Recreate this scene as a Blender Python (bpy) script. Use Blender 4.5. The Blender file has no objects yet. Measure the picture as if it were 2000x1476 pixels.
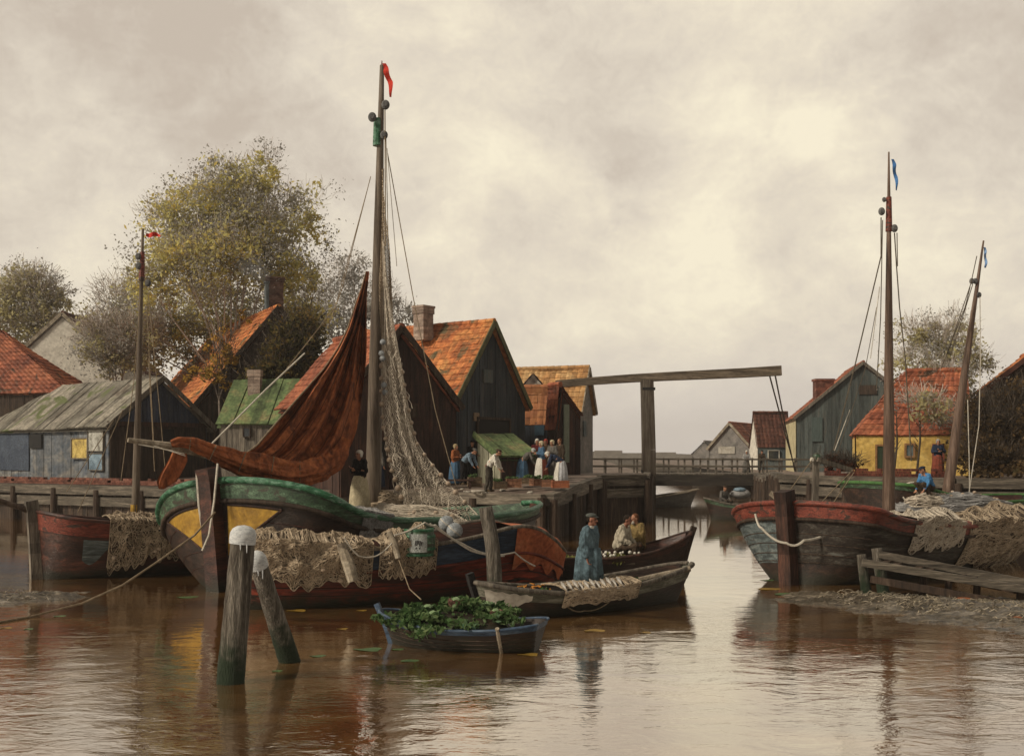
import bpy, bmesh, math, random
import numpy as np
from mathutils import Vector, Matrix, noise
random.seed(7)
rng = np.random.default_rng(7)
SC = bpy.context.scene
COL = SC.collection
R = math.radians
PI = math.pi

# ------------------------------------------------------------------ camera
H = 3.2            # eye height above the water
F = 2145.0         # focal length in photograph pixels (2000 wide)
HOR = 885.0        # horizon row in the photograph
cam_d = bpy.data.cameras.new('camera')
cam = bpy.data.objects.new('camera', cam_d)
COL.objects.link(cam)
cam.location = (0, 0, H)
cam.rotation_euler = (R(90), 0, 0)
cam_d.sensor_fit = 'HORIZONTAL'
cam_d.sensor_width = 36.0
cam_d.lens = 36.0 * F / 2000.0
cam_d.shift_y = (HOR - 738.0) / 2000.0
cam_d.clip_start = 0.1
cam_d.clip_end = 3000
SC.camera = cam

# ------------------------------------------------------------------ light
SUN_EL, SUN_AZ = 36.0, -118.0    # from the left, a little behind the viewer
SC.view_settings.view_transform = 'Standard'
SC.view_settings.look = 'None'
SC.view_settings.exposure = 0.0
SC.view_settings.gamma = 1.0
sd = bpy.data.lights.new('sun', 'SUN')
sd.energy = 3.5
sd.angle = R(10)
sd.color = (1.0, 0.90, 0.74)
so = bpy.data.objects.new('sun', sd)
COL.objects.link(so)
_az = R(SUN_AZ)
_sv = Vector((math.sin(_az) * math.cos(R(SUN_EL)), math.cos(_az) * math.cos(R(SUN_EL)), math.sin(R(SUN_EL))))
so.rotation_euler = _sv.to_track_quat('Z', 'Y').to_euler()
so.location = _sv * 60

def direction(px, py):
    return Vector(((px - 1000) / F, 1.0, -(py - HOR) / F)).normalized()

def make_world():
    w = bpy.data.worlds.new('World')
    SC.world = w
    w.use_nodes = True
    nt = w.node_tree
    nt.nodes.clear()
    N = nt.nodes.new
    L = nt.links.new
    out = N('ShaderNodeOutputWorld')
    sky = N('ShaderNodeTexSky')
    sky.sky_type = 'NISHITA'
    sky.sun_disc = False
    sky.sun_elevation = R(SUN_EL)
    sky.sun_rotation = R(SUN_AZ)
    bg1 = N('ShaderNodeBackground')
    bg1.inputs['Strength'].default_value = 0.06
    L(sky.outputs[0], bg1.inputs['Color'])
    tc = N('ShaderNodeTexCoord')

    def math_(op, a, b=None, clamp=False):
        n = N('ShaderNodeMath')
        n.operation = op
        n.use_clamp = clamp
        for i, v in enumerate((a, b)):
            if v is None:
                continue
            if isinstance(v, (int, float)):
                n.inputs[i].default_value = v
            else:
                L(v, n.inputs[i])
        return n.outputs[0]

    def noise_(vec, scale, detail, rough, dist, sc=(1, 1, 1)):
        mp = N('ShaderNodeMapping')
        mp.inputs['Scale'].default_value = sc
        L(vec, mp.inputs['Vector'])
        n = N('ShaderNodeTexNoise')
        n.inputs['Scale'].default_value = scale
        n.inputs['Detail'].default_value = detail
        n.inputs['Roughness'].default_value = rough
        n.inputs['Distortion'].default_value = dist
        L(mp.outputs[0], n.inputs['Vector'])
        return n
    # ragged lookup direction
    wn = noise_(tc.outputs['Generated'], 7.0, 5, 0.6, 0.4)
    sub = N('ShaderNodeVectorMath'); sub.operation = 'SUBTRACT'
    L(wn.outputs['Color'], sub.inputs[0]); sub.inputs[1].default_value = (0.5, 0.5, 0.5)
    scl = N('ShaderNodeVectorMath'); scl.operation = 'SCALE'
    L(sub.outputs[0], scl.inputs[0]); scl.inputs['Scale'].default_value = 0.20
    add = N('ShaderNodeVectorMath'); add.operation = 'ADD'
    L(tc.outputs['Generated'], add.inputs[0]); L(scl.outputs[0], add.inputs[1])
    nrm = N('ShaderNodeVectorMath'); nrm.operation = 'NORMALIZE'
    L(add.outputs[0], nrm.inputs[0])
    big = noise_(tc.outputs['Generated'], 6.5, 8, 0.60, 0.5, (1, 1, 1.7))
    mid = noise_(tc.outputs['Generated'], 19.0, 7, 0.62, 0.7, (1, 1, 1.4))
    fine = noise_(tc.outputs['Generated'], 85.0, 4, 0.65, 0.9, (1, 1, 1.0))
    val = math_('SUBTRACT', math_('MULTIPLY', big.outputs['Fac'], 0.58), 0.08)
    val = math_('ADD', val, math_('MULTIPLY', mid.outputs['Fac'], 0.30))
    val = math_('ADD', val, math_('MULTIPLY', fine.outputs['Fac'], 0.14))
    # banks of brighter and darker cloud, each in its own direction of the sky
    blobs = [  # px, py, radius(px), amount
        (1420, 140, 230, 0.12), (1660, 250, 110, 0.17), (1020, 430, 190, 0.08), (1560, 480, 260, 0.09), (1250, 560, 200, 0.09),
        (820, 130, 300, 0.03), (180, 230, 190, 0.06), (140, 420, 230, 0.12), (620, 120, 160, 0.06), (880, 600, 260, 0.05),
        (1300, 620, 220, 0.06), (1900, 430, 220, 0.05),
        (70, 80, 380, -0.19), (430, 60, 260, -0.05), (1110, 120, 190, -0.06), (1080, 500, 130, -0.10), (1260, 330, 160, -0.07),
        (1880, 120, 260, -0.06), (1330, 790, 230, -0.06), (1650, 620, 160, -0.05), (330, 330, 140, -0.10), (600, 330, 120, -0.07),
    ]
    for px, py, rad, amt in blobs:
        d = direction(px, py)
        dp = N('ShaderNodeVectorMath'); dp.operation = 'DOT_PRODUCT'
        L(nrm.outputs[0], dp.inputs[0]); dp.inputs[1].default_value = d
        mr = N('ShaderNodeMapRange'); mr.interpolation_type = 'SMOOTHSTEP'
        mr.inputs['From Min'].default_value = math.cos(rad * 1.25 / F)
        mr.inputs['From Max'].default_value = 1.0
        mr.inputs['To Min'].default_value = 0.0
        mr.inputs['To Max'].default_value = amt
        L(dp.outputs['Value'], mr.inputs['Value'])
        val = math_('ADD', val, mr.outputs[0])
    ramp = N('ShaderNodeValToRGB')
    e = ramp.color_ramp.elements
    e[0].position, e[0].color = 0.20, (0.530, 0.455, 0.375, 1)
    e[1].position, e[1].color = 0.66, (0.865, 0.785, 0.605, 1)
    for p, c in ((0.32, (0.605, 0.533, 0.443, 1)), (0.42, (0.680, 0.606, 0.500, 1)), (0.52, (0.755, 0.675, 0.540, 1))):
        x = ramp.color_ramp.elements.new(p); x.color = c
    L(val, ramp.inputs['Fac'])
    # sky dimmed out of view, overhead and behind the viewer, to deepen shadows, mauve murk near the horizon
    sep = N('ShaderNodeSeparateXYZ'); L(tc.outputs['Generated'], sep.inputs[0])
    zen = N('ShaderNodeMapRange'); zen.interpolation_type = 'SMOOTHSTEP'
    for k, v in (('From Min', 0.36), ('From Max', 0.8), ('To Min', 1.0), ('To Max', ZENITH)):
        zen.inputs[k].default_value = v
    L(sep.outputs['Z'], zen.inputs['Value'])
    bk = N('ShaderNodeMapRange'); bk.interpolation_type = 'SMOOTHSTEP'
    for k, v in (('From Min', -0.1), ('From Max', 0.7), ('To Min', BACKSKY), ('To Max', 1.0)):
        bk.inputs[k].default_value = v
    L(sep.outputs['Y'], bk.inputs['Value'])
    low = N('ShaderNodeMapRange'); low.interpolation_type = 'SMOOTHSTEP'
    for k, v in (('From Min', 0.0), ('From Max', 0.13), ('To Min', 0.75), ('To Max', 0.0)):
        low.inputs[k].default_value = v
    L(sep.outputs['Z'], low.inputs['Value'])
    mx = N('ShaderNodeMix'); mx.data_type = 'RGBA'; mx.blend_type = 'MIX'
    L(low.outputs[0], mx.inputs[0]); L(ramp.outputs[0], mx.inputs[6]); mx.inputs[7].default_value = (0.62, 0.560, 0.510, 1)
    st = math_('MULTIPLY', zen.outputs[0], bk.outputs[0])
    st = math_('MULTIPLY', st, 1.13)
    bg2 = N('ShaderNodeBackground')
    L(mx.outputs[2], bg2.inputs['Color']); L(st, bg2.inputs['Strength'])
    mixs = N('ShaderNodeMixShader'); mixs.inputs[0].default_value = 0.97
    L(bg1.outputs[0], mixs.inputs[1]); L(bg2.outputs[0], mixs.inputs[2])
    L(mixs.outputs[0], out.inputs['Surface'])
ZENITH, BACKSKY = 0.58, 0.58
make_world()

# ------------------------------------------------------------------ placing helpers
def P(px, py, D):
    """photograph pixel + distance -> world point"""
    return Vector(((px - 1000) / F * D, D, H - (py - HOR) / F * D))
def X(px, D):
    return (px - 1000) / F * D
def Z(py, D):
    return H - (py - HOR) / F * D

WM = {}
def tag(o, label=None, cat=None, group=None, kind=None):
    if label: o['label'] = label
    if cat: o['category'] = cat
    if group: o['group'] = group
    if kind: o['kind'] = kind
    return o

def thing(name, label, cat, loc=(0, 0, 0), rz=0.0, group=None, rx=0.0):
    o = bpy.data.objects.new(name, None)
    COL.objects.link(o)
    o.empty_display_size = 0.2
    o.location = loc
    o.rotation_euler = (rx, 0, rz)
    WM[o] = Matrix.Translation(Vector(loc)) @ Matrix.Rotation(rz, 4, 'Z') @ Matrix.Rotation(rx, 4, 'X')
    return tag(o, label, cat, group)

def link_mesh(me, name, mat, parent=None, smooth=False):
    if mat is not None and len(me.materials) == 0:
        me.materials.append(mat)
    if smooth:
        me.polygons.foreach_set('use_smooth', [True] * len(me.polygons))
    o = bpy.data.objects.new(name, me)
    COL.objects.link(o)
    if parent is not None:
        o.parent = parent
        WM[o] = WM[parent]
    else:
        WM[o] = Matrix.Identity(4)
    return o

class MB:
    """collects geometry; build() links it as one mesh object"""
    def __init__(self):
        self.v = []; self.f = []
    def add(self, verts, faces):
        n = len(self.v)
        self.v.extend([tuple(p) for p in verts])
        self.f.extend([tuple(i + n for i in f) for f in faces])
    def box(self, c, s, m=None):
        hx, hy, hz = s[0] / 2, s[1] / 2, s[2] / 2
        vs = [Vector((x, y, z)) for z in (-hz, hz) for x, y in ((-hx, -hy), (hx, -hy), (hx, hy), (-hx, hy))]
        if m is not None:
            vs = [m @ p for p in vs]
        c = Vector(c)
        self.add([p + c for p in vs], [(3, 2, 1, 0), (4, 5, 6, 7), (0, 1, 5, 4), (1, 2, 6, 5), (2, 3, 7, 6), (3, 0, 4, 7)])
    def beam(self, p, q, w, h, up=(0, 0, 1), w2=None, h2=None):
        p, q = Vector(p), Vector(q)
        d = (q - p).normalized()
        u = Vector(up)
        s = d.cross(u)
        if s.length < 1e-4:
            s = d.cross(Vector((0, 1, 0)))
        s.normalize(); u = s.cross(d).normalized()
        w2 = w if w2 is None else w2; h2 = h if h2 is None else h2
        vs = []
        for c, ww, hh in ((p, w, h), (q, w2, h2)):
            for a, b in ((-1, -1), (1, -1), (1, 1), (-1, 1)):
                vs.append(c + s * (a * ww / 2) + u * (b * hh / 2))
        self.add(vs, [(0, 1, 2, 3), (7, 6, 5, 4), (4, 5, 1, 0), (5, 6, 2, 1), (6, 7, 3, 2), (7, 4, 0, 3)])
    def quad(self, a, b, c, d):
        self.add([a, b, c, d], [(0, 1, 2, 3)])
    def tube(self, pts, rad, n=8, cap=True, wob=0.0):
        pts = [Vector(p) for p in pts]
        if not hasattr(rad, '__len__'):
            rad = [rad] * len(pts)
        base = len(self.v)
        prev = None
        for i, p in enumerate(pts):
            d = (pts[min(i + 1, len(pts) - 1)] - pts[max(i - 1, 0)])
            if d.length < 1e-9: d = Vector((0, 0, 1))
            d.normalize()
            if prev is None:
                s = d.cross(Vector((0, 0, 1)))
                if s.length < 0.05: s = d.cross(Vector((0, 1, 0)))
            else:
                s = prev - d * prev.dot(d)
                if s.length < 1e-6: s = d.cross(Vector((0, 0, 1)))
            s.normalize(); prev = s
            u = d.cross(s)
            for k in range(n):
                a = 2 * PI * k / n
                r = rad[i] * (1 + (random.uniform(-wob, wob) if wob else 0))
                self.v.append(tuple(p + s * (math.cos(a) * r) + u * (math.sin(a) * r)))
        m = len(pts)
        for i in range(m - 1):
            for k in range(n):
                a = base + i * n + k; b = base + i * n + (k + 1) % n
                self.f.append((a, b, b + n, a + n))
        if cap:
            self.f.append(tuple(base + k for k in reversed(range(n))))
            self.f.append(tuple(base + (m - 1) * n + k for k in range(n)))
    def grid(self, pts):
        """pts[i][j] -> quads"""
        base = len(self.v); n = len(pts); m = len(pts[0])
        for row in pts:
            for p in row: self.v.append(tuple(p))
        for i in range(n - 1):
            for j in range(m - 1):
                a = base + i * m + j
                self.f.append((a, a + 1, a + m + 1, a + m))
    def ball(self, c, r, n=10, m=7, rot=None):
        if not hasattr(r, '__len__'): r = (r, r, r)
        c = Vector(c)
        base = len(self.v)
        def put(p):
            p = Vector((p[0] * r[0], p[1] * r[1], p[2] * r[2]))
            if rot is not None: p = rot @ p
            self.v.append(tuple(c + p))
        put((0, 0, -1))
        for i in range(1, m):
            t = -PI / 2 + PI * i / m
            for k in range(n):
                a = 2 * PI * k / n
                put((math.cos(t) * math.cos(a), math.cos(t) * math.sin(a), math.sin(t)))
        put((0, 0, 1))
        for k in range(n):
            self.f.append((base, base + 1 + (k + 1) % n, base + 1 + k))
        for i in range(m - 2):
            for k in range(n):
                a = base + 1 + i * n + k; b = base + 1 + i * n + (k + 1) % n
                self.f.append((a, b, b + n, a + n))
        top = base + 1 + (m - 1) * n
        for k in range(n):
            self.f.append((base + 1 + (m - 2) * n + k, base + 1 + (m - 2) * n + (k + 1) % n, top))
    def lathe(self, prof, c=(0, 0, 0), n=16, fold=0.0, nf=7, capb=True, capt=True, sy=1.0, rot=None):
        c = Vector(c); base = len(self.v)
        ph = random.random() * 6
        for i, (r, z) in enumerate(prof):
            for k in range(n):
                a = 2 * PI * k / n
                rr = r * (1 + fold * math.sin(nf * a + ph + 0.4 * i))
                p = Vector((rr * math.cos(a), sy * rr * math.sin(a), z))
                if rot is not None: p = rot @ p
                self.v.append(tuple(c + p))
        for i in range(len(prof) - 1):
            for k in range(n):
                a = base + i * n + k; b = base + i * n + (k + 1) % n
                self.f.append((a, b, b + n, a + n))
        if capb: self.f.append(tuple(base + k for k in reversed(range(n))))
        if capt: self.f.append(tuple(base + (len(prof) - 1) * n + k for k in range(n)))
    def jitter(self, amt):
        self.v = [(x + random.uniform(-amt, amt), y + random.uniform(-amt, amt), z + random.uniform(-amt, amt)) for x, y, z in self.v]
        return self
    def build(self, name, mat, parent=None, smooth=False, local=False):
        v = np.array(self.v, dtype=np.float64).reshape(-1, 3)
        if parent is not None and not local:
            M = np.array(WM[parent].inverted())
            v = v @ M[:3, :3].T + M[:3, 3]
        me = bpy.data.meshes.new(name)
        me.from_pydata(v.tolist(), [], self.f)
        me.update()
        return link_mesh(me, name, mat, parent, smooth)

def strands_mesh(lines, rad, n=3):
    """many thin strands as one mesh; lines = list of (k,3) arrays"""
    mb = MB()
    for ln in lines:
        mb.tube([Vector(p) for p in ln], rad if not callable(rad) else rad(), n, cap=False)
    return mb

def evaluated(me, mods):
    """apply modifiers to a mesh, return a new mesh"""
    o = bpy.data.objects.new('tmp', me)
    COL.objects.link(o)
    for typ, kw in mods:
        m = o.modifiers.new('m', typ)
        for k, v in kw.items(): setattr(m, k, v)
    dg = bpy.context.evaluated_depsgraph_get()
    dg.update()
    new = bpy.data.meshes.new_from_object(o.evaluated_get(dg))
    COL.objects.unlink(o)
    bpy.data.objects.remove(o)
    return new

# ------------------------------------------------------------------ materials
def lin(c):
    """sRGB 0-255 -> linear"""
    out = []
    for v in c[:3]:
        v = v / 255.0
        out.append(v / 12.92 if v <= 0.04045 else ((v + 0.055) / 1.055) ** 2.4)
    return tuple(out)

MATS = {}
def M(name, cols, scale=2.0, rough=0.8, bump=0.3, stretch=(1, 1, 1), island=0.0, detail=6, dist=0.6, spec=0.3, fine=0.25, bscale=None, blotch=None, wl=None):
    """mottled procedural paint; cols = list of linear colours from low to high noise"""
    if name in MATS: return MATS[name]
    m = bpy.data.materials.new(name)
    m.use_nodes = True
    nt = m.node_tree; nt.nodes.clear()
    N = nt.nodes.new; L = nt.links.new
    out = N('ShaderNodeOutputMaterial'); bs = N('ShaderNodeBsdfPrincipled')
    L(bs.outputs[0], out.inputs['Surface'])
    bs.inputs['Roughness'].default_value = rough
    bs.inputs['Specular IOR Level'].default_value = spec
    tc = N('ShaderNodeTexCoord')
    mp = N('ShaderNodeMapping'); mp.inputs['Scale'].default_value = stretch
    L(tc.outputs['Object'], mp.inputs['Vector'])
    ns = N('ShaderNodeTexNoise')
    ns.inputs['Scale'].default_value = scale; ns.inputs['Detail'].default_value = detail
    ns.inputs['Roughness'].default_value = 0.62; ns.inputs['Distortion'].default_value = dist
    L(mp.outputs[0], ns.inputs['Vector'])
    rp = N('ShaderNodeValToRGB')
    el = rp.color_ramp.elements
    k = len(cols)
    lo, hi = 0.33, 0.68
    for i, c in enumerate(cols):
        p = lo + (hi - lo) * (i / max(1, k - 1))
        if i < 2:
            e = el[i] if i == 0 or k > 1 else el[1]
            e.position = p
        else:
            e = el.new(p)
        e.color = (c[0], c[1], c[2], 1)
    if k == 1: el[1].color = (cols[0][0], cols[0][1], cols[0][2], 1)
    L(ns.outputs['Fac'], rp.inputs['Fac'])
    col = rp.outputs[0]
    # fine speckle
    n2 = N('ShaderNodeTexNoise'); n2.inputs['Scale'].default_value = scale * 7.3; n2.inputs['Detail'].default_value = 3
    L(mp.outputs[0], n2.inputs['Vector'])
    mr = N('ShaderNodeMapRange')
    mr.inputs['From Min'].default_value = 0.3; mr.inputs['From Max'].default_value = 0.7
    mr.inputs['To Min'].default_value = 1 - fine; mr.inputs['To Max'].default_value = 1 + fine
    L(n2.outputs['Fac'], mr.inputs['Value'])
    fac = mr.outputs[0]
    if island:
        ge = N('ShaderNodeNewGeometry')
        mi = N('ShaderNodeMapRange')
        mi.inputs['To Min'].default_value = 1 - island; mi.inputs['To Max'].default_value = 1 + island
        L(ge.outputs['Random Per Island'], mi.inputs['Value'])
        mu = N('ShaderNodeMath'); mu.operation = 'MULTIPLY'
        L(fac, mu.inputs[0]); L(mi.outputs[0], mu.inputs[1]); fac = mu.outputs[0]
    vm = N('ShaderNodeVectorMath'); vm.operation = 'SCALE'
    L(col, vm.inputs[0]); L(fac, vm.inputs['Scale'])
    col = vm.outputs[0]
    if blotch:
        bc, bsc, thr = blotch
        n3 = N('ShaderNodeTexNoise'); n3.inputs['Scale'].default_value = bsc; n3.inputs['Detail'].default_value = 5
        n3.inputs['Distortion'].default_value = 1.2
        L(mp.outputs[0], n3.inputs['Vector'])
        m3 = N('ShaderNodeMapRange'); m3.interpolation_type = 'SMOOTHSTEP'
        m3.inputs['From Min'].default_value = thr; m3.inputs['From Max'].default_value = thr + 0.1
        L(n3.outputs['Fac'], m3.inputs['Value'])
        mx = N('ShaderNodeMix'); mx.data_type = 'RGBA'
        L(m3.outputs[0], mx.inputs[0]); L(col, mx.inputs[6]); mx.inputs[7].default_value = (*bc, 1)
        col = mx.outputs[2]
    if wl:       # slime and tar along the waterline (object z = height above the water)
        sz = N('ShaderNodeSeparateXYZ'); L(tc.outputs['Object'], sz.inputs[0])
        nw = N('ShaderNodeTexNoise'); nw.inputs['Scale'].default_value = 4.0; nw.inputs['Detail'].default_value = 5; L(tc.outputs['Object'], nw.inputs['Vector'])
        aw = N('ShaderNodeMath'); aw.operation = 'MULTIPLY_ADD'; L(nw.outputs['Fac'], aw.inputs[0]); aw.inputs[1].default_value = -0.5; L(sz.outputs['Z'], aw.inputs[2])
        mw = N('ShaderNodeMapRange'); mw.interpolation_type = 'SMOOTHSTEP'; mw.inputs['From Min'].default_value = -0.20; mw.inputs['From Max'].default_value = 0.16; L(aw.outputs[0], mw.inputs['Value'])
        mq = N('ShaderNodeMix'); mq.data_type = 'RGBA'; L(mw.outputs[0], mq.inputs[0]); mq.inputs[6].default_value = (0.014, 0.013, 0.007, 1); L(col, mq.inputs[7]); col = mq.outputs[2]
    L(col, bs.inputs['Base Color'])
    if bump:
        bp = N('ShaderNodeBump'); bp.inputs['Strength'].default_value = bump; bp.inputs['Distance'].default_value = 0.05
        if bscale:
            n4 = N('ShaderNodeTexNoise'); n4.inputs['Scale'].default_value = bscale; n4.inputs['Detail'].default_value = 4
            L(mp.outputs[0], n4.inputs['Vector']); L(n4.outputs['Fac'], bp.inputs['Height'])
        else:
            L(n2.outputs['Fac'], bp.inputs['Height'])
        L(bp.outputs[0], bs.inputs['Normal'])
    MATS[name] = m
    return m

def sc(c, k): return tuple(v * k for v in c)
V = (7, 7, 0.8)      # vertical grain
m_wood_dark = M('weathered_dark_wood', [(0.016, 0.010, 0.007), (0.040, 0.024, 0.015), (0.075, 0.050, 0.034)], 1.2, stretch=V, island=0.25)
m_wood_grey = M('weathered_grey_wood', [(0.045, 0.036, 0.028), (0.11, 0.092, 0.072), (0.21, 0.18, 0.14)], 1.4, stretch=V, island=0.3)
m_wood_pale = M('bleached_wood', [(0.10, 0.078, 0.055), (0.22, 0.18, 0.13), (0.36, 0.31, 0.24)], 1.6, stretch=(2, 2, 2), island=0.2)
m_wood_brown = M('brown_barn_boards', [(0.014, 0.007, 0.005), (0.034, 0.016, 0.011), (0.072, 0.030, 0.019)], 0.9, stretch=V, island=0.35, fine=0.4)
m_wood_blue = M('tarred_blue_boards', [(0.012, 0.015, 0.018), (0.028, 0.034, 0.040), (0.060, 0.050, 0.044)], 0.8, stretch=V, island=0.35)
m_wood_teal = M('faded_teal_boards', [(0.030, 0.034, 0.031), (0.065, 0.078, 0.074), (0.085, 0.080, 0.066)], 0.8, stretch=V, island=0.35)
m_wood_grey_h = M('weathered_grey_beam', [(0.035, 0.028, 0.021), (0.085, 0.070, 0.053), (0.18, 0.15, 0.115)], 1.0, stretch=(0.7, 0.7, 8), island=0.25, fine=.4)
m_mast = M('varnished_mast_wood', [(0.055, 0.038, 0.026), (0.11, 0.082, 0.058), (0.17, 0.135, 0.10)], 0.8, stretch=(12, 12, 0.7), rough=0.6)
m_rope = M('hemp_rope', [(0.12, 0.085, 0.05), (0.26, 0.20, 0.13)], 8, bump=0)
m_rope_dark = M('tarred_rope', [(0.05, 0.038, 0.026), (0.10, 0.08, 0.055)], 8, bump=0)
m_rope_pale = M('pale_rope', [(0.32, 0.29, 0.24), (0.55, 0.50, 0.42)], 8, bump=0)
# ================================================================== SETTING
def water_material():
    m = bpy.data.materials.new('canal_water'); m.use_nodes = True
    nt = m.node_tree; nt.nodes.clear(); N = nt.nodes.new; L = nt.links.new
    out = N('ShaderNodeOutputMaterial'); bs = N('ShaderNodeBsdfPrincipled'); bs.inputs['Roughness'].default_value = 0.6
    bs.inputs['Specular IOR Level'].default_value = 0.0
    gl = N('ShaderNodeBsdfGlossy'); gl.inputs['Roughness'].default_value = 0.03; gl.inputs['Color'].default_value = (0.98, 0.955, 0.915, 1)
    lw = N('ShaderNodeLayerWeight'); lw.inputs['Blend'].default_value = 0.5
    pw = N('ShaderNodeMath'); pw.operation = 'POWER'; L(lw.outputs['Facing'], pw.inputs[0]); pw.inputs[1].default_value = 2.2
    fr = N('ShaderNodeMapRange'); L(pw.outputs[0], fr.inputs['Value']); fr.inputs['To Min'].default_value = 0.25; fr.inputs['To Max'].default_value = 0.97
    mxs = N('ShaderNodeMixShader'); L(fr.outputs[0], mxs.inputs[0]); L(bs.outputs[0], mxs.inputs[1]); L(gl.outputs[0], mxs.inputs[2])
    L(mxs.outputs[0], out.inputs['Surface'])
    geo = N('ShaderNodeNewGeometry')
    def nz(scale, det, sc, dist=0.0):
        mp = N('ShaderNodeMapping'); mp.inputs['Scale'].default_value = sc
        L(geo.outputs['Position'], mp.inputs['Vector'])
        n = N('ShaderNodeTexNoise'); n.inputs['Scale'].default_value = scale; n.inputs['Detail'].default_value = det
        n.inputs['Distortion'].default_value = dist
        L(mp.outputs[0], n.inputs['Vector']); return n
    c = nz(0.35, 5, (1, 1.6, 1), 1.5)
    rp = N('ShaderNodeValToRGB'); e = rp.color_ramp.elements
    e[0].position, e[0].color = 0.35, (0.070, 0.030, 0.008, 1)
    e[1].position, e[1].color = 0.68, (0.19, 0.098, 0.032, 1)
    L(c.outputs['Fac'], rp.inputs['Fac']); L(rp.outputs[0], bs.inputs['Base Color'])
    a = nz(1.1, 4, (1, 1.5, 1), 0.6); b = nz(5.5, 4, (0.8, 1.6, 1), 1.2); g = nz(0.25, 2, (1, 1, 1))
    # calm and ruffled patches
    mr = N('ShaderNodeMapRange'); mr.inputs['From Min'].default_value = 0.35; mr.inputs['From Max'].default_value = 0.65
    mr.inputs['To Min'].default_value = 0.25; mr.inputs['To Max'].default_value = 1.0
    L(g.outputs['Fac'], mr.inputs['Value'])
    m1 = N('ShaderNodeMath'); m1.operation = 'MULTIPLY'; L(b.outputs['Fac'], m1.inputs[0]); L(mr.outputs[0], m1.inputs[1])
    m2 = N('ShaderNodeMath'); m2.operation = 'MULTIPLY'; L(m1.outputs[0], m2.inputs[0]); m2.inputs[1].default_value = 0.30
    m3 = N('ShaderNodeMath'); m3.operation = 'ADD'; L(a.outputs['Fac'], m3.inputs[0]); L(m2.outputs[0], m3.inputs[1])
    bp = N('ShaderNodeBump'); bp.inputs['Strength'].default_value = 0.085; bp.inputs['Distance'].default_value = 0.22
    L(m3.outputs[0], bp.inputs['Height']); L(bp.outputs[0], bs.inputs['Normal']); L(bp.outputs[0], gl.inputs['Normal'])
    # the sheltered canal is calm, the open basin ruffled
    sp = N('ShaderNodeSeparateXYZ'); L(geo.outputs['Position'], sp.inputs[0])
    cm = N('ShaderNodeMapRange'); cm.inputs['From Min'].default_value = 13; cm.inputs['From Max'].default_value = 36
    cm.inputs['To Min'].default_value = 0.09; cm.inputs['To Max'].default_value = 0.016
    L(sp.outputs['Y'], cm.inputs['Value']); L(cm.outputs[0], bp.inputs['Strength'])
    return m
m_water = water_material()
mb = MB(); mb.quad((-400, 2, 0), (400, 2, 0), (400, 900, 0), (-400, 900, 0))
tag(mb.build('water', m_water), kind='structure')

m_earth = M('trodden_quay_earth', [(0.075, 0.048, 0.034), (0.15, 0.11, 0.085), (0.24, 0.19, 0.155)], 1.1, stretch=(0.6, 1.6, 1), fine=0.4, bump=0.6)
m_mud = M('wet_mud', [(0.028, 0.019, 0.011), (0.085, 0.066, 0.043), (0.24, 0.20, 0.15)], 1.9, stretch=(0.7, 2.2, 1), rough=0.30, fine=0.6, bump=1.0, blotch=((0.040, 0.030, 0.016), 1.1, .55), spec=0.5, dist=1.5)
m_brick = M('old_red_brick', [(0.06, 0.020, 0.013), (0.13, 0.045, 0.028), (0.22, 0.10, 0.07)], 2.2, island=0.35, stretch=(1, 1, 1.6))
m_stone = M('pale_render', [(0.22, 0.19, 0.15), (0.36, 0.33, 0.28), (0.48, 0.44, 0.37)], 1.2, fine=0.15)

def smooth(t):
    t = max(0.0, min(1.0, t)); return t * t * (3 - 2 * t)
def quay_line(x):
    return 40.0 - 0.534 * (x - 1.2) if x < 1.2 else 40.0
def quay_z(x, y):
    k = 0.42 if x > -12 else 0.42 * smooth((x + 24) / 12)
    return 1.70 + k * smooth((y - quay_line(x)) / 9.0) - 0.40 * smooth((y - 58) / 22) * smooth((x + 12) / 8)

# left quay top
xs = list(np.linspace(-70, 1.2, 40)) + [2.0, 2.9, 3.85, 4.6, 5.4, 6.1]
cols_ = []
for x in xs:
    y0 = quay_line(x) if x <= 1.2 else (40 + (x - 1.2) / 2.65 * 10 if x <= 3.85 else 50 + (x - 3.85) / 2.25 * 1.5)
    row = []
    for k, o in enumerate((0, 0.8, 1.8, 3, 4.5, 6.5, 9, 14, 30, 80, 260)):
        y = y0 + o
        xx = x
        if x > 1.2:
            xx = x + (0.1345 * min(max(0, y - 51.5), 27.5) + .06 * max(0, y - 79)) * (x - 1.2) / 4.9
        row.append((xx, y, quay_z(x, y)))
    cols_.append(row)
mb = MB(); mb.grid(cols_)
mb.f = [tuple(reversed(f)) for f in mb.f]
tag(mb.build('quay_ground', m_earth, smooth=True), kind='structure')

# right bank top
RB = [(17.9, 80), (15.5, 65), (13.6, 55), (15, 48.5), (18, 44.5), (30, 42)]
def bank_z(x, y): return 2.15 - 0.47 * smooth((y - 62) / 10)
mb = MB()
near_ = [(14.9, 62), (13.6, 55), (15, 48.5), (18, 44.5), (30, 42), (70, 40), (160, 40), (160, 62)]
mb.add([(x, y, 2.15) for x, y in near_], [tuple(range(len(near_)))])
mb.grid([[(14.9 + 1.8 * k / 6, 62 + 10 * k / 6, bank_z(0, 62 + 10 * k / 6)), (160, 62 + 10 * k / 6, bank_z(0, 62 + 10 * k / 6))] for k in range(7)])
far_ = [(16.7, 72), (17.9, 80), (19.3, 110), (30, 300), (160, 300), (160, 72)]
mb.add([(x, y, 1.68) for x, y in far_], [tuple(range(len(far_)))])
tag(mb.build('bank_ground', m_earth), kind='structure')

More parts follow.
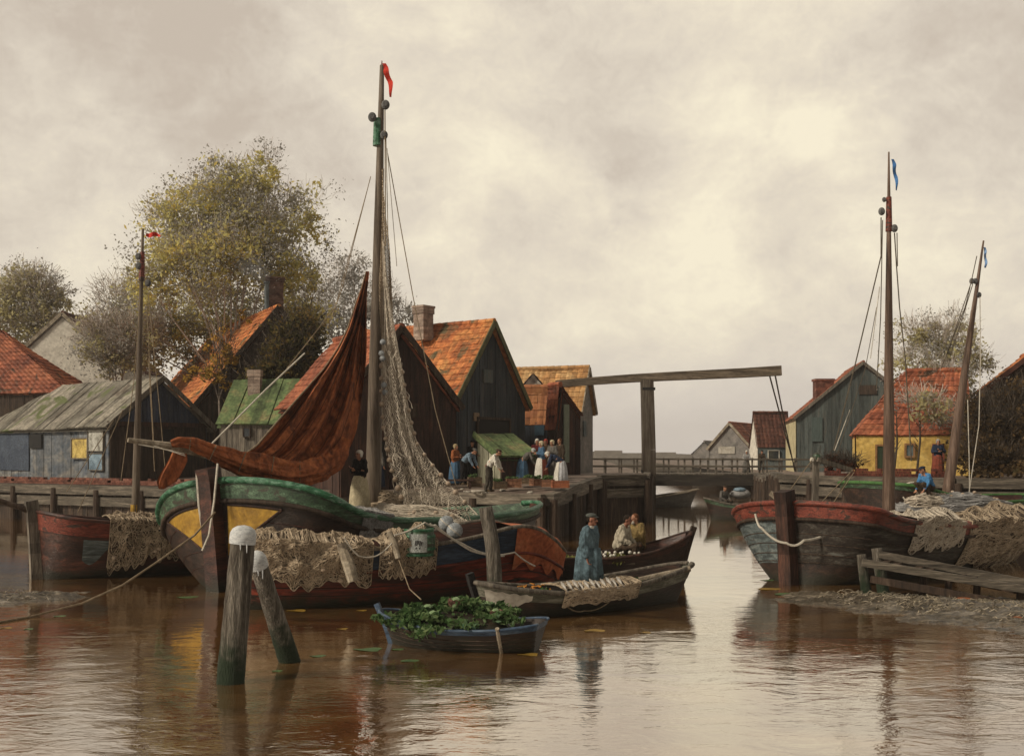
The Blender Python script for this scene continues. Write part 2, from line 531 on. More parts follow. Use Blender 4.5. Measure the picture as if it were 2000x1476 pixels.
# foreshores of wet mud
def mud(name, a, b, ra, rb, hgt, seed):
    a = np.array(a); b = np.array(b)
    lo = np.minimum(a - max(ra, rb) * 1.3, b - max(ra, rb) * 1.3); hi = np.maximum(a + max(ra, rb) * 1.3, b + max(ra, rb) * 1.3)
    nx = int((hi[0] - lo[0]) / 0.07); ny = int((hi[1] - lo[1]) / 0.09)
    g = []
    for i in range(nx + 1):
        row = []
        for j in range(ny + 1):
            p = np.array([lo[0] + (hi[0] - lo[0]) * i / nx, lo[1] + (hi[1] - lo[1]) * j / ny])
            t = np.clip(np.dot(p - a, b - a) / np.dot(b - a, b - a), 0, 1)
            d = np.linalg.norm((p - (a + (b - a) * t)) * np.array([1, 1.15])); r = ra + (rb - ra) * t
            n1 = noise.fractal(Vector((p[0] * 0.9, p[1] * 1.3, seed)), 1.0, 2.0, 4)
            n2 = noise.fractal(Vector((p[0] * 4, p[1] * 8, seed + 3)), 1.0, 2.0, 5)
            z = hgt * (1 - d / r + 0.55 * n1) + 0.06 * n2
            row.append((p[0], p[1], max(z, -0.08)))
        g.append(row)
    mb = MB(); mb.grid(g)
    mb.f = [f for f in mb.f if max(mb.v[i][2] for i in f) > -0.07]
    tag(mb.build(name, m_mud, smooth=True), kind='structure')
mud('mud_foreshore', (6.9, 24.2), (12.2, 20.2), 1.0, 3.3, 0.14, 3.1)
mud('mud_foreshore', (-14.0, 22.8), (-10.2, 24.4), 1.7, 0.8, 0.14, 8.4)

# straw, twigs and shell litter on the mud
def litter(a, b, ra, rb, n, seed):
    r_ = random.Random(seed); L_ = []; a = Vector(a); b = Vector(b)
    for i in range(n):
        t = r_.random(); c = a.lerp(b, t); r0 = (ra + (rb - ra) * t) * math.sqrt(r_.random()) * 0.95; th = r_.uniform(0, 2 * PI)
        x, y = c.x + r0 * math.cos(th), c.y + r0 * .8 * math.sin(th); z = 0.02 + 0.20 * max(0, 1 - r0 / (ra + (rb - ra) * t))
        a2 = r_.gauss(0, .5); l = r_.uniform(.04, .20); d = Vector((math.cos(a2), math.sin(a2), 0)) * l
        p = Vector((x, y, z)); L_.append([p, p + d * .5 + Vector((r_.uniform(-.03, .03), r_.uniform(-.04, .04), r_.uniform(0, .06))), p + d + Vector((0, r_.uniform(-.05, .05), 0))])
    o = strands_mesh(L_, lambda: r_.uniform(.003, .011)).build('mud_litter', M('straw_and_twig_litter', [(0.05, 0.038, 0.025), (0.20, 0.165, 0.115), (0.36, 0.31, 0.24)], 3, island=.6, bump=0))
    tag(o, kind='stuff')
litter((7.2, 24.0, 0), (12.2, 20.2, 0), .9, 2.9, 1500, 4)
litter((-13.0, 23.2, 0), (-10.4, 24.2, 0), 1.2, .7, 260, 6)

# far shore, low and long
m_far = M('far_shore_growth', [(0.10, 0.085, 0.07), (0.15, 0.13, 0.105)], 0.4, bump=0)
mb = MB(); g = []
for i in range(161):
    x = -160 + 4 * i + 0
    hgt = 3.0 + 1.6 * noise.fractal(Vector((x * 0.05, 1, 4)), 1, 2, 4) + (1.2 if 18 < x < 34 else 0)
    y = 330 + 18 * math.sin(x * 0.02)
    g.append([(x, y - 4, -0.2), (x, y - 3, 1.2), (x + 0.6, y, max(1.6, hgt)), (x, y + 12, max(1.4, hgt * 0.9)), (x, y + 30, 0)])
mb.grid(g)
tag(mb.build('far_shore', m_far), kind='structure')
for px, w, hh, D in ((1188, 8.0, 3.4, 315), (1300, 6.0, 2.9, 318), (1222, 10.0, 2.7, 322)):
    x = X(px, D); t = thing('house', 'low hazy grey house on the far shore, %s' % ('nearest the tall gabled house' if px == 1188 else 'right of the bridge post' if px == 1300 else 'the long one'), 'house', (x, D, 0.0))
    mb = MB(); mb.box((x, D, 0.9), (w, 5, 1.8)); mb.build('wall', m_far, t)
    mb = MB(); z0 = 1.8
    mb.add([(x - w / 2, D - 2.7, z0), (x + w / 2, D - 2.7, z0), (x + w / 2, D + 2.7, z0), (x - w / 2, D + 2.7, z0), (x - w / 2, D, z0 + hh - 1.2), (x + w / 2, D, z0 + hh - 1.2)],
           [(0, 1, 5, 4), (2, 3, 4, 5), (1, 2, 5), (3, 0, 4), (3, 2, 1, 0)])
    mb.build('roof', m_far, t)

# ------------------------------------------------------------------ quay walls
def plank_wall(mb, pts, z0, z1, w=0.32, out=0.06, top=None):
    """vertical boards along a plan polyline; outward is to the right of travel"""
    for (ax, ay), (bx, by) in zip(pts[:-1], pts[1:]):
        a = Vector((ax, ay, 0)); b = Vector((bx, by, 0)); d = b - a; L_ = d.length; d.normalize()
        n = max(1, int(L_ / w)); ww = L_ / n
        o = Vector((d.y, -d.x, 0))
        rot = Matrix(((d.x, -d.y, 0), (d.y, d.x, 0), (0, 0, 1)))
        for i in range(n):
            c = a + d * (ww * (i + 0.5)) + o * (out * random.uniform(0.4, 1.0))
            h = z1 + random.uniform(-0.05, 0.0)
            zt = h if top is None else top(c.x, c.y) - 0.02
            mb.box((c.x, c.y, (z0 + zt) / 2), (ww * 0.965, 0.08, zt - z0), rot)

def wall_thing(label, pts, z0, topz, cat='quay wall', capmat=None, board=None, cap_h=0.42, pile_step=2.6, rails=True):
    t = thing('quay_wall', label, cat, (pts[0][0], pts[0][1], 0))
    fine_ = []
    for (ax, ay), (bx, by) in zip(pts[:-1], pts[1:]):
        n = max(1, int(math.hypot(bx - ax, by - ay) / 2.5))
        for i in range(n): fine_.append((ax + (bx - ax) * i / n, ay + (by - ay) * i / n))
    fine_.append(pts[-1])
    mb = MB(); plank_wall(mb, fine_, z0, 1.5, top=lambda x, y: topz(x, y) - 0.05); mb.build('boards', board or m_wood_dark, t)
    cap = MB(); rail = MB(); pile = MB()
    for i, ((ax, ay), (bx, by)) in enumerate(zip(fine_[:-1], fine_[1:])):
        d = Vector((bx - ax, by - ay, 0)).normalized(); o = Vector((d.y, -d.x, 0)) * 0.17
        za, zb = topz(ax, ay), topz(bx, by)
        j = random.uniform(-0.02, 0.02)
        e = d * 0.004
        cap.beam((ax + o.x, ay + o.y, za - cap_h / 2 + 0.03 + j), Vector((bx + o.x, by + o.y, zb - cap_h / 2 + 0.03 + j)) - e, 0.34, cap_h)
        if rails:
            rail.beam((ax + o.x * 1.2, ay + o.y * 1.2, za - cap_h - 0.30), Vector((bx + o.x * 1.2, by + o.y * 1.2, zb - cap_h - 0.30)) - e, 0.14, 0.42)
    acc = 0
    for (ax, ay), (bx, by) in zip(pts[:-1], pts[1:]):
        L_ = math.hypot(bx - ax, by - ay); n = max(1, int(L_ / pile_step))
        d = Vector((bx - ax, by - ay, 0)).normalized(); o = Vector((d.y, -d.x, 0)) * 0.32
        for i in range(n + 1):
            x = ax + (bx - ax) * i / n + o.x; y = ay + (by - ay) * i / n + o.y
            p = MB(); zt = topz(ax + (bx - ax) * i / n, ay + (by - ay) * i / n) - 0.12 + random.uniform(-0.1, 0.05)
            p.tube([(x, y, -0.6), (x, y, zt * 0.5), (x + 0.02, y, zt)], [0.17, 0.16, 0.15], 10, wob=0.06)
            p.build('pile', m_wood_dark, t)
    cap.build('cap_beam', capmat or m_wood_grey_h, t)
    if rails: rail.build('waling_board', m_wood_grey_h, t)
    return t
q_pts = [(-50, quay_line(-50)), (-24, quay_line(-24)), (1.2, 40.0)]
wall_thing('long timber quay wall behind the boats on the left, under the sheds and market', q_pts, -0.6, lambda x, y: quay_z(x, quay_line(x)) )
wall_thing('dark timber wall turning back from the quay corner towards the drawbridge', [(1.2, 40.0), (3.85, 50.0)], -0.6, lambda x, y: quay_z(x, y), rails=False, cap_h=0.5)
wall_thing('timber bridge abutment facing the water behind the two men in the dark boat', [(3.85, 50.0), (6.1, 51.5), (9.8, 79)], -0.6, lambda x, y: quay_z(x, y) + 0.05, cap_h=0.5)
wall_thing('dark timber wall under the right end of the bridge and the right bank', list(RB), -0.6, bank_z, cap_h=0.4)

# brick coping strip on the left quay
t = thing('brick_coping', 'low worn red brick coping in front of the grey shed at far left', 'brick edge', (-30, quay_line(-30) + 0.5, 1.7))
mb = MB()
d = Vector((1, -0.534, 0)).normalized(); rot = Matrix(((d.x, -d.y, 0), (d.y, d.x, 0), (0, 0, 1)))
for r_ in range(3):
    for i in range(130):
        c = Vector((-38, quay_line(-38), 1.70)) + d * (i * 0.225 + (0.11 if r_ % 2 else 0)) + Vector((0.3, 0.55, 0.08 + r_ * 0.105))
        if random.random() < (0.02, 0.10, 0.35)[r_]: continue
        mb.box(c, (0.215, 0.24, 0.098), rot)
mb.build('brick_courses', m_brick, t)
# ================================================================== HOUSES
m_tile_orange = M('orange_pantiles', [(0.20, 0.055, 0.020), (0.40, 0.135, 0.042), (0.50, 0.23, 0.075)], 0.6, island=0.2, fine=0.4, rough=0.75, blotch=((0.10, 0.075, 0.035), 0.8, 0.57))
m_tile_red = M('dull_red_pantiles', [(0.12, 0.032, 0.017), (0.25, 0.075, 0.036), (0.38, 0.14, 0.065)], 0.6, island=0.2, fine=0.35, rough=0.75, blotch=((0.06, 0.035, 0.02), 0.8, 0.60))
m_tile_ochre = M('ochre_pantiles', [(0.24, 0.105, 0.035), (0.38, 0.20, 0.075), (0.43, 0.27, 0.12)], 0.7, island=0.25, fine=0.25)
m_tile_dark = M('dark_red_pantiles', [(0.045, 0.016, 0.011), (0.085, 0.030, 0.019), (0.13, 0.055, 0.035)], 0.8, island=0.3, fine=0.3)
m_board_roof = M('mossy_grey_roof_boards', [(0.075, 0.060, 0.045), (0.16, 0.145, 0.115), (0.25, 0.22, 0.18)], 0.9, island=0.35, stretch=(1, 1, 1), fine=0.35, blotch=((0.085, 0.10, 0.035), 0.55, 0.56))
m_green_roof = M('green_mossy_boards', [(0.035, 0.05, 0.018), (0.085, 0.12, 0.045), (0.16, 0.13, 0.06)], 1.0, island=0.35, fine=0.4)
m_white_wall = M('limewashed_gable', [(0.38, 0.35, 0.30), (0.54, 0.50, 0.43), (0.64, 0.60, 0.52)], 0.8, fine=0.15, dist=2)
m_yellow_wall = M('ochre_yellow_limewash', [(0.34, 0.21, 0.055), (0.54, 0.36, 0.095), (0.62, 0.45, 0.16)], 1.0, fine=0.2, dist=1.5, blotch=((0.25, 0.16, 0.08), 1.3, 0.62))
m_cream_wall = M('cream_limewash', [(0.26, 0.22, 0.13), (0.44, 0.38, 0.22), (0.52, 0.46, 0.30)], 1.2, fine=0.25)
m_grey_wall = M('grey_plaster', [(0.10, 0.092, 0.085), (0.18, 0.165, 0.15), (0.25, 0.22, 0.20)], 1.0, fine=0.2)
m_shed_wall = M('patched_grey_blue_wall', [(0.050, 0.066, 0.090), (0.125, 0.130, 0.135), (0.23, 0.205, 0.175)], 0.5, stretch=(1, 1, 1.8), fine=0.3, island=0.25, dist=1.2)
m_blue_wall = M('slate_blue_boards', [(0.018, 0.023, 0.032), (0.040, 0.050, 0.066), (0.065, 0.066, 0.068)], 0.8, stretch=V, island=0.35)
m_bluegrey_wall = M('blue_grey_wall', [(0.050, 0.065, 0.075), (0.10, 0.125, 0.13), (0.15, 0.16, 0.15)], 1.0, fine=0.3)
m_glass = M('dark_window_glass', [(0.015, 0.018, 0.020), (0.05, 0.055, 0.06)], 2, rough=0.15, spec=0.6, bump=0)
m_chimney = M('sooty_brick_chimney', [(0.045, 0.022, 0.016), (0.10, 0.050, 0.036), (0.17, 0.11, 0.085)], 3, island=0.3)
m_chimney_pale = M('pale_brick_chimney', [(0.15, 0.11, 0.085), (0.26, 0.19, 0.15), (0.33, 0.26, 0.21)], 3, island=0.25)
m_black = M('black_paint', [(0.006, 0.006, 0.007), (0.016, 0.015, 0.014)], 3)
m_dark_in = M('dark_interior', [(0.006, 0.005, 0.004), (0.012, 0.010, 0.008)], 2, bump=0)

def boards(mb, o, du, length, z0, ztop, w=0.28, th=0.06, nrm=None, joint=0.965):
    """vertical boards on a wall from o along du; ztop(s) gives the height"""
    n = max(1, int(length / w)); ww = length / n
    for i in range(n):
        s0 = ww * i + ww * (1 - joint) / 2; s1 = ww * (i + 1) - ww * (1 - joint) / 2
        off = nrm * (th * random.uniform(0.5, 1.1))
        a = o + du * s0; b = o + du * s1
        za, zb = ztop(s0), ztop(s1)
        zm = ztop((s0 + s1) / 2)
        vs = [Vector((a.x, a.y, z0)), Vector((b.x, b.y, z0)), Vector((b.x, b.y, zb)), Vector((a.x, a.y, za))]
        mb.add([p + off for p in vs] + [p - nrm * 0.02 for p in vs],
               [(0, 1, 2, 3), (7, 6, 5, 4), (0, 4, 5, 1), (1, 5, 6, 2), (2, 6, 7, 3), (3, 7, 4, 0)])

def roof_slope(mb, e0, e1, r1, r0, kind, tw=0.34, rows=None):
    """tiles or boards over the quad eave e0-e1, ridge r0-r1"""
    e0, e1, r0, r1 = Vector(e0), Vector(e1), Vector(r0), Vector(r1)
    nrm = (e1 - e0).cross(r0 - e0)
    if nrm.length < 1e-6: nrm = (e1 - e0).cross(r1 - e0)
    nrm.normalize()
    if nrm.z < 0: nrm = -nrm
    Ls = max(((r0 - e0).length + (r1 - e1).length) / 2, 0.1); Le = max((e1 - e0).length, (r1 - r0).length)
    if kind == 'tile':
        nr = rows or max(3, int(Ls / 0.36)); nc = max(3, int(Le / tw))
    else:
        nr = 1; nc = max(3, int(Le / 0.42))
    def pt(u, v):
        p = (e0 * (1 - u) + e1 * u) * (1 - v) + (r0 * (1 - u) + r1 * u) * v
        return p + nrm * (0.10 * noise.noise(Vector((p.x * 0.45, p.y * 0.45, p.z * 0.6))) - 0.10 * math.sin(PI * u) * math.sin(PI * min(1, v + .15)) * min(1, Le / 6))
    for i in range(nr):
        v0 = i / nr; v1 = min(1.0, (i + 1.25) / nr)
        for j in range(nc):
            u0 = j / nc; u1 = (j + 0.97) / nc
            lift0 = 0.055 + random.uniform(-0.012, 0.012); lift1 = 0.012 + random.uniform(0, 0.01)
            sag = random.uniform(-0.01, 0.01)
            a, b, c, d = pt(u0, v0), pt(u1, v0), pt(u1, v1), pt(u0, v1)
            if kind != 'tile':
                lift0 = lift1 = random.uniform(0.03, 0.08)
            if (a - b).length < 0.02 and (c - d).length < 0.02: continue
            mid0 = (a + b) / 2 + nrm * (lift0 + (0.035 if kind == 'tile' else 0.0)); mid1 = (c + d) / 2 + nrm * (lift1 + (0.03 if kind == 'tile' else lift0 * 0))
            if kind != 'tile': mid0 = (a + b) / 2 + nrm * lift0; mid1 = (c + d) / 2 + nrm * lift1
            A, B, Cc, D_ = a + nrm * (lift0 + sag), b + nrm * (lift0 - sag), c + nrm * lift1, d + nrm * lift1
            mb.add([A, mid0, B, Cc, mid1, D_, a - nrm * 0.02, b - nrm * 0.02], [(0, 1, 4, 5), (1, 2, 3, 4), (0, 6, 7, 2, 1)])
    # under-sheet keeps the slope closed
    k = -0.03
    k = -0.2
    mb.add([e0 + nrm * k, e1 + nrm * k, r1 + nrm * k, r0 + nrm * k], [(0, 1, 2, 3)])

class House:
    """near corner cx (pixel) at distance D; the R face runs right from it at angle g,
    the L face runs left and back. gable 'R' or 'L' says which face carries the gable."""
    def __init__(s, name, label, cx, D, g, xL, xR, yb, ye, ya, gable='R', apex=0.5, hip=0.0, hip2=0.0, z0=None, cat='house', lenL=None, lenR=None):
        g = R(g)
        s.A = Vector((X(cx, D), D, 0)); s.v = Vector((math.cos(g), math.sin(g), 0)); s.u = Vector((-math.sin(g), math.cos(g), 0))
        def solve(d, px):
            k = (px - 1000) / F
            return (k * s.A.y - s.A.x) / (d.x - k * d.y)
        s.W = lenR or solve(s.v, xR); s.L = lenL or solve(s.u, xL)
        s.z0 = Z(yb, D) if z0 is None else z0
        s.ze = Z(ye, D)
        s.gable = gable; s.ap = apex; s.hip = hip; s.hip2 = hip2
        if gable == 'R':
            pa = s.A + s.v * (s.W * apex) + s.u * hip
        else:
            pa = s.A + s.u * (s.L * apex) + s.v * hip
        s.za = Z(ya, pa.y)
        s.t = thing(name, label, cat, (s.A.x, s.A.y, s.z0))
    def pt(s, a, b, z): # a along v, b along u
        p = s.A + s.v * a + s.u * b; return Vector((p.x, p.y, z))
    def walls(s, mR, mL, name='wall', bw=0.28, plainR=False, plainL=False):
        nR = -s.u; nL = -s.v
        gR = s.gable == 'R' and not s.hip
        def topR(q):
            if not gR: return s.ze - 0.14
            k = q / s.W
            return s.ze + (s.za - s.ze) * (k / s.ap if k < s.ap else (1 - k) / (1 - s.ap)) - 0.10 if 0 < s.ap < 1 else s.ze + (s.za - s.ze) * ((1 - k) if s.ap <= 0 else k)
        gL = s.gable == 'L' and not s.hip
        def topL(q):
            if not gL: return s.ze - 0.14
            k = q / s.L
            return s.ze + (s.za - s.ze) * (k / s.ap if k < s.ap else (1 - k) / (1 - s.ap)) - 0.10
        zb = s.z0 - 0.4
        for face in ('R', 'L', 'R2', 'L2'):
            mb = MB(); th = 0.06
            if face == 'R': o, d, ln, n, top, mat, pl = s.pt(0, 0, 0), s.v, s.W, nR, topR, mR, plainR
            elif face == 'L': o, d, ln, n, top, mat, pl = s.pt(0, 0, 0), s.u, s.L, nL, topL, mL, plainL
            elif face == 'R2': o, d, ln, n, top, mat, pl = s.pt(0, s.L, 0), s.v, s.W, s.u, topR if not s.hip2 else (lambda q: s.ze), mR, True
            else: o, d, ln, n, top, mat, pl = s.pt(s.W, 0, 0), s.u, s.L, s.v, topL, mL, True
            if s.gable == 'L' and s.hip2 and face == 'L2': top = lambda q: s.ze
            if pl:
                k = 24
                a = []
                for i in range(k + 1):
                    q = ln * i / k; p = o + d * q
                    a.append([Vector((p.x, p.y, zb)) + n * th, Vector((p.x, p.y, top(q))) + n * th])
                mb.grid(a)
                c0 = [Vector((p[0].x, p[0].y, p[0].z)) - n * 0.12 for p in a]; c1 = [p[1] - n * 0.12 for p in a]
                mb.grid([[x, y] for x, y in zip(c0, c1)])
            else:
                boards(mb, o, d, ln, zb, top, bw, th, n)
            mb.build(name, mat, s.t)
    def roof(s, mat, kind='tile', ov=0.25, verge=None):
        rf = MB()
        if s.gable == 'R':
            B = lambda a, b, z: s.pt(a, b, z); W, Ln = s.W, s.L
        else:
            B = lambda a, b, z: s.pt(b, a, z); W, Ln = s.L, s.W
        # in this frame: gable across 'a' (0..W), ridge along 'b' (0..Ln)
        h = s.za - s.ze; aw = W * s.ap
        o1 = ov if not s.hip else 0
        b0 = -ov if not s.hip else s.hip; b1 = Ln + ov if not s.hip2 else Ln - s.hip2
        s1 = h / aw if aw > 0.01 else 0; s2 = h / (W - aw) if W - aw > 0.01 else 0
        if aw > 0.01:
            roof_slope(rf, B(-ov, -ov, s.ze - s1 * ov), B(-ov, Ln + ov, s.ze - s1 * ov), B(aw, b1, s.za), B(aw, b0, s.za), kind)
        if W - aw > 0.01:
            roof_slope(rf, B(W + ov, -ov, s.ze - s2 * ov), B(W + ov, Ln + ov, s.ze - s2 * ov), B(aw, b1, s.za), B(aw, b0, s.za), kind)
        if s.hip:
            roof_slope(rf, B(-ov, -ov, s.ze - s1 * ov), B(W + ov, -ov, s.ze - s2 * ov), B(aw, b0, s.za), B(aw, b0, s.za), kind)
        if s.hip2:
            roof_slope(rf, B(-ov, Ln + ov, s.ze - s1 * ov), B(W + ov, Ln + ov, s.ze - s2 * ov), B(aw, b1, s.za), B(aw, b1, s.za), kind)
        o = rf.build('roof', mat, s.t)
        if verge and not s.hip:
            vb = MB()
            if aw > 0.01: vb.beam(B(-ov, -ov - 0.03, s.ze - s1 * ov - 0.02), B(aw, -ov - 0.03, s.za - 0.0), 0.06, 0.24)
            if W - aw > 0.01: vb.beam(B(W + ov, -ov - 0.03, s.ze - s2 * ov - 0.02), B(aw, -ov - 0.03, s.za - 0.03), 0.06, 0.24)
            vb.build('barge_board', verge, o)
        rb = MB(); 
        n = max(2, int((b1 - b0) / 0.45))
        if kind == 'tile':
            for i in range(n):
                q0 = b0 + (b1 - b0) * i / n; q1 = b0 + (b1 - b0) * (i + 1.1) / n
                rb.tube([B(aw, q0, s.za + 0.03), B(aw, min(q1, b1), s.za + 0.03 + random.uniform(-.01, .01))], [0.15, 0.13], 8)
            rb.build('ridge_tiles', mat, o)
        s.ro = o
        return o
    def panel(s, name, mat, a, b, za, zb, face='R', proud=0.09, th=0.06, frame=None, fmat=None, parent=None):
        """a flat panel (door, shutter, window) on a face, between distances a..b"""
        n, d = (-s.u, s.v) if face == 'R' else (-s.v, s.u)
        o = s.A + d * ((a + b) / 2) + n * (proud + th / 2)
        rot = Matrix(((d.x, n.x, 0), (d.y, n.y, 0), (0, 0, 1)))
        mb = MB(); mb.box((o.x, o.y, (za + zb) / 2), (b - a, th, zb - za), rot)
        ob = mb.build(name, mat, parent or s.t)
        if frame:
            fb = MB(); w = frame
            o2 = s.A + n * (proud + th / 2 + 0.02)
            for (p0, p1, q0, q1) in ((a - w, b + w, zb, zb + w), (a - w, b + w, za - w, za), (a - w, a, za, zb), (b, b + w, za, zb)):
                c = o2 + d * ((p0 + p1) / 2)
                fb.box((c.x, c.y, (q0 + q1) / 2), (p1 - p0, th + 0.05, q1 - q0), rot)
            fb.build('frame', fmat, ob)
        return ob
    def at_px(s, px, face='R'):
        """distance along a face at which pixel column px is met"""
        d = s.v if face == 'R' else s.u
        k = (px - 1000) / F
        return (k * s.A.y - s.A.x) / (d.x - k * d.y)
    def z_px(s, py, a, face='R'):
        p = s.A + (s.v if face == 'R' else s.u) * a
        return Z(py, p.y)
    def pxpanel(s, name, mat, x0, x1, y0, y1, face='R', **kw):
        a, b = s.at_px(x0, face), s.at_px(x1, face)
        if a > b: a, b = b, a
        m = (a + b) / 2
        return s.panel(name, mat, a, b, s.z_px(y1, m, face), s.z_px(y0, m, face), face, **kw)

def chimney(parent, c, w, d, z0, z1, mat, cap=True, rz=0.0, pot=False):
    rot = Matrix.Rotation(rz, 3, 'Z'); mb = MB()
    z = z0; k = 0
    while z < z1:
        hgt = min(0.16, z1 - z)
        f = 1.0 if z1 - z > 0.34 else 1.12
        for sx in (-0.25, 0.25):
            p = rot @ Vector((sx * w * f, 0, 0))
            mb.box((c[0] + p.x, c[1] + p.y, z + hgt / 2), (w * f / 2 - 0.008, d * f, hgt - 0.012), rot)
        z += hgt; k += 1
    mb.box((c[0], c[1], (z0 + z1) / 2), (w * 0.92, d * 0.92, z1 - z0 - 0.02), rot)
    o = mb.build('chimney', mat, parent)
    if cap:
        cb = MB()
        cb.box((c[0], c[1], z1 + 0.03), (w * 1.2, d * 1.2, 0.1), rot)
        cb.build('chimney_cap', mat, o)
    return o

# --- left side -------------------------------------------------------------
h = House('cottage', 'low cottage at the left edge with a plain rust red hipped roof', 132, 63, 86, -330, 190, 905, 752, 642, 'R', hip=5.2, z0=2.0)
h.walls(m_wood_dark, m_wood_dark); h.roof(m_tile_dark if False else m_tile_red)

h = House('gabled_house', 'tall house with a blank whitewashed gable and brown roof at far left', 8, 76, 0, -200, 238, 900, 716, 612, 'R', z0=2.0, lenL=9)
h.walls(m_white_wall, m_white_wall, plainR=True, plainL=True); h.roof(m_tile_dark, verge=m_wood_pale, ov=0.15)

h = House('boathouse', 'long grey boat shed with mossy plank roof, blue gable and yellow hatch', 214, 54.5, 50, -90, 402, 946, 822, 738, 'R', z0=1.62, cat='shed')
h.walls(m_wood_dark, m_shed_wall, bw=0.4); h.roof(m_board_roof, 'board', ov=0.4, verge=m_wood_grey)
# blue gable triangle over the wall, with a tie beam under it
W = h.W; gb = MB()
boards(gb, h.pt(0.5, 0, 0) - h.u * 0.08, h.v, W - 1.0, h.ze - 0.02, lambda q: h.ze + (h.za - h.ze) * (1 - abs((q + 0.5) / W - 0.5) * 2) - 0.12, 0.3, 0.05, -h.u)
gb.build('gable', M('ultramarine_boards', [(0.012, 0.016, 0.030), (0.030, 0.040, 0.072), (0.06, 0.06, 0.062)], 1.0, stretch=V, island=0.4), h.t)
tb = MB(); tb.beam(h.pt(-0.2, -0.17, h.ze - 0.12), h.pt(W + 0.2, -0.17, h.ze - 0.12), 0.1, 0.22)
tb.build('tie_beam', m_wood_brown, h.t)
m_ypanel = M('yellow_painted_board', [(0.20, 0.14, 0.05), (0.44, 0.32, 0.09), (0.52, 0.40, 0.14)], 2.2, fine=.35)
m_wpanel = M('greyish_white_board', [(0.14, 0.13, 0.11), (0.32, 0.31, 0.27), (0.42, 0.41, 0.37)], 2.2, fine=.35)
m_bpanel = M('sky_blue_board', [(0.06, 0.09, 0.12), (0.15, 0.21, 0.26), (0.22, 0.29, 0.34)], 2.2, fine=.35)
m_navy = M('navy_patch', [(0.030, 0.040, 0.062), (0.060, 0.075, 0.10)], 1.5, fine=0.4)
h.pxpanel('shutter', m_ypanel, 146, 176, 857, 894, 'L', frame=0.06, fmat=m_wood_grey)['label'] = 'yellow hatch shutter'
h.pxpanel('shutter', m_wpanel, 178, 207, 839, 880, 'L', frame=0.04, fmat=m_wood_grey)['label'] = 'whitish shutter beside the yellow one'
h.pxpanel('shutter', m_bpanel, 179, 206, 886, 917, 'L', frame=0.04, fmat=m_wood_grey)['label'] = 'light blue lower shutter'
h.pxpanel('window', m_black, 62, 86, 848, 875, 'L')
h.pxpanel('door', m_navy, 2, 60, 842, 918, 'L', proud=0.06)['label'] = 'wide faded navy door'
h.pxpanel('window', m_black, 314, 338, 838, 860, 'R', frame=0.05, fmat=m_wood_dark)

h = House('cottage', 'brick cottage with a bright orange creeper hung roof behind the boat shed', 384, 60, 28, 286, 690, 905, 784, 600, 'R', z0=2.1, cat='house')
h.walls(m_wood_dark, m_wood_dark); h.roof(m_tile_orange, verge=m_wood_dark)
pc = P(537, 600, 66)
co = chimney(h.t, (pc.x, pc.y), 0.95, 0.8, Z(640, 66), Z(545, 66), m_chimney, rz=0.3)
sp = MB(); q = P(521, 600, 65.2); sp.tube([(q.x, q.y, Z(640, 65.2)), (q.x, q.y, Z(553, 65.2))], 0.14, 8); sp.tube([(q.x, q.y, Z(553, 65.2)), (q.x, q.y, Z(550, 65.2))], 0.2, 8)
sp.build('stove_pipe', M('grey_blue_metal', [(0.07, 0.085, 0.09), (0.13, 0.15, 0.155)], 3), h.t)

h = House('shed', 'small plank shed with a green mossy roof half hidden by the red sail', 432, 52, -6, 380, 655, 905, 822, 742, 'L', z0=2.0, cat='shed', lenL=4.5)
h.walls(m_wood_grey, m_wood_grey); h.roof(m_green_roof, 'board', ov=0.2)
h.pxpanel('window', m_glass, 478, 490, 836, 852, 'R', frame=0.04, fmat=m_wood_dark)
pc = P(498, 742, 53.5); chimney(h.t, (pc.x, pc.y), 0.6, 0.5, h.ze + 0.6, Z(722, 53.5), m_chimney_pale, cap=False)

h = House('barn', 'tall dark brown tarred barn with steep gable behind the big mast', 664, 43.5, 34, 560, 889, 948, 778, 640, 'R', z0=1.85, cat='barn', lenL=6.0)
h.walls(m_wood_brown, m_wood_brown, bw=0.3); h.roof(m_tile_red, verge=m_wood_dark)
h.pxpanel('door', m_dark_in, 728, 752, 862, 935, 'R', proud=0.07)
h.pxpanel('hatch', m_wood_dark, 790, 812, 790, 815, 'R', proud=0.08, frame=0.05, fmat=m_wood_brown)

h = House('warehouse', 'gabled warehouse with orange tiled roof, chimney and blue black boarded front', 886, 50, 55, 760, 1024, 940, 776, 629, 'R', z0=1.95, cat='warehouse', lenL=8.0)
h.walls(m_wood_blue, m_wood_brown, bw=0.3); h.roof(m_tile_orange, verge=M('mossy_verge_board', [(0.06, 0.06, 0.025), (0.13, 0.12, 0.055)], 3))
h.pxpanel('doorway', m_dark_in, 930, 990, 820, 905, 'R', proud=0.07, frame=0.12, fmat=m_wood_dark)
h.pxpanel('loft_hatch', M('warm_tan_boards', [(0.16, 0.10, 0.06), (0.27, 0.19, 0.12)], 3), 922, 932, 806, 822, 'R', proud=0.075)  # loft hatch in warm tan boards, paler than the wall
h.pxpanel('shutter', m_wood_teal, 940, 958, 722, 748, 'R', proud=0.08)
pc = P(827, 640, 53.6); chimney(h.t, (pc.x, pc.y), 0.72, 0.66, Z(665, 53.6), Z(601, 53.6), m_chimney_pale, rz=0.9)
dv = MB()
for px, py in ((878, 682), (895, 696), (868, 655)):
    pass
h = House('tall_house', 'tall house with a pale ochre roof and grey end gable, farthest on the left bank', 1131, 66, 70, 955, 1156, 902, 792, 718, 'R', z0=2.1)
h.walls(m_grey_wall, m_grey_wall, plainR=True, plainL=True); h.roof(m_tile_ochre, verge=m_wood_pale)
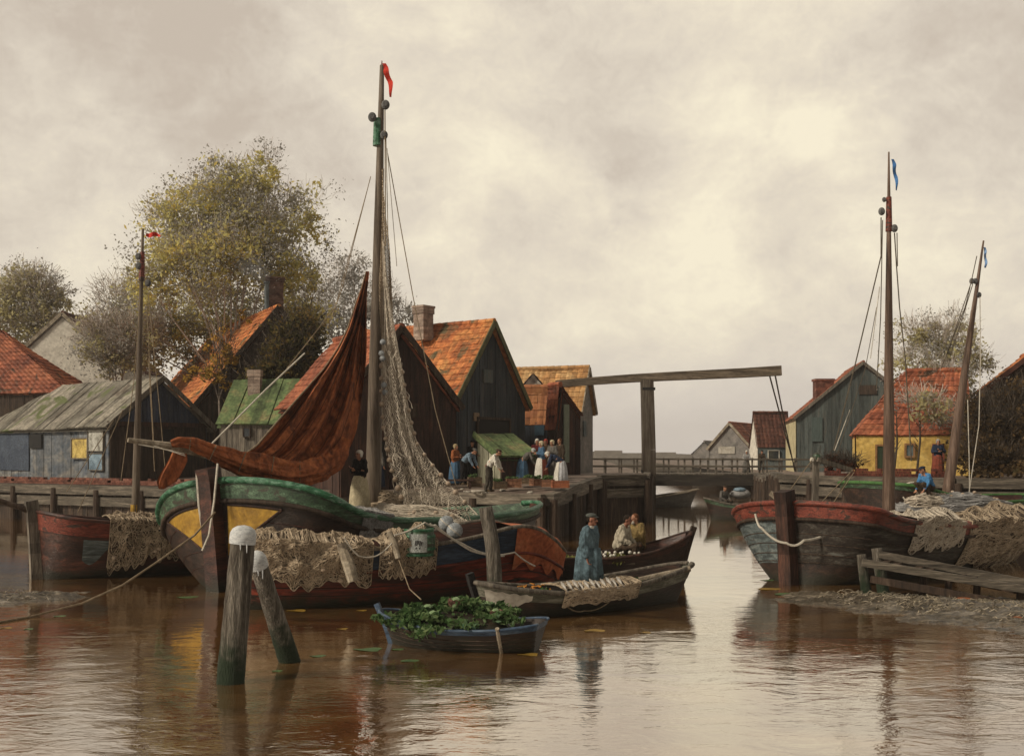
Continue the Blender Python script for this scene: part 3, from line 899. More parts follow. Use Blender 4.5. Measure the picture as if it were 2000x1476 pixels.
h.pxpanel('window', m_bluegrey_wall, 1136, 1141, 822, 852, 'R')

h = House('house', 'low house with a fading red roof over a dark blue front, beside the warehouse', 1084, 58, 72, 985, 1092, 905, 820, 756, 'R', z0=2.1)
h.walls(m_blue_wall, m_blue_wall); h.roof(M('red_to_ochre_tiles', [(0.17, 0.055, 0.025), (0.30, 0.12, 0.045), (0.36, 0.19, 0.08)], 0.7, island=0.2, stretch=(1, 1, 0.6)), ov=0.06)
h.pxpanel('shutter', M('mid_blue_paint', [(0.030, 0.065, 0.10), (0.06, 0.11, 0.15)], 3), 1046, 1064, 830, 850, 'L', proud=0.1)
dm = MB(); c = P(1041, 745, 60.5)
dm.add([(c.x - 0.55, c.y - 0.3, c.z - 0.28), (c.x + 0.55, c.y - 0.3, c.z - 0.28), (c.x, c.y - 0.3, c.z + 0.38), (c.x - 0.55, c.y + 1.2, c.z - 0.28), (c.x + 0.55, c.y + 1.2, c.z - 0.28), (c.x, c.y + 1.2, c.z + 0.38)],
       [(0, 1, 2), (5, 4, 3), (0, 3, 4, 1)])
dmo = dm.build('dormer', m_white_wall, h.t)
dr = MB(); roof_slope(dr, (c.x + 0.65, c.y - 0.4, c.z - 0.36), (c.x + 0.65, c.y + 1.2, c.z - 0.36), (c.x, c.y + 1.2, c.z + 0.40), (c.x, c.y - 0.4, c.z + 0.40), 'tile')
roof_slope(dr, (c.x - 0.65, c.y - 0.4, c.z - 0.36), (c.x - 0.65, c.y + 1.2, c.z - 0.36), (c.x, c.y + 1.2, c.z + 0.40), (c.x, c.y - 0.4, c.z + 0.40), 'tile')
dr.build('dormer_roof', m_tile_dark, dmo)

h = House('narrow_house', 'narrow brown boarded house with a lean to red roof and a pale green door strip', 1086, 55, 40, 1070, 1132, 905, 806, 752, 'R', apex=0.12, z0=2.1)
h.walls(m_wood_brown, m_wood_brown); h.roof(m_tile_red, ov=0.12)
h.pxpanel('door', M('pale_green_paint', [(0.13, 0.15, 0.11), (0.22, 0.24, 0.18)], 2, stretch=V), 1098, 1108, 790, 903, 'R')

# --- right side ------------------------------------------------------------
h = House('gabled_house', 'grey green boarded house with a tall gable and cream side wall right of the bridge', 1556, 88, -10, 1536, 1818, 920, 812, 708, 'R', z0=1.62)
h.walls(m_wood_teal, m_cream_wall, plainL=True, bw=0.3); h.roof(m_tile_red, verge=m_wood_grey)
h.pxpanel('shutter', M('teal_paint', [(0.045, 0.062, 0.058), (0.080, 0.105, 0.098)], 2, stretch=V), 1585, 1606, 815, 862, 'R')
h.pxpanel('shutter', m_wood_dark, 1678, 1712, 752, 770, 'R')
pc = P(1608, 752, 93); chimney(h.t, (pc.x, pc.y), 1.5, 1.1, Z(800, 93), Z(740, 93), m_brick, cap=False)
h = House('cottage', 'small cottage with dark red roof and pale side wall right of the canal', 1481, 101, 4, 1465, 1545, 905, 868, 806, 'L', z0=1.62)
h.walls(m_bluegrey_wall, m_white_wall, plainL=True, plainR=True); h.roof(m_tile_dark, ov=0.12)
h.pxpanel('window', m_glass, 1500, 1520, 880, 896, 'R', frame=0.06, fmat=m_white_wall)
h = House('boathouse', 'dusky grey gabled boathouse with a white hatch, farthest on the right bank', 1386, 112, -28, 1380, 1466, 905, 872, 826, 'R', z0=1.62, cat='boathouse', lenL=9)
h.walls(m_grey_wall, m_grey_wall, plainR=True, plainL=True); h.roof(m_tile_red, verge=m_wood_pale)
h.pxpanel('hatch', m_stone, 1404, 1436, 872, 886, 'R')
h = House('shed', 'hazy grey shed showing only its sloping roof beyond the dusky boathouse', 1352, 145, -20, 1345, 1400, 890, 886, 862, 'R', z0=1.2, cat='shed', lenL=8)
h.walls(m_grey_wall, m_grey_wall, plainR=True, plainL=True); h.roof(m_grey_wall, ov=0.1)

h = House('cottage', 'yellow limewashed cottage with a red hipped roof and green door on the right bank', 1672, 53, -16, 1650, 1895, 918, 843, 726, 'L', hip=2.4, hip2=0.0, z0=2.2, lenL=5.0)
h.walls(m_yellow_wall, m_yellow_wall, plainR=True, plainL=True); h.roof(m_tile_red, ov=0.15)
m_door_g = M('dark_green_paint', [(0.012, 0.022, 0.012), (0.028, 0.045, 0.022)], 2, stretch=V)
m_frame_b = M('brown_ochre_frame', [(0.16, 0.08, 0.03), (0.26, 0.14, 0.06)], 3)
h.pxpanel('door', m_door_g, 1713, 1733, 871, 916, 'R', frame=0.09, fmat=m_frame_b)
h.pxpanel('window', m_bluegrey_wall, 1770, 1783, 869, 890, 'R', frame=0.09, fmat=m_frame_b)
h.pxpanel('window', m_bluegrey_wall, 1824, 1840, 870, 896, 'R', frame=0.09, fmat=M('red_frame', [(0.20, 0.045, 0.03), (0.28, 0.09, 0.05)], 3))

h = House('barn', 'dark barn with a red roof at the right edge behind the thicket', 1922, 57, -12, 1908, 2110, 915, 760, 691, 'R', z0=2.15, cat='barn')
h.walls(m_wood_dark, m_wood_dark); h.roof(m_tile_orange, verge=m_tile_dark, ov=0.3)

# ------------------------------------------------------------------ low red wall at the yellow cottage
t = thing('garden_wall', 'low dark red brick garden wall in front of the yellow cottage', 'wall', (X(1640, 50), 50, 2.15))
mb = MB(); n = 150
for r_ in range(4):
    for i in range(70):
        a = Vector((X(1612, 50.8), 50.8, 0)); b = Vector((X(1862, 47.5), 47.5, 0)); k = (i + (0.5 if r_ % 2 else 0)) / 70
        c = a.lerp(b, k); 
        if r_ > 1 and noise.noise(Vector((k * 9, r_, 0))) > 0.05: continue
        mb.box((c.x, c.y, 2.12 + r_ * 0.115), ((b - a).length / 70 * 0.96, 0.3, 0.108), Matrix.Rotation(-0.42, 3, 'Z') if False else None)
mb.build('brick_courses', M('dark_red_bricks', [(0.045, 0.012, 0.008), (0.10, 0.027, 0.017), (0.17, 0.055, 0.035)], 1.2, island=0.4), t)

# ------------------------------------------------------------------ drawbridge
t = thing('drawbridge', 'wooden drawbridge with one tall post and a long balance beam over the canal', 'bridge', (X(1265, 61), 61, 0))
DB = 80.0
mb = MB(); x0, x1 = X(1262, DB), X(1600, DB)
nb = 70
for i in range(nb):
    xx = x0 - 1.2 + (x1 - x0 + 1.2) * (i + 0.5) / nb
    mb.box((xx, DB + 1.6, 1.69 + random.uniform(-.01, .01)), ((x1 - x0 + 1.2) / nb * 0.95, 4.2, 0.08))
mb.build('deck', m_wood_grey, t)
mb = MB()
for yy in (DB - .4, DB + 3.6): mb.beam((x0 - 1.0, yy, 1.25), (x1, yy, 1.25), 0.4, 0.78)
for i in range(9):
    xx = x0 + (x1 - x0) * (i + .5) / 9; mb.beam((xx, DB - .19, 1.3), (xx, DB + 3.39, 1.3), 0.3, 0.4)
mb.build('girder', M('tarred_bridge_timber', [(0.010, 0.008, 0.006), (0.026, 0.020, 0.015), (0.05, 0.04, 0.03)], 1.0, stretch=(.5, 5, 5)), t)
for yy in (DB - .45, DB + 3.65):
    rl = MB(); xa = X(1150, DB) if yy < DB else X(1150, DB + 4)
    for zz_ in (2.78, 2.25): rl.beam((xa, yy, zz_), (x1 + .5, yy, zz_ - 0.04), 0.09, 0.11)
    ro = rl.build('railing', m_wood_grey_h, t)
    n = 15
    for i in range(n + 1):
        p = MB(); xx = xa + 0.05 + (x1 + .4 - xa) * i / n; p.beam((xx, yy + 0.11, 1.6), (xx, yy + 0.11, 2.86), 0.12, 0.12); p.build('baluster', m_wood_grey, ro)
D = 61.5; x = X(1265, D); p = MB()
pts = [(x + 0.06 * math.sin(k), D, z) for k, z in enumerate((-0.8, 1.4, 3.4, 5.4, Z(742, D)))]
for (a, b), (w0, w1) in zip(zip(pts[:-1], pts[1:]), ((0.76, 0.74), (0.74, 0.71), (0.71, 0.69), (0.69, 0.67))):
    p.beam(a, b, w0, w0, w2=w1, h2=w1, up=(0, 1, 0))
p.build('post', M('bridge_post_wood', [(0.030, 0.018, 0.012), (0.075, 0.058, 0.042), (0.13, 0.11, 0.085)], 1.0, stretch=(9, 9, 0.6)), t)
for z in (2.2, Z(742, D) - .5):
    b = MB(); b.lathe([(0.50, -.07), (0.50, .07)], (x + .03, D, z), 4, rot=Matrix.Rotation(R(45), 3, 'Z')); b.build('iron_strap', m_black, t)
b = MB(); a_ = P(1085, 750, D + 0.3); c_ = P(1525, 722, D - 0.2); n = 6
for i in range(n):      # a hewn timber, not quite straight
    q0, q1 = i / n, (i + 1) / n; s0 = Vector((0, 0, .05 * math.sin(q0 * 5))); s1 = Vector((0, 0, .05 * math.sin(q1 * 5)))
    b.beam(a_.lerp(c_, q0) + s0, a_.lerp(c_, q1) + s1, .40 + .12 * q0, .40 + .14 * q0, w2=.40 + .12 * q1, h2=.40 + .14 * q1)
b.build('balance_beam', M('beam_wood', [(0.045, 0.030, 0.020), (0.11, 0.085, 0.06), (0.22, 0.17, 0.12)], 1.0, stretch=(0.5, 8, 8), fine=.4), t)
for px, ex in ((1503, 0), (1514, 0.3)):
    ch = MB(); p0 = P(px, 733, D - 0.2 + ex); p1 = Vector((X(1555, DB), DB + ex, 1.8)); ch.tube([p0, p0.lerp(p1, 0.5) - Vector((0, 0, 0.1)), p1], 0.045, 6); ch.build('chain', m_rope_dark, t)
for px in (1484, 1556):
    p = MB(); p.tube([(X(px, DB), DB - .4, -0.6), (X(px, DB), DB - .4, .86)], 0.36, 10, wob=.05); p.build('pier', m_wood_dark, t)
# ================================================================== TREES
def leaf_mat(name, cols):
    m = bpy.data.materials.new(name); m.use_nodes = True
    nt = m.node_tree; nt.nodes.clear(); N = nt.nodes.new; L = nt.links.new
    out = N('ShaderNodeOutputMaterial')
    ge = N('ShaderNodeNewGeometry')
    rp = N('ShaderNodeValToRGB'); rp.color_ramp.interpolation = 'LINEAR'
    el = rp.color_ramp.elements
    for i, c in enumerate(cols):
        p = i / (len(cols) - 1)
        e = el[0] if i == 0 else (el[1] if i == 1 else el.new(p)); e.position = p; e.color = (*c, 1)
    tc = N('ShaderNodeTexCoord'); ns = N('ShaderNodeTexNoise'); ns.inputs['Scale'].default_value = 0.55; ns.inputs['Detail'].default_value = 4
    L(tc.outputs['Object'], ns.inputs['Vector'])
    mr = N('ShaderNodeMapRange'); mr.inputs['From Min'].default_value = 0.32; mr.inputs['From Max'].default_value = 0.68
    L(ns.outputs['Fac'], mr.inputs['Value'])
    mx = N('ShaderNodeMix'); mx.data_type = 'FLOAT'; mx.inputs[0].default_value = 0.55
    L(mr.outputs[0], mx.inputs[2]); L(ge.outputs['Random Per Island'], mx.inputs[3])
    L(mx.outputs[0], rp.inputs['Fac'])
    d = N('ShaderNodeBsdfDiffuse'); t = N('ShaderNodeBsdfTranslucent'); ms = N('ShaderNodeMixShader'); ms.inputs[0].default_value = 0.55
    L(rp.outputs[0], d.inputs['Color']); L(rp.outputs[0], t.inputs['Color']); L(d.outputs[0], ms.inputs[1]); L(t.outputs[0], ms.inputs[2])
    L(ms.outputs[0], out.inputs['Surface'])
    return m
lm_olive = leaf_mat('olive_autumn_leaves', [(0.30, 0.27, 0.19), (0.43, 0.40, 0.23), (0.54, 0.50, 0.22), (0.66, 0.59, 0.22), (0.70, 0.54, 0.16), (0.48, 0.50, 0.25)])
lm_dark = leaf_mat('dark_ivy_leaves', [(0.022, 0.019, 0.011), (0.045, 0.038, 0.020), (0.08, 0.075, 0.032), (0.14, 0.11, 0.04), (0.24, 0.15, 0.045), (0.08, 0.085, 0.042)])
lm_ochre = leaf_mat('ochre_creeper_leaves', [(0.14, 0.09, 0.035), (0.28, 0.19, 0.05), (0.45, 0.28, 0.06), (0.52, 0.29, 0.06), (0.27, 0.24, 0.09)])
lm_green = leaf_mat('grey_green_leaves', [(0.28, 0.245, 0.19), (0.38, 0.335, 0.22), (0.50, 0.45, 0.24), (0.58, 0.53, 0.27), (0.50, 0.45, 0.33)])
lm_haze = leaf_mat('bluish_grey_leaves', [(0.24, 0.22, 0.205), (0.32, 0.30, 0.275), (0.40, 0.385, 0.35), (0.34, 0.33, 0.25)])
lm_thick = leaf_mat('brown_thicket_leaves', [(0.045, 0.032, 0.020), (0.085, 0.060, 0.034), (0.14, 0.095, 0.05), (0.20, 0.125, 0.058), (0.11, 0.10, 0.05)])
m_bark = M('brown_bark', [(0.10, 0.076, 0.058), (0.20, 0.16, 0.13)], 3, stretch=(4, 4, 1))
m_twig = M('grey_brown_twigs', [(0.34, 0.285, 0.24), (0.52, 0.45, 0.39)], 3, bump=0)
m_twig_dark = M('dark_brown_twigs', [(0.030, 0.022, 0.016), (0.07, 0.052, 0.038)], 3, bump=0)

def leaves_mesh(name, mat, parent, centers, rad, counts, size, flat=0.85):
    """leaf-sized quads scattered in clumps; centers (k,3), rad (k,3)"""
    allp = []
    for c, r, n in zip(centers, rad, counts):
        # sub-clumps give uneven outline and gaps
        ns = max(3, int(n / 45))
        dirs = rng.normal(size=(ns, 3)); dirs /= np.linalg.norm(dirs, axis=1)[:, None]
        sc_ = dirs * (rng.random((ns, 1)) ** 0.45) * np.array(r)
        w = rng.random(ns) + 0.3; w /= w.sum()
        idx = rng.choice(ns, size=n, p=w)
        sp = (0.10 + 0.16 * rng.random(ns))[idx][:, None]
        p = np.array(c) + sc_[idx] + rng.normal(size=(n, 3)) * np.array(r) * sp
        allp.append(p)
    p = np.concatenate(allp); n = len(p)
    a = rng.normal(size=(n, 3)); a[:, 2] *= flat; a /= np.linalg.norm(a, axis=1)[:, None]
    b = rng.normal(size=(n, 3)); b -= a * (a * b).sum(1)[:, None]; b /= np.linalg.norm(b, axis=1)[:, None]
    s = (size * (0.5 + rng.random(n)))[:, None]
    v = np.empty((n, 4, 3))
    v[:, 0] = p - a * s * 0.6; v[:, 1] = p + b * s * 0.33; v[:, 2] = p + a * s * 0.6; v[:, 3] = p - b * s * 0.33
    v = v.reshape(-1, 3)
    Mi = np.array(WM[parent].inverted()); v = v @ Mi[:3, :3].T + Mi[:3, 3]
    f = np.arange(4 * n).reshape(-1, 4)
    me = bpy.data.meshes.new(name); me.from_pydata(v.tolist(), [], f.tolist()); me.update()
    return link_mesh(me, name, mat, parent)

def tree(name, label, base, clumps, mat, trunk_r=0.3, leaf=0.2, twigs=900, twig_mat=None, cat='tree', twig_len=1.3, twig_r=0.016, group=None, fork=0.35, stems=1, mats=None, crownname='crown', halo=0.0):
    """clumps: (px, py, rx, ry, D, leaves)"""
    base = Vector(base)
    t = thing(name, label, cat, base, group=group)
    cs = []; rs = []; ns = []
    for px, py, rx, ry, D, n in clumps:
        cs.append(P(px, py, D)); rs.append((rx / F * D, min(rx, ry) / F * D * 1.0, ry / F * D)); ns.append(n)
    mid = sum(cs, Vector()) / len(cs)
    tr = MB()
    top = Vector((base.x * 0.5 + mid.x * 0.5, base.y * 0.5 + mid.y * 0.5, base.z + (mid.z - base.z) * fork))
    for k in range(stems):
        o = Vector((random.uniform(-1, 1), random.uniform(-.5, .5), 0)) * (0.25 * (stems - 1))
        tr.tube([base + o - Vector((0, 0, 0.3)), base.lerp(top, 0.5) + o * 1.3 + Vector((0.1, 0, 0)), top + o * 1.6], [trunk_r, trunk_r * 0.8, trunk_r * 0.65], 9, wob=0.06)
    tr.build('trunk', m_bark, t, smooth=True)
    lb = MB(); tw = []
    for c, r, n in zip(cs, rs, ns):
        m_ = top.lerp(c, 0.5) + Vector((random.uniform(-.4, .4), random.uniform(-.4, .4), random.uniform(0, .5)))
        lb.tube([top, m_, c], [trunk_r * 0.55, trunk_r * 0.32, trunk_r * 0.14], 6)
        nb = max(4, int(6 + n / 300))
        for i in range(nb):
            d = Vector(rng.normal(size=3)); d.z = abs(d.z) * 0.7 + 0.1; d.normalize()
            e = c + Vector((d.x * r[0], d.y * r[1], d.z * r[2])) * random.uniform(0.5, 0.95)
            s0 = m_.lerp(c, random.uniform(0.2, 1.0))
            lb.tube([s0, s0.lerp(e, 0.5) + Vector((0, 0, 0.15)), e], [trunk_r * 0.13, trunk_r * 0.08, 0.012], 4)
    lb.build('branches', m_twig if twig_mat is None else m_bark, t)
    tot = sum(ns)
    for c, r, n in zip(cs, rs, ns):
        for i in range(int(twigs * n / tot)):
            d = Vector(rng.normal(size=3)); d.normalize()
            if d.z < -0.3: d.z = -d.z
            q = random.uniform(0.35, 0.98)
            s0 = c + Vector((d.x * r[0], d.y * r[1], d.z * r[2])) * q
            dd = (d + Vector((0, 0, 0.5)) + Vector(rng.normal(size=3)) * 0.35).normalized()
            ln = twig_len * random.uniform(0.4, 1.0)
            tw.append([s0, s0 + dd * ln * 0.55 + Vector(rng.normal(size=3)) * 0.05, s0 + dd * ln + Vector(rng.normal(size=3)) * 0.1])
    if tw:
        strands_mesh(tw, twig_r).build('twigs', twig_mat or m_twig, t)
    leaves_mesh(crownname, mat, t, cs, rs, ns, leaf)
    if halo: leaves_mesh('haze_sprays', lm_haze, t, cs, [tuple(v * 1.28 for v in r) for r in rs], [int(n * halo) for n in ns], leaf * 0.62)  # tiny pale leaves imitate the hazy grey edge of the crown
    return t
def ground(px, D, z=2.1): return (X(px, D), D, z)

tree('autumn_tree', 'large loose olive and ochre tree rising behind the orange cottage roof', ground(455, 68),
     [(330, 440, 70, 60, 68, 826), (400, 400, 75, 60, 67, 1377), (470, 400, 80, 75, 68, 1744), (520, 330, 30, 45, 68, 293), (545, 420, 60, 60, 69, 1009),
      (350, 520, 85, 60, 66, 1560), (440, 500, 95, 70, 66, 2203), (530, 520, 80, 60, 68, 1468), (590, 470, 60, 50, 70, 412), (290, 560, 60, 50, 66, 642),
      (400, 590, 80, 50, 71, 1560), (275, 625, 50, 50, 70, 826), (585, 560, 50, 60, 71, 550), (610, 400, 50, 45, 71, 155), (500, 450, 70, 60, 67, 1744), (340, 650, 60, 55, 72, 1377), (430, 640, 80, 50, 73, 1560), (530, 620, 70, 50, 73, 1377), (280, 680, 50, 45, 72, 1101), (600, 600, 55, 50, 73, 826), (380, 480, 90, 70, 68, 1377), (450, 340, 60, 40, 68, 459)],
     lm_olive, 0.15, 0.22, 6500, twig_len=0.9, twig_r=0.010, halo=1.3)
tree('bare_tree', 'fuzzy grey brown half bare tree between the white gable and the orange roof', ground(225, 70),
     [(230, 600, 60, 60, 70, 450), (200, 660, 50, 50, 68, 800), (265, 660, 60, 60, 68, 900), (225, 700, 60, 35, 68, 900)], lm_green, 0.16, 0.19, 3200, twig_len=0.9, twig_r=0.012, halo=2.0)
tree('leafy_tree', 'grey green leafy tree at the left edge behind the white gable', ground(50, 84),
     [(60, 560, 60, 45, 84, 1500), (20, 600, 60, 55, 84, 1500), (90, 590, 50, 45, 84, 1100), (60, 640, 80, 40, 84, 1700), (-30, 620, 60, 60, 84, 900)], lm_green, 0.25, 0.24, 1600, twig_len=1.0, halo=0.8)
tree('hazy_tree', 'pale bluish grey tree far behind the mast and barn', ground(700, 92),
     [(650, 580, 55, 70, 92, 900), (690, 540, 40, 45, 92, 450), (745, 590, 50, 50, 92, 700), (700, 620, 80, 40, 92, 900), (790, 620, 30, 28, 92, 250), (640, 640, 50, 40, 92, 500)], lm_haze, 0.2, 0.24, 1200, twig_len=0.9, twig_r=0.012, halo=1.0)
tree('evergreen_bush', 'dark overgrown ivy bush climbing the cottage gable below its chimney', ground(520, 56.5),
     [(578, 660, 50, 52, 58.5, 1700), (548, 700, 46, 48, 57.5, 1500), (590, 700, 50, 55, 58, 1500), (508, 750, 38, 40, 57, 1100), (470, 800, 26, 32, 57, 600), (540, 730, 60, 40, 57, 1200), (610, 620, 30, 40, 60, 400), (500, 780, 60, 30, 57, 600)],
     lm_dark, 0.2, 0.2, 900, twig_mat=m_twig_dark, twig_len=0.9, cat='bush', fork=0.5, crownname='leaves')
tree('climbing_plant', 'ochre autumn creeper spread over the orange cottage roof', ground(425, 57.5),
     [(418, 706, 28, 30, 59.6, 240), (448, 692, 18, 30, 59.6, 240), (430, 655, 26, 22, 61.0, 110), (470, 622, 20, 14, 63.0, 80), (385, 735, 20, 18, 58.6, 160), (430, 738, 24, 26, 58, 220)],
     lm_ochre, 0.08, 0.19, 250, twig_mat=m_twig_dark, twig_len=0.6, cat='creeper', fork=0.6, crownname='leaves')
tree('leafy_tree', 'thin olive tree rising behind the yellow cottage on the right bank', ground(1810, 56),
     [(1800, 660, 50, 40, 56, 700), (1850, 680, 55, 50, 56, 900), (1780, 720, 45, 45, 55.6, 600), (1840, 750, 60, 45, 55, 1000), (1890, 720, 45, 50, 56, 600), (1800, 790, 50, 30, 50.6, 330), (1870, 640, 35, 40, 57, 260), (1850, 810, 40, 25, 50.4, 330)],
     lm_green, 0.13, 0.16, 1800, twig_len=0.8, twig_r=0.008, halo=1.2)
tree('thicket', 'dense brown leafy thicket filling the right edge above the bank', ground(1945, 47),
     [(1908, 815, 36, 45, 48, 900), (1970, 800, 46, 50, 48, 1300), (1930, 850, 55, 50, 47.5, 1500), (1990, 850, 50, 60, 47, 1300), (1900, 900, 40, 40, 47, 800), (1960, 905, 60, 35, 46.5, 1100), (2030, 820, 40, 70, 47, 700)],
     lm_thick, 0.09, 0.17, 1600, twig_mat=m_twig_dark, twig_len=0.9, cat='bush', stems=4, fork=0.5, twig_r=0.012, crownname='leaves')
for px, D, top, lab in ((1745, 51, 800, 'thin bare sapling against the yellow cottage wall beside its green door'), (1790, 51, 790, 'thin forked bare sapling between the two cottage windows')):
    t = thing('sapling', lab, 'sapling', ground(px, D, 2.2), group='bare saplings before the yellow cottage'); mb = MB(); b0 = Vector(ground(px, D, 2.1)); e = P(px + 6, top, D)
    mb.tube([b0, b0.lerp(e, .5) + Vector((0.1, 0, 0)), e], [0.06, 0.045, 0.015], 6); mb.build('trunk', m_twig_dark, t)
    bb = MB()
    for k in range(9):
        s0 = b0.lerp(e, 0.35 + 0.07 * k); sx = random.choice((-1, 1)); bb.tube([s0, s0 + Vector((0.35 * sx, 0, 0.5)) * random.uniform(.6, 1.4)], [0.022, 0.006], 4)
    bb.build('twigs', m_twig_dark, t)
# bushes at the foot of the thicket and along the bank
tree('shrub', 'low reddish brown shrub behind the green gunwale boat on the right bank', ground(1640, 50.6),
     [(1625, 905, 26, 14, 50.8, 500), (1660, 905, 26, 12, 50.4, 400)], leaf_mat('reddish_brown_leaves', [(0.03, 0.014, 0.009), (0.075, 0.03, 0.017), (0.12, 0.05, 0.028), (0.06, 0.045, 0.025)]), 0.05, 0.14, 350, twig_mat=m_twig_dark, twig_len=0.5, cat='shrub', stems=3, twig_r=0.01, crownname='leaves')

# smoke from the stove pipe
def smoke(px0, py0, D):
    m = bpy.data.materials.new('chimney_smoke'); m.use_nodes = True
    nt = m.node_tree; nt.nodes.clear(); out = nt.nodes.new('ShaderNodeOutputMaterial'); pv = nt.nodes.new('ShaderNodeVolumeScatter')
    pv.inputs['Color'].default_value = (0.95, 0.97, 1.0, 1); pv.inputs['Density'].default_value = 0.30
    nt.links.new(pv.outputs[0], out.inputs['Volume'])
    t = MB(); pts = [P(px0, py0, D)]; rad = [0.18]
    for px, py, r in ((519, 543, .35), (510, 533, .55), (498, 526, .7), (486, 520, .75), (474, 517, .55), (464, 514, .25)):
        pts.append(P(px, py, D)); rad.append(r)
    t.tube(pts, rad, 14, wob=0.12)
    o = t.build('smoke', m, smooth=True)
    tag(o, 'bluish grey wisp of smoke drifting left from the stove pipe', 'smoke')
smoke(521, 552, 65.2)
# ================================================================== BOATS
m_hull_dark = M('tarred_hull', [(0.010, 0.006, 0.004), (0.023, 0.012, 0.008), (0.055, 0.027, 0.016)], 1.2, wl=1, stretch=(0.5, 2, 4), rough=0.55, spec=0.4, fine=0.4)
m_hull_brown = M('reddish_brown_hull', [(0.014, 0.006, 0.004), (0.038, 0.013, 0.008), (0.10, 0.030, 0.016)], 1.0, wl=1, stretch=(0.5, 2, 4), rough=0.5, spec=0.4, fine=0.4)
m_red_paint = M('worn_red_paint', [(0.06, 0.014, 0.009), (0.15, 0.032, 0.019), (0.22, 0.062, 0.038)], 1.6, stretch=(0.6, 2, 4), rough=0.55, fine=0.5, blotch=((0.040, 0.022, 0.016), 1.6, 0.54))
m_deep_red = M('deep_oxide_red_paint', [(0.022, 0.006, 0.004), (0.11, 0.018, 0.009), (0.30, 0.052, 0.024)], 0.9, wl=1, stretch=(0.5, 2, 3), rough=0.5, fine=0.4, blotch=((0.022, 0.012, 0.008), 0.9, 0.57))
m_green_paint = M('worn_green_paint', [(0.012, 0.024, 0.012), (0.028, 0.062, 0.029), (0.10, 0.17, 0.10)], 1.6, stretch=(0.6, 2, 4), rough=0.5, fine=0.6, spec=0.5, blotch=((0.030, 0.026, 0.014), 1.3, 0.53))
m_bright_green = M('bright_green_paint', [(0.012, 0.045, 0.022), (0.025, 0.11, 0.05), (0.16, 0.27, 0.20)], 2.4, stretch=(0.7, 2, 4), rough=0.45, fine=0.5, blotch=((0.30, 0.34, 0.33), 2.5, 0.64))
m_navy_paint = M('navy_blue_paint', [(0.008, 0.012, 0.020), (0.016, 0.027, 0.048), (0.04, 0.06, 0.09)], 1.6, stretch=(0.6, 2, 4), rough=0.5, fine=0.4)
m_blue_paint = M('worn_blue_paint', [(0.014, 0.026, 0.045), (0.035, 0.062, 0.105), (0.10, 0.13, 0.165)], 2, stretch=(0.6, 2, 4), rough=0.5, fine=0.4)
m_yellow_paint = M('ochre_yellow_paint', [(0.18, 0.095, 0.012), (0.33, 0.185, 0.022), (0.42, 0.27, 0.05)], 1.5, stretch=(1, 1, 1), rough=0.5, fine=0.2)
m_blue_grey = M('blue_grey_planks', [(0.030, 0.036, 0.036), (0.075, 0.092, 0.092), (0.17, 0.19, 0.18)], 1.4, wl=1, stretch=(0.5, 2, 5), rough=0.6, fine=0.45, blotch=((0.05, 0.035, 0.025), 1.2, 0.60))
m_sail = M('tanned_red_sail', [(0.12, 0.036, 0.014), (0.27, 0.080, 0.029), (0.41, 0.14, 0.052)], 1.3, stretch=(1, 1, 0.7), rough=0.9, fine=0.35, bump=0.6, dist=2.0, blotch=((0.09, 0.028, 0.014), 1.1, .60))
m_tarp = M('rust_red_tarpaulin', [(0.17, 0.042, 0.018), (0.34, 0.095, 0.038), (0.42, 0.16, 0.075)], 1.5, rough=0.9, fine=0.3)
m_net = M('pale_brown_net_cord', [(0.24, 0.18, 0.12), (0.46, 0.37, 0.265)], 5, bump=0)
m_net_pale = M('bleached_net_cord', [(0.33, 0.285, 0.225), (0.55, 0.48, 0.39)], 5, bump=0)
m_net_grey = M('grey_net_cord', [(0.16, 0.155, 0.15), (0.31, 0.30, 0.29)], 5, bump=0)
m_net_body = M('matted_brown_net', [(0.022, 0.015, 0.010), (0.065, 0.046, 0.031), (0.20, 0.155, 0.11)], 3.0, fine=0.6, bump=1.0, dist=2)
m_net_body_grey = M('matted_grey_net', [(0.055, 0.055, 0.058), (0.13, 0.125, 0.12), (0.22, 0.21, 0.20)], 3.5, fine=0.6, bump=1.0, stretch=(1, 1, 0.5), dist=2)
m_cork = M('cork_float', [(0.27, 0.20, 0.14), (0.42, 0.33, 0.25)], 5)
m_float_grey = M('grey_painted_float', [(0.11, 0.12, 0.13), (0.24, 0.255, 0.265), (0.40, 0.41, 0.41)], 4, fine=0.3)
m_block = M('grey_wooden_block', [(0.06, 0.06, 0.06), (0.14, 0.135, 0.13)], 5)
m_deck = M('wet_deck_boards', [(0.040, 0.028, 0.019), (0.085, 0.064, 0.045), (0.14, 0.11, 0.08)], 1.2, stretch=(0.5, 6, 1), rough=0.6)

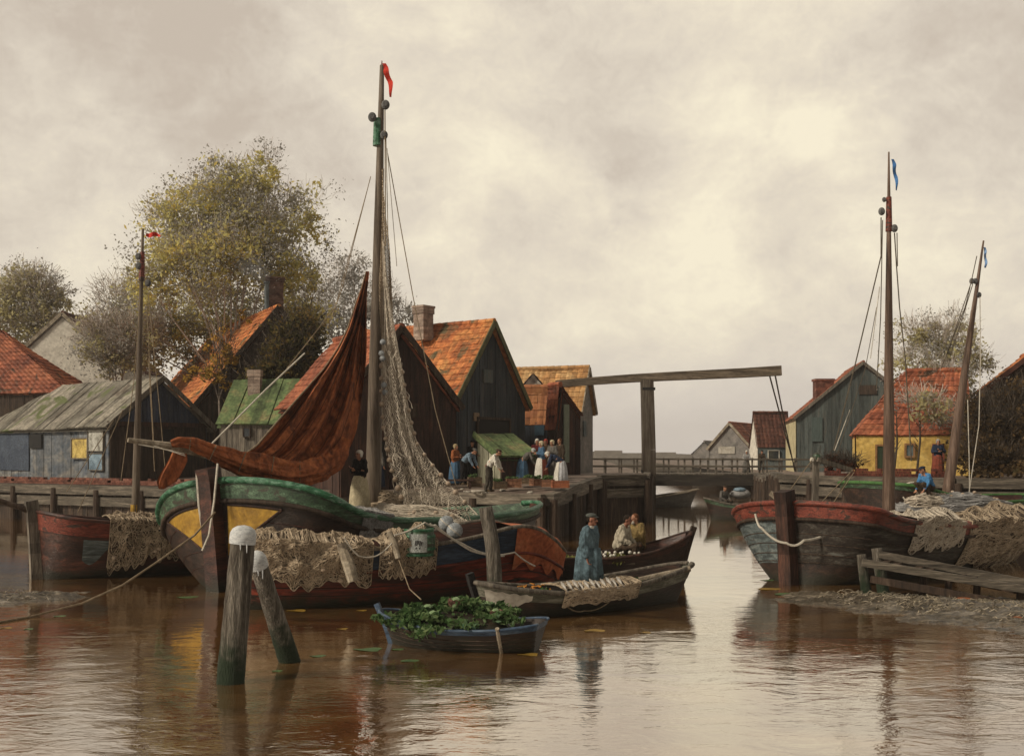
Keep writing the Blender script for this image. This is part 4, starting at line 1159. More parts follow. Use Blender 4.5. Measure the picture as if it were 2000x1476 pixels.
class Hull:
    def __init__(s, L, B, sheer, fb=0.3, fs=0.3, st=0.3, draft=0.45, rake=0.3, rakes=0.15, pm=0.38, pe=0.75, tumble=0.0, pd=0.0):
        s.pd = pd
        s.L, s.B, s.sheer_, s.fb, s.fs, s.st, s.draft, s.rake, s.rakes, s.pm, s.pe, s.tb = L, B, sheer, fb, fs, st, draft, rake, rakes, pm, pe, tumble
        ks = [a for a, b in sheer]; zs = [b for a, b in sheer]
        g = np.linspace(0, 1, 201); z = np.interp(g, ks, zs)
        k = np.ones(21) / 21
        zp = np.concatenate([2 * z[0] - z[1:11][::-1], z, 2 * z[-1] - z[-11:-1][::-1]])
        s.zg = np.convolve(zp, k, 'valid'); s.g = g
    def sheer(s, t): return float(np.interp(t, s.g, s.zg))
    def bf(s, t):
        r = 1.0
        if t < s.fb: r = math.sqrt(max(0, 1 - (1 - t / s.fb) ** 2))
        if t > 1 - s.fs:
            q = (t - (1 - s.fs)) / s.fs; r = min(r, s.st + (1 - s.st) * math.sqrt(max(0, 1 - q * q)))
        return r
    def pt(s, t, u, side=1, out=0.0, lift=0.0):
        if side == 1 and s.pd: lift -= s.pd * max(0, min(1, u)) * smooth(t / 0.08) * (1 - 0.8 * smooth(t / 0.5))
        b = s.B / 2 * s.bf(t)
        endk = max((1 - t / 0.35) if t < 0.35 else 0, ((t - 0.7) / 0.3 * 0.7) if t > 0.7 else 0)
        p = s.pm + (s.pe - s.pm) * endk ** 1.2
        uu = max(0.0, min(u, 1.0))
        f = uu ** p * (1 - s.tb * max(0, uu - 0.7) / 0.3)
        z = -s.draft + (s.sheer(t) + s.draft) * u
        kb = (1 - t) ** 8; kst = t ** 8
        x = t * s.L - s.rake * uu ** 1.5 * kb + s.rakes * uu * kst + s.rake * 0.5 * kb
        y = b * f
        d = Vector((0, side, 0))
        if out:
            # outward in plan
            b2 = s.B / 2 * s.bf(min(1, t + 0.01)); b1 = s.B / 2 * s.bf(max(0, t - 0.01))
            dx = s.L * 0.02; dy = (b2 - b1)
            n = Vector((-dy, dx, 0)); n.normalize(); d = Vector((n.x, n.y * side, 0.25)).normalized()
            return Vector((x, side * y, z + lift)) + d * out
        return Vector((x, side * y, z + lift))
    def ts(s, n=44):
        return [(1 - math.cos(PI * i / n)) / 2 for i in range(n + 1)]
    def shell(s, u0, u1, nu=8, n=44, out=0.0, t0=0.0, t1=1.0, sides=(1, -1)):
        mb = MB()
        for side in sides:
            g = []
            for t in s.ts(n):
                t = t0 + (t1 - t0) * t
                g.append([s.pt(t, u0 + (u1 - u0) * j / nu, side, out) for j in range(nu + 1)])
            k = len(mb.f); mb.grid(g)
            if side == 1: mb.f[k:] = [tuple(reversed(f)) for f in mb.f[k:]]
        if s.st > 0.02 and t1 == 1.0 and len(sides) == 2:
            a = [s.pt(1.0, u0 + (u1 - u0) * j / nu, 1, out) for j in range(nu + 1)]; b = [s.pt(1.0, u0 + (u1 - u0) * j / nu, -1, out) for j in range(nu + 1)]
            mb.grid([a, b])
        return mb
    def inner(s, u0=0.3, inset=0.07, n=40, nu=5):
        mb = MB()
        for side in (1, -1):
            g = []
            for t in s.ts(n):
                t = 0.012 + 0.976 * t; row = []
                for j in range(nu + 1):
                    p = s.pt(t, u0 + (1 - u0) * j / nu, side); y = abs(p.y); p.y = side * max(0, y - inset); row.append(p)
                g.append(row)
            k = len(mb.f); mb.grid(g)
            if side == -1: mb.f[k:] = [tuple(reversed(f)) for f in mb.f[k:]]
        return mb
    def deck(s, drop, t0=0.02, t1=0.98, n=30, camber=0.06, flat=None):
        mb = MB(); g = []
        for i in range(n + 1):
            t = t0 + (t1 - t0) * i / n; z = s.sheer(t) - drop if flat is None else flat
            u = (z + s.draft) / (s.sheer(t) + s.draft)
            a = s.pt(t, u, 1); b = s.pt(t, u, -1)
            row = []
            for j in range(9):
                q = j / 8; p = a.lerp(b, q); p.z += camber * (1 - (2 * q - 1) ** 2); row.append(p)
            g.append(row)
        mb.grid(g); return mb
    def rail(s, r, u=1.0, out=0.0, t0=0, t1=1, n=48, lift=0.0, sides=(1, -1)):
        mb = MB()
        for side in sides:
            pts = [s.pt(t0 + (t1 - t0) * t, u, side, out, lift) for t in s.ts(n)]
            mb.tube(pts, r, 7)
        return mb
    def strakes(s, us, r=0.012, n=40):
        mb = MB()
        for u in us:
            for side in (1, -1): mb.tube([s.pt(t, u, side, 0.004) for t in s.ts(n)], r, 4, cap=False)
        return mb

def boat_root(name, label, x, y, deg, cat='boat', group=None, heel=0.0):
    return thing(name, label, cat, (x, y, 0), R(deg), group, R(heel))

def stem_post(h, root, w, d, mat, top, u0=0.0, name='stem'):
    mb = MB()
    pts = []
    for i in range(9):
        u = u0 + (1 - u0) * i / 8; p = h.pt(0.0, u, 1); pts.append(Vector((p.x, 0, p.z)))
    pts.append(Vector((pts[-1].x - 0.05, 0, top)))
    for a, b in zip(pts[:-1], pts[1:]):
        mb.beam(a + Vector((-d * 0.3, 0, 0)), b + Vector((-d * 0.3, 0, 0)), w, d, up=(1, 0, 0))
    return mb.build(name, mat, root, local=True)

def mast(parent, base, top, r0, r1, mat=None, name='mast', n=10):
    base = Vector(base); top = Vector(top); mb = MB()
    pts = [base.lerp(top, k / 12) for k in range(13)]
    mb.tube(pts, [r0 + (r1 - r0) * (k / 12) ** 1.3 for k in range(13)], n, wob=0.02)
    return mb.build(name, mat or m_mast, parent, smooth=True)

def pennant(parent, pts, w, mat, name='pennant'):
    """wavy strip along pts (world), w widths"""
    mb = MB(); g = []
    n = 24
    P_ = [Vector(p) for p in pts]
    for i in range(n + 1):
        q = i / n * (len(P_) - 1); k = min(int(q), len(P_) - 2); c = P_[k].lerp(P_[k + 1], q - k)
        ww = np.interp(i / n, np.linspace(0, 1, len(w)), w)
        row = []
        for j in range(5):
            o = (j / 4 - 0.5) * ww
            row.append(c + Vector((o + 0.02 * math.sin(i * .45), 0.03 * math.sin(i * 0.5 + j * 0.25) * min(1, i / 5), 0)))
        g.append(row)
    mb.grid(g)
    k = len(mb.v); mb.v += [(x, y + 0.008, z) for x, y, z in mb.v[:k]]
    mb.f += [tuple(reversed([i + k for i in f])) for f in mb.f]
    return mb.build(name, mat, parent)

def block(parent, p, r, mat=None, name='pulley_block'):
    mb = MB(); mb.ball(p, (r * 0.85, r * 0.6, r), 12, 8)
    mb.lathe([(r * 0.5, -0.02), (r * 0.5, 0.02)], Vector(p) + Vector((0, -r * 0.6, 0)), 10, rot=Matrix.Rotation(R(90), 3, 'X'))
    return mb.build(name, mat or m_block, parent, smooth=False)

def line(parent, pts, r, mat=None, name='rope', sag=0.0, n=10):
    mb = MB(); out = []
    P_ = [Vector(p) for p in pts]
    for a, b in zip(P_[:-1], P_[1:]):
        for k in range(n):
            q = k / n; c = a.lerp(b, q); c.z -= sag * 4 * q * (1 - q); out.append(c)
    out.append(P_[-1])
    mb.tube(out, r, 5)
    return mb.build(name, mat or m_rope, parent)

# ---- nets -----------------------------------------------------------------
def lumps(p, amp, k=2.2, seed=0.0):
    return amp * (noise.fractal(Vector((p.x * k, p.y * k, p.z * k + seed)), 1.0, 2.0, 4) * 0.9 + 0.5)

def net_on(f, na, nb, root, body, cord, n_str, rad, seed=1, corks=0, amp=0.12, ln=14, step=0.05, kl=2.4, cordname='cords'):
    """f(a,b)->(point, normal) in world space; a matted net lying on that surface, loose cords and corks on it"""
    r_ = random.Random(seed); g = []; 
    for i in range(na + 1):
        row = []
        for j in range(nb + 1):
            a, b = i / na, j / nb
            edge = min(a, 1 - a, b, 1 - b) * 6
            p, n = f(a, b)
            row.append(p + n * max(0.012, lumps(p, amp, kl, seed) * min(1, edge)))
        g.append(row)
    mb = MB(); mb.grid(g)
    mb.build('net_body', body, root, smooth=True)
    def at(a, b):
        a = min(max(a, 0), 1); b = min(max(b, 0), 1)
        p, n = f(a, b); edge = min(a, 1 - a, b, 1 - b) * 6
        return p + n * (max(0.012, lumps(p, amp, kl, seed) * min(1, edge)) + 0.012), n
    L_ = []
    for i in range(n_str):
        a, b = r_.random(), r_.random(); th = r_.uniform(0, 2 * PI); ln_ = []
        for k in range(ln):
            p, n = at(a, b); ln_.append(p + n * r_.uniform(0, 0.03))
            th += r_.gauss(0, 0.5); a += step * math.cos(th); b += step * math.sin(th)
        L_.append(ln_)
    strands_mesh(L_, lambda: rad * r_.uniform(0.6, 1.3)).build(cordname, cord, root)
    if corks:
        for i in range(corks):
            p, n = at(r_.random(), r_.random()); cb = MB(); cb.ball(p + n * 0.03, (0.065, 0.05, 0.05), 8, 6); cb.build('cork_float', m_cork, root)

def heap(cx, cy, cz, rx, ry, h, rot=0.0):
    c, s = math.cos(rot), math.sin(rot)
    def f(a, b):
        r = math.sqrt(a); th = 2 * PI * b
        x, y = rx * r * math.cos(th), ry * r * math.sin(th)
        z = h * (1 - r * r) ** 0.8 if r < 1 else 0
        n = Vector((x / rx ** 2 * h, y / ry ** 2 * h, 0.5)).normalized()
        return Vector((cx + c * x - s * y, cy + s * x + c * y, cz + z)), Vector((c * n.x - s * n.y, s * n.x + c * n.y, n.z))
    return f

def drape(h, root, t0, t1, ulow, inw, side, seed=0, lift=0.05, rag=0.10):
    """surface that lies across the gunwale of hull h: b=0 inboard .. b=1 low on the outside"""
    Mw = WM[root]; R3 = Mw.to_3x3()
    def f(a, b):
        t = t0 + (t1 - t0) * a
        if b < 0.4:
            q = b / 0.4; p = h.pt(t, 1.0, side); p = Vector((p.x, p.y - side * inw * (1 - q), p.z + lift * 1.0 + 0.05 * math.sin(PI * q))); n = Vector((0, 0, 1))
        else:
            q = (b - 0.4) / 0.6
            ul = ulow + rag * (0.5 * noise.noise(Vector((a * 3.1, seed, 0.3))) + 0.28 * noise.noise(Vector((a * 11, seed, 1.3))) + .06 * math.sin(a * 60 + seed))
            p = h.pt(t, 1 - (1 - ul) * q, side, 0.05, lift * (1 - q)); n = Vector((0, side, 0.4)).normalized()
        return Mw @ p, (R3 @ n).normalized()
    return f

def net_curtain(rows, nstr, nrow, root, cord, rad, seed=0, folds=5, depth=0.18, slack=0.5):
    """hanging net with diamond mesh: rows = [(py, xl, xr, D)] top to bottom; strands zig-zag between columns"""
    r_ = random.Random(seed)
    ys = [r[0] for r in rows]
    def at(u, v):
        py = np.interp(v, np.linspace(0, 1, len(rows)), ys); xl = np.interp(py, ys, [r[1] for r in rows]); xr = np.interp(py, ys, [r[2] for r in rows]); D = np.interp(py, ys, [r[3] for r in rows])
        w = (xr - xl)
        px = xl + w * u + 2.5 * math.sin(v * 9 + u * 5)
        return P(px, py, D + depth * math.sin(u * folds * 2 * PI + 2 * v) + 0.1 * math.sin(v * 7 + u * 3))
    L_ = []
    for k in range(nstr):
        for sgn in (-1, 1):
            ln_ = []
            for i in range(nrow + 1):
                v = i / nrow
                u = (k + 0.5) / nstr + sgn * (0.5 / nstr) * (1 if i % 2 else -1) * 0.9
                ln_.append(at(min(max(u + r_.uniform(-.004, .004), 0), 1), v))
            L_.append(ln_)
    strands_mesh(L_, rad).build('mesh', cord, root)
    return at

# ================================================================== BOAT A : the big botter
TA = 60
sx_, sy_ = X(432, 25.6), 25.6
bA = boat_root('fishing_boat', 'broad fishing boat with green gunwale, yellow bow panels and rust red sail', sx_, sy_, TA, 'fishing boat', heel=-4)
hA = Hull(12.5, 6.1, [(0, 2.56), (0.025, 2.38), (0.10, 1.68), (0.25, 1.34), (0.5, 1.22), (0.75, 1.25), (1, 1.5)], fb=0.09, fs=0.3, st=0.35, draft=0.5, rake=0.12, pm=0.34, pe=0.55, tumble=0.06, pd=0.34)
hA.shell(0, 0.84, 10, 56).build('hull', m_hull_dark, bA, smooth=True, local=True)
hA.strakes([0.35, 0.47, 0.58, 0.69]).build('plank_seams', m_hull_brown, bA, local=True)
hA.shell(0.84, 1.0, 4, 56, out=0.03).build('gunwale', m_green_paint, bA, smooth=True, local=True)
hA.rail(0.085, 1.0, 0.02, 0, 1).build('rail', m_bright_green, bA, smooth=True, local=True)
hA.rail(0.06, 0.84, 0.05).build('rubbing_strake', m_wood_dark, bA, smooth=True, local=True)
hA.inner(0.5, 0.12).build('bulwark', m_hull_brown, bA, smooth=True, local=True)
hA.deck(0.30).build('deck', m_deck, bA, smooth=True, local=True)
st = stem_post(hA, bA, 0.40, 0.42, m_hull_brown, 2.86)
mb = MB(); p0 = hA.pt(0, 1, 1)
for s_ in (1,):
    mb.tube([(p0.x - 0.34, 0.18, 2.8), (p0.x - 0.30, 0.20, 2.0), (p0.x - 0.18, 0.21, 1.1)], 0.035, 6)
mb.build('stem_rope', m_rope_pale, st, local=True)
for side in (1, -1):     # yellow bow panels either side of the stem
    pm_ = MB(); g = []; n = 14; m_ = 10
    tmax = 0.030 if side == 1 else 0.022
    for i in range(n + 1):
        a = i / n; t = 0.0009 + tmax * a * a; row = []
        top = 0.815 - 0.02 * a; bot = 0.40 + (0.815 - 0.02 - 0.40) * a ** 1.3
        for j in range(m_ + 1): row.append(hA.pt(t, bot + (top - bot) * j / m_, side, 0.035))
        g.append(row)
    pm_.grid(g)
    if side == 1: pm_.f = [tuple(reversed(f)) for f in pm_.f]
    po = pm_.build('bow_panel', m_yellow_paint, bA, smooth=True, local=True)
    e = MB()
    e.tube([r[0] for r in g], 0.03, 6); e.tube([r[-1] for r in g], 0.03, 6)
    e.build('panel_edge', m_wood_brown, po, local=True)
# hatch and foredeck fittings
mb = MB(); mb.box((6.4, 0, 1.35), (2.6, 1.9, 0.5)); mb.box((6.4, 0, 1.63), (2.75, 2.05, 0.06)); mb.build('hatch', m_wood_grey, bA, local=True)
mb = MB(); mb.box((2.2, 0, 1.75), (0.3, 1.4, 0.25)); mb.tube([(2.2, -0.9, 1.95), (2.2, 0.9, 1.95)], 0.16, 10); mb.build('windlass', m_wood_brown, bA, local=True)
# mast and rigging (placed from where they stand in the picture)
DM = 31.0
mA = mast(bA, (X(727, DM), DM, 1.0), P(746, 128, DM + .2), 0.235, 0.062)
mb = MB(); mb.tube([P(738, 232, DM + .17), P(737, 285, DM + .15)], [0.118, 0.132], 10); mb.build('green_band', m_bright_green, mA)
mb = MB(); mb.tube([P(745.5, 138, DM + .2), P(746, 119, DM + .2)], [0.03, 0.012], 6); mb.build('truck', m_red_paint, mA)
pennant(mA, [P(750, 124, DM), P(755, 140, DM), P(761, 160, DM), P(764, 190, DM)], [0.10, 0.16, 0.15, 0.05], M('scarlet_cloth', [(0.42, 0.022, 0.012), (0.60, 0.045, 0.02)], 3))
for px, py in ((753, 205), (727, 229), (750, 264)): block(mA, P(px, py, DM - .05), 0.14 if py != 264 else 0.13)
for a, b, r in (((724, 345), (668, 565), .012), ((723, 350), (655, 600), .011), ((752, 215), (753, 480), .018), ((754, 270), (758, 470), .012), ((757, 300), (806, 575), .014), ((756, 290), (775, 520), .009)):
    line(mA, [P(*a, DM), P(b[0], b[1], DM - 0.6)], r, m_rope, 'shroud')
for a, b in (((668, 565), (640, 640)), ((806, 575), (850, 800)), ((655, 600), (560, 720)), ((850, 800), (905, 1000))):
    line(mA, [P(*a, DM - 0.6), P(b[0], b[1], DM - 1.0)], 0.013, m_rope, 'shroud')
line(mA, [P(595, 690, 28.5), P(520, 760, 27.4), P(412, 868, 26)], 0.022, m_rope_pale, 'forestay')
# rust red foresail, let down and gathered towards the bow
def sailD(px): return float(np.interp(px, [300, 430, 560, 720], [25.3, 26.4, 28.4, 30.6]))
def sail_grid(rows, nr, nc, folds, amp, seed=0, thick=0.02):
    ys = [r[0] for r in rows]; g = []
    for i in range(nr + 1):
        py = ys[0] + (ys[-1] - ys[0]) * i / nr
        xl = np.interp(py, ys, [r[1] for r in rows]); xr = np.interp(py, ys, [r[2] for r in rows]); row = []
        for j in range(nc + 1):
            u = j / nc; px = xl + (xr - xl) * u
            w = min(1, (xr - xl) / 60)
            ph = folds * 2 * PI * (u ** 0.8) + 1.5 * math.sin(py * 0.013 + seed)
            d = amp * w * (math.sin(ph) + 0.4 * math.sin(2.3 * ph + 1 + py * .01))
            row.append(P(px + 2.0 * math.sin(py * 0.03 + u * 6), py + 10 * math.sin(PI * u) * w * (i / nr), sailD(px) + d))
        g.append(row)
    mb = MB(); mb.grid(g); k = len(mb.v)
    mb.v += [(x, y + thick, z) for x, y, z in mb.v[:k]]; mb.f += [tuple(reversed([q + k for q in f])) for f in mb.f]
    return mb
sail_rows = [(530, 716, 720), (560, 709, 719), (600, 694, 718), (640, 679, 716), (680, 658, 714), (720, 632, 712), (760, 599, 709), (800, 564, 705), (840, 527, 697), (870, 500, 684), (892, 468, 668), (912, 455, 655)]
sg = sail_grid(sail_rows, 60, 60, 3.6, 0.26); sA = sg.build('sail', m_sail, bA, smooth=True)
sm = MB()
for j in (7, 15, 24, 33, 42, 51): sm.tube([Vector(sg.v[i * 61 + j]) + Vector((0, -.015, 0)) for i in range(3, 61)], 0.012, 4, cap=False)
sm.build('seams', M('dark_sail_stitching', [(0.05, 0.016, 0.008), (0.11, 0.035, 0.014)], 4), sA)
sm = MB(); sm.tube([Vector(sg.v[i * 61]) for i in range(61)], 0.022, 5); sm.build('bolt_rope', m_rope, sA)
mb = MB(); cpts = []
cp = [(334, 866, 7), (350, 862, 11), (375, 865, 13), (405, 877, 15), (440, 893, 20), (480, 908, 27), (520, 919, 29), (560, 925, 27), (595, 925, 26), (625, 918, 25), (648, 905, 22), (664, 885, 17), (676, 855, 9)]
ring = 64; n = 90; g = []
for i in range(n + 1):
    q = i / n * (len(cp) - 1); k = min(int(q), len(cp) - 2); fq = q - k
    px, py, r = [cp[k][j] * (1 - fq) + cp[k + 1][j] * fq for j in range(3)]; r *= 0.86
    k0 = max(0, k - 0); tx, ty = cp[k + 1][0] - cp[k][0], cp[k + 1][1] - cp[k][1]; tl = math.hypot(tx, ty); nx, ny = -ty / tl, tx / tl
    D = sailD(px) - 0.35; row = []
    for a in range(ring + 1):
        th = 2 * PI * a / ring
        rr = r * (1 + 0.15 * math.sin(5 * th + 0.05 * i + 1.0 * math.sin(i * 0.05)) + 0.13 * abs(math.sin(5.5 * th - 0.06 * i)) + 0.06 * math.sin(17 * th + .1 * i) - .08 + 0.24 * noise.noise(Vector((i * 0.13, 1.1 * math.cos(th), 1.1 * math.sin(th)))) + 0.09 * noise.noise(Vector((i * 0.5, 3 * math.cos(th), 3 * math.sin(th)))))
        row.append(P(px + nx * rr * math.cos(th), py + ny * rr * math.cos(th), D + rr / F * D * 1.1 * math.sin(th)))
    g.append(row)
mb.grid(g); mb.f = [tuple(reversed(f)) for f in mb.f]
gs = mb.build('gathered_sail', m_sail, bA, smooth=True)
for i in (14, 25, 36, 47, 58):      # lashings round the gathered foot
    lb = MB(); cen = sum((Vector(p) for p in g[i][:-1]), Vector()) / ring
    lb.tube([cen + (Vector(p) - cen) * 1.03 for p in g[i][::4]] , 0.013, 5); e_ = Vector(g[i][16]) ; lb.tube([e_, e_ + Vector((.03, -.05, -.22))], [.011, .006], 5); lb.build('lashing', m_rope, gs)
fl = sail_grid([(878, 337, 362), (900, 326, 364), (925, 312, 352), (940, 306, 344), (953, 310, 322)], 16, 20, 1.6, 0.07, 3)
fl.build('sail_corner', m_sail, bA, smooth=True)
for ax, ay, bx, by in ((338, 880, 270, 868), (360, 886, 268, 866), (362, 890, 300, 870)):
    line(bA, [P(ax, ay, 25.2), P(bx, by, 25.1)], 0.008, m_rope_pale, 'lashing')
mb = MB(); mb.tube([P(250, 859, 25.0), P(330, 871, 25.5), P(450, 896, 26.7)], [0.055, 0.10, 0.13], 9, wob=.05); mb.build('bowsprit', m_wood_pale, bA)
line(bA, [P(425, 905, 25.3), P(418, 980, 25.2), P(408, 1045, 25.1), P(395, 1075, 25.0)], 0.028, m_rope_pale, 'stem_line')

# hanging drift net hoisted on the mast
tN = thing('fishing_net', 'pale drift net hung from the tall mast, strung with round floats', 'fishing net', (X(830, 29.8), 29.8, 1.4))
net_rows = [(470, 748, 752, 30.8), (560, 747, 757, 30.7), (640, 746, 768, 30.6), (700, 746, 778, 30.5), (760, 747, 790, 30.4), (820, 750, 803, 30.2), (870, 756, 818, 30.0), (920, 764, 856, 29.8), (960, 778, 888, 29.6), (1005, 796, 930, 29.4)]
nat = net_curtain(net_rows, 15, 74, tN, m_net_pale, 0.0095, 3, folds=3, depth=0.09)
nb_rows = [(480, 744, 758, 30.9), (560, 741, 768, 30.8), (640, 742, 775, 30.7), (720, 745, 785, 30.6)]
for e_, k in ((0.0, 0), (1.0, 1)):
    line(tN, [nat(e_, v / 14) for v in range(15)], 0.016, m_net_pale, 'head_rope', n=3)
for k in range(26):
    e_ = k % 2; v = 0.36 + 0.6 * (k / 26)
    p = nat(float(e_), v) + Vector((0, -0.05, 0)); fb = MB(); fb.ball(p, (0.055 + 0.03 * random.random(),) * 3, 10, 7); fb.build('cork_float', m_cork, tN, smooth=True)
for k, (px, py) in enumerate(((745, 690), (747, 700), (750, 752), (752, 766), (748, 668))):
    fb = MB(); fb.ball(P(px, py, 30.3), 0.085, 10, 7); fb.build('cork_float', m_float_grey, tN, smooth=True)
m_gauze = m_net
rr_ = random.Random(5); tl = []
for k in range(260):      # torn and tangled cords caught in the meshes
    u, v = rr_.random(), 0.25 + 0.72 * rr_.random() ** 0.7; q = nat(u, v); pts = [q + Vector((0, -.05, 0))]
    for i in range(5): q = q + Vector((rr_.uniform(-.05, .08), rr_.uniform(-.03, .03), -rr_.uniform(.02, .14))); pts.append(q + Vector((0, -.05, 0)))
    tl.append(pts)
strands_mesh(tl, lambda: rr_.uniform(.006, .016)).build('tangled_cords', m_net_pale, tN)
tG = thing('fishing_net', 'fine brown net bunched close along the tall mast above the drift net', 'fishing net', (X(750, 30.9), 30.9, 6.0))
net_curtain([(330, 746, 749, 31.0), (420, 745, 752, 31.0), (500, 744, 760, 30.95), (580, 742, 768, 30.9), (660, 742, 774, 30.8), (740, 744, 782, 30.7)], 14, 90, tG, m_net, 0.0085, 9, folds=4, depth=0.1)
# foot of the net heaped on the gunwale
tH = thing('net_heap', 'brown net with corks and fish heaped on deck at the foot of the hanging net', 'net heap', (X(800, 29.5), 29.5, 1.4))
c = P(815, 1000, 29.3)
net_on(heap(c.x - 0.2, c.y + 0.2, 1.22, 1.75, 0.75, 0.55, -0.35), 26, 60, tH, m_net_body, m_net_pale, 420, 0.011, 5, corks=16, amp=0.16)
tH2 = thing('net_heap', 'grey brown net bundle lying on deck behind the woman in the white apron', 'net heap', (X(760, 31), 31, 1.3))
c = P(748, 960, 31.3); net_on(heap(c.x, c.y, 1.35, 0.9, 0.6, 0.75, 0.2), 18, 44, tH2, m_net_body, m_net, 180, 0.012, 12, amp=0.18)
# grey net over the green gunwale
tR = thing('draped_net', 'grey fine net thrown over the green gunwale beside the woman', 'net', (X(645, 28), 28, 1.5))
net_on(drape(hA, bA, 0.145, 0.235, 0.60, 0.9, -1, 2.0, 0.09, 0.05), 30, 34, tR, m_net_body_grey, m_net_grey, 520, 0.009, 21, amp=0.13, step=0.035)

# ================================================================== BOAT B : dark red boat with blue side
bBx, bBy = X(1092, 25.6), 25.6
bB = boat_root('fishing_boat', 'low oxide red boat with navy blue side and rust tarpaulin over its rounded end', bBx, bBy, 203.5, 'fishing boat')
hB = Hull(7.3, 2.3, [(0, 0.85), (0.05, 1.15), (0.14, 1.58), (0.22, 1.62), (0.36, 1.38), (0.5, 1.25), (0.75, 1.22), (1, 1.36)], fb=0.33, fs=0.35, st=0.25, draft=0.4, rake=0.15, pm=0.36, pe=0.6)
hB.shell(0, 0.70, 9, 50).build('hull', m_deep_red, bB, smooth=True, local=True)
hB.strakes([0.40, 0.5, 0.6]).build('plank_seams', m_hull_dark, bB, local=True)
hB.shell(0.70, 1.0, 4, 50, out=0.03).build('upper_strake', m_navy_paint, bB, smooth=True, local=True)
hB.rail(0.045, 1.0, 0.02).build('rail', m_wood_grey, bB, smooth=True, local=True)
hB.rail(0.035, 0.70, 0.045).build('rubbing_strake', m_deep_red, bB, smooth=True, local=True)
hB.inner(0.45, 0.08).build('lining', m_hull_brown, bB, smooth=True, local=True)
hB.deck(0.45, camber=0.02).build('deck', m_deck, bB, smooth=True, local=True)
mb = MB()
g = []
for i in range(25):
    t = 0.005 + 0.21 * (i / 24) ** 1.3; row = []
    for j in range(21):
        a = j / 20
        if a < 0.3: p = hB.pt(t, 0.55 + 0.45 * a / 0.3 + 0.05 * math.sin(i), 1, 0.05)
        elif a > 0.62:
            p = hB.pt(t, 1 - (a - 0.62) / 0.38 * (0.30 + 0.25 * (1 - i / 24) + 0.05 * math.sin(i * 1.7)), -1, 0.06)
        else:
            q = (a - 0.3) / 0.32; p = hB.pt(t, 1, 1, 0.05).lerp(hB.pt(t, 1, -1, 0.06), q); p.z += 0.22 * math.sin(PI * q) * math.sin(PI * min(1, i / 18 + .1))
        p.z += 0.03 * math.sin(i * 0.9 + j * 0.5); row.append(p)
    g.append(row)
# the tarpaulin lies on the boat: a thing of its own
tT = thing('tarpaulin', 'rust red tarpaulin spread over the right end of the navy sided boat', 'tarpaulin', (bBx, bBy, 0.9), R(203.5))
mb.grid([[WM[bB] @ p for p in r] for r in g]); k = len(mb.v)
me_o = mb.build('cover', m_tarp, tT, smooth=True)
tNB = thing('fishing_net', 'tan net piled along the side of the red boat behind the white topped posts', 'fishing net', (X(640, 22.7), 22.7, 1.3))
net_on(drape(hB, bB, 0.66, 0.985, 0.55, 0.7, 1, 4.0, 0.10, 0.35), 60, 30, tNB, m_net_body, m_net, 950, 0.0075, 31, corks=7, amp=0.24, step=0.024, kl=2.6)
tNC = thing('fishing_net', 'brown net bundle amid the red boat, left of the green cask', 'fishing net', (X(760, 23.4), 23.4, 1.3))
net_on(drape(hB, bB, 0.47, 0.64, 0.62, 0.8, 1, 7.0, 0.08, 0.25), 34, 26, tNC, m_net_body, m_net, 420, 0.0075, 41, corks=3, amp=0.24, step=0.03, kl=2.6)
for k, (x0, y0, x1, y1, D, lab) in enumerate(((666, 1062, 690, 1135, 22.1, 'pale fender plank leaning on the net covered end of the red boat'), (760, 1038, 778, 1090, 22.6, 'thin weathered fender pole hung beside the green cask'))):
    f_ = MB(); w = 0.13 if k == 0 else 0.07
    pa, pb = P(x0, y0, D), P(x1, y1, D - 0.12)
    f_.tube([pa, pa.lerp(pb, .5) + Vector((0.02, -.02, 0)), pb], [w * .8, w, w * .85], 9, wob=.06); o = f_.build('fender', m_wood_pale)
    tag(o, lab, 'fender', 'fenders hung on the red boat')
# green cask
t = thing('cask', 'green painted cask with a pale label panel hanging on the red boat', 'cask', P(816, 1060, 23.0))
c = P(818, 1058, 23.0); cb = MB(); cb.lathe([(0.30, -0.27), (0.335, -0.12), (0.345, 0.0), (0.335, 0.12), (0.30, 0.27)], c, 22); cb.build('barrel_body', m_green_paint, t, smooth=False)
for z in (-0.255, -0.13, 0.13, 0.255):
    hb = MB(); r0 = 0.312 if abs(z) > .2 else 0.345; hb.lathe([(r0, -0.028), (r0 + 0.008, 0), (r0, 0.028)], c + Vector((0, 0, z)), 22, capb=False, capt=False); hb.build('hoop', m_bright_green, t)
lb = MB(); g = []
for i in range(11):
    a = R(-118 + 62 * i / 10); g.append([c + Vector((0.353 * math.cos(a), 0.353 * math.sin(a), z)) for z in (-0.19, 0.19)])
lb.grid(g); lo = lb.build('label_panel', M('pale_label', [(0.20, 0.21, 0.20), (0.36, 0.37, 0.35)], 6, fine=0.4), t)
mk = MB()
for i, (aa, z0, z1) in enumerate(((-98, -0.05, 0.06), (-93, -0.05, 0.06), (-88, -0.02, 0.06), (-83, -0.06, 0.05), (-78, -0.05, 0.03), (-96, -0.12, -0.08), (-84, -0.12, -0.08))):
    a = R(aa); d = Vector((math.cos(a), math.sin(a), 0)); mk.beam(c + d * 0.357 + Vector((0, 0, z0)), c + d * 0.357 + Vector((0.02, 0, z1)), 0.018, 0.004, up=d)
mk.build('faded_marks', m_black, lo)
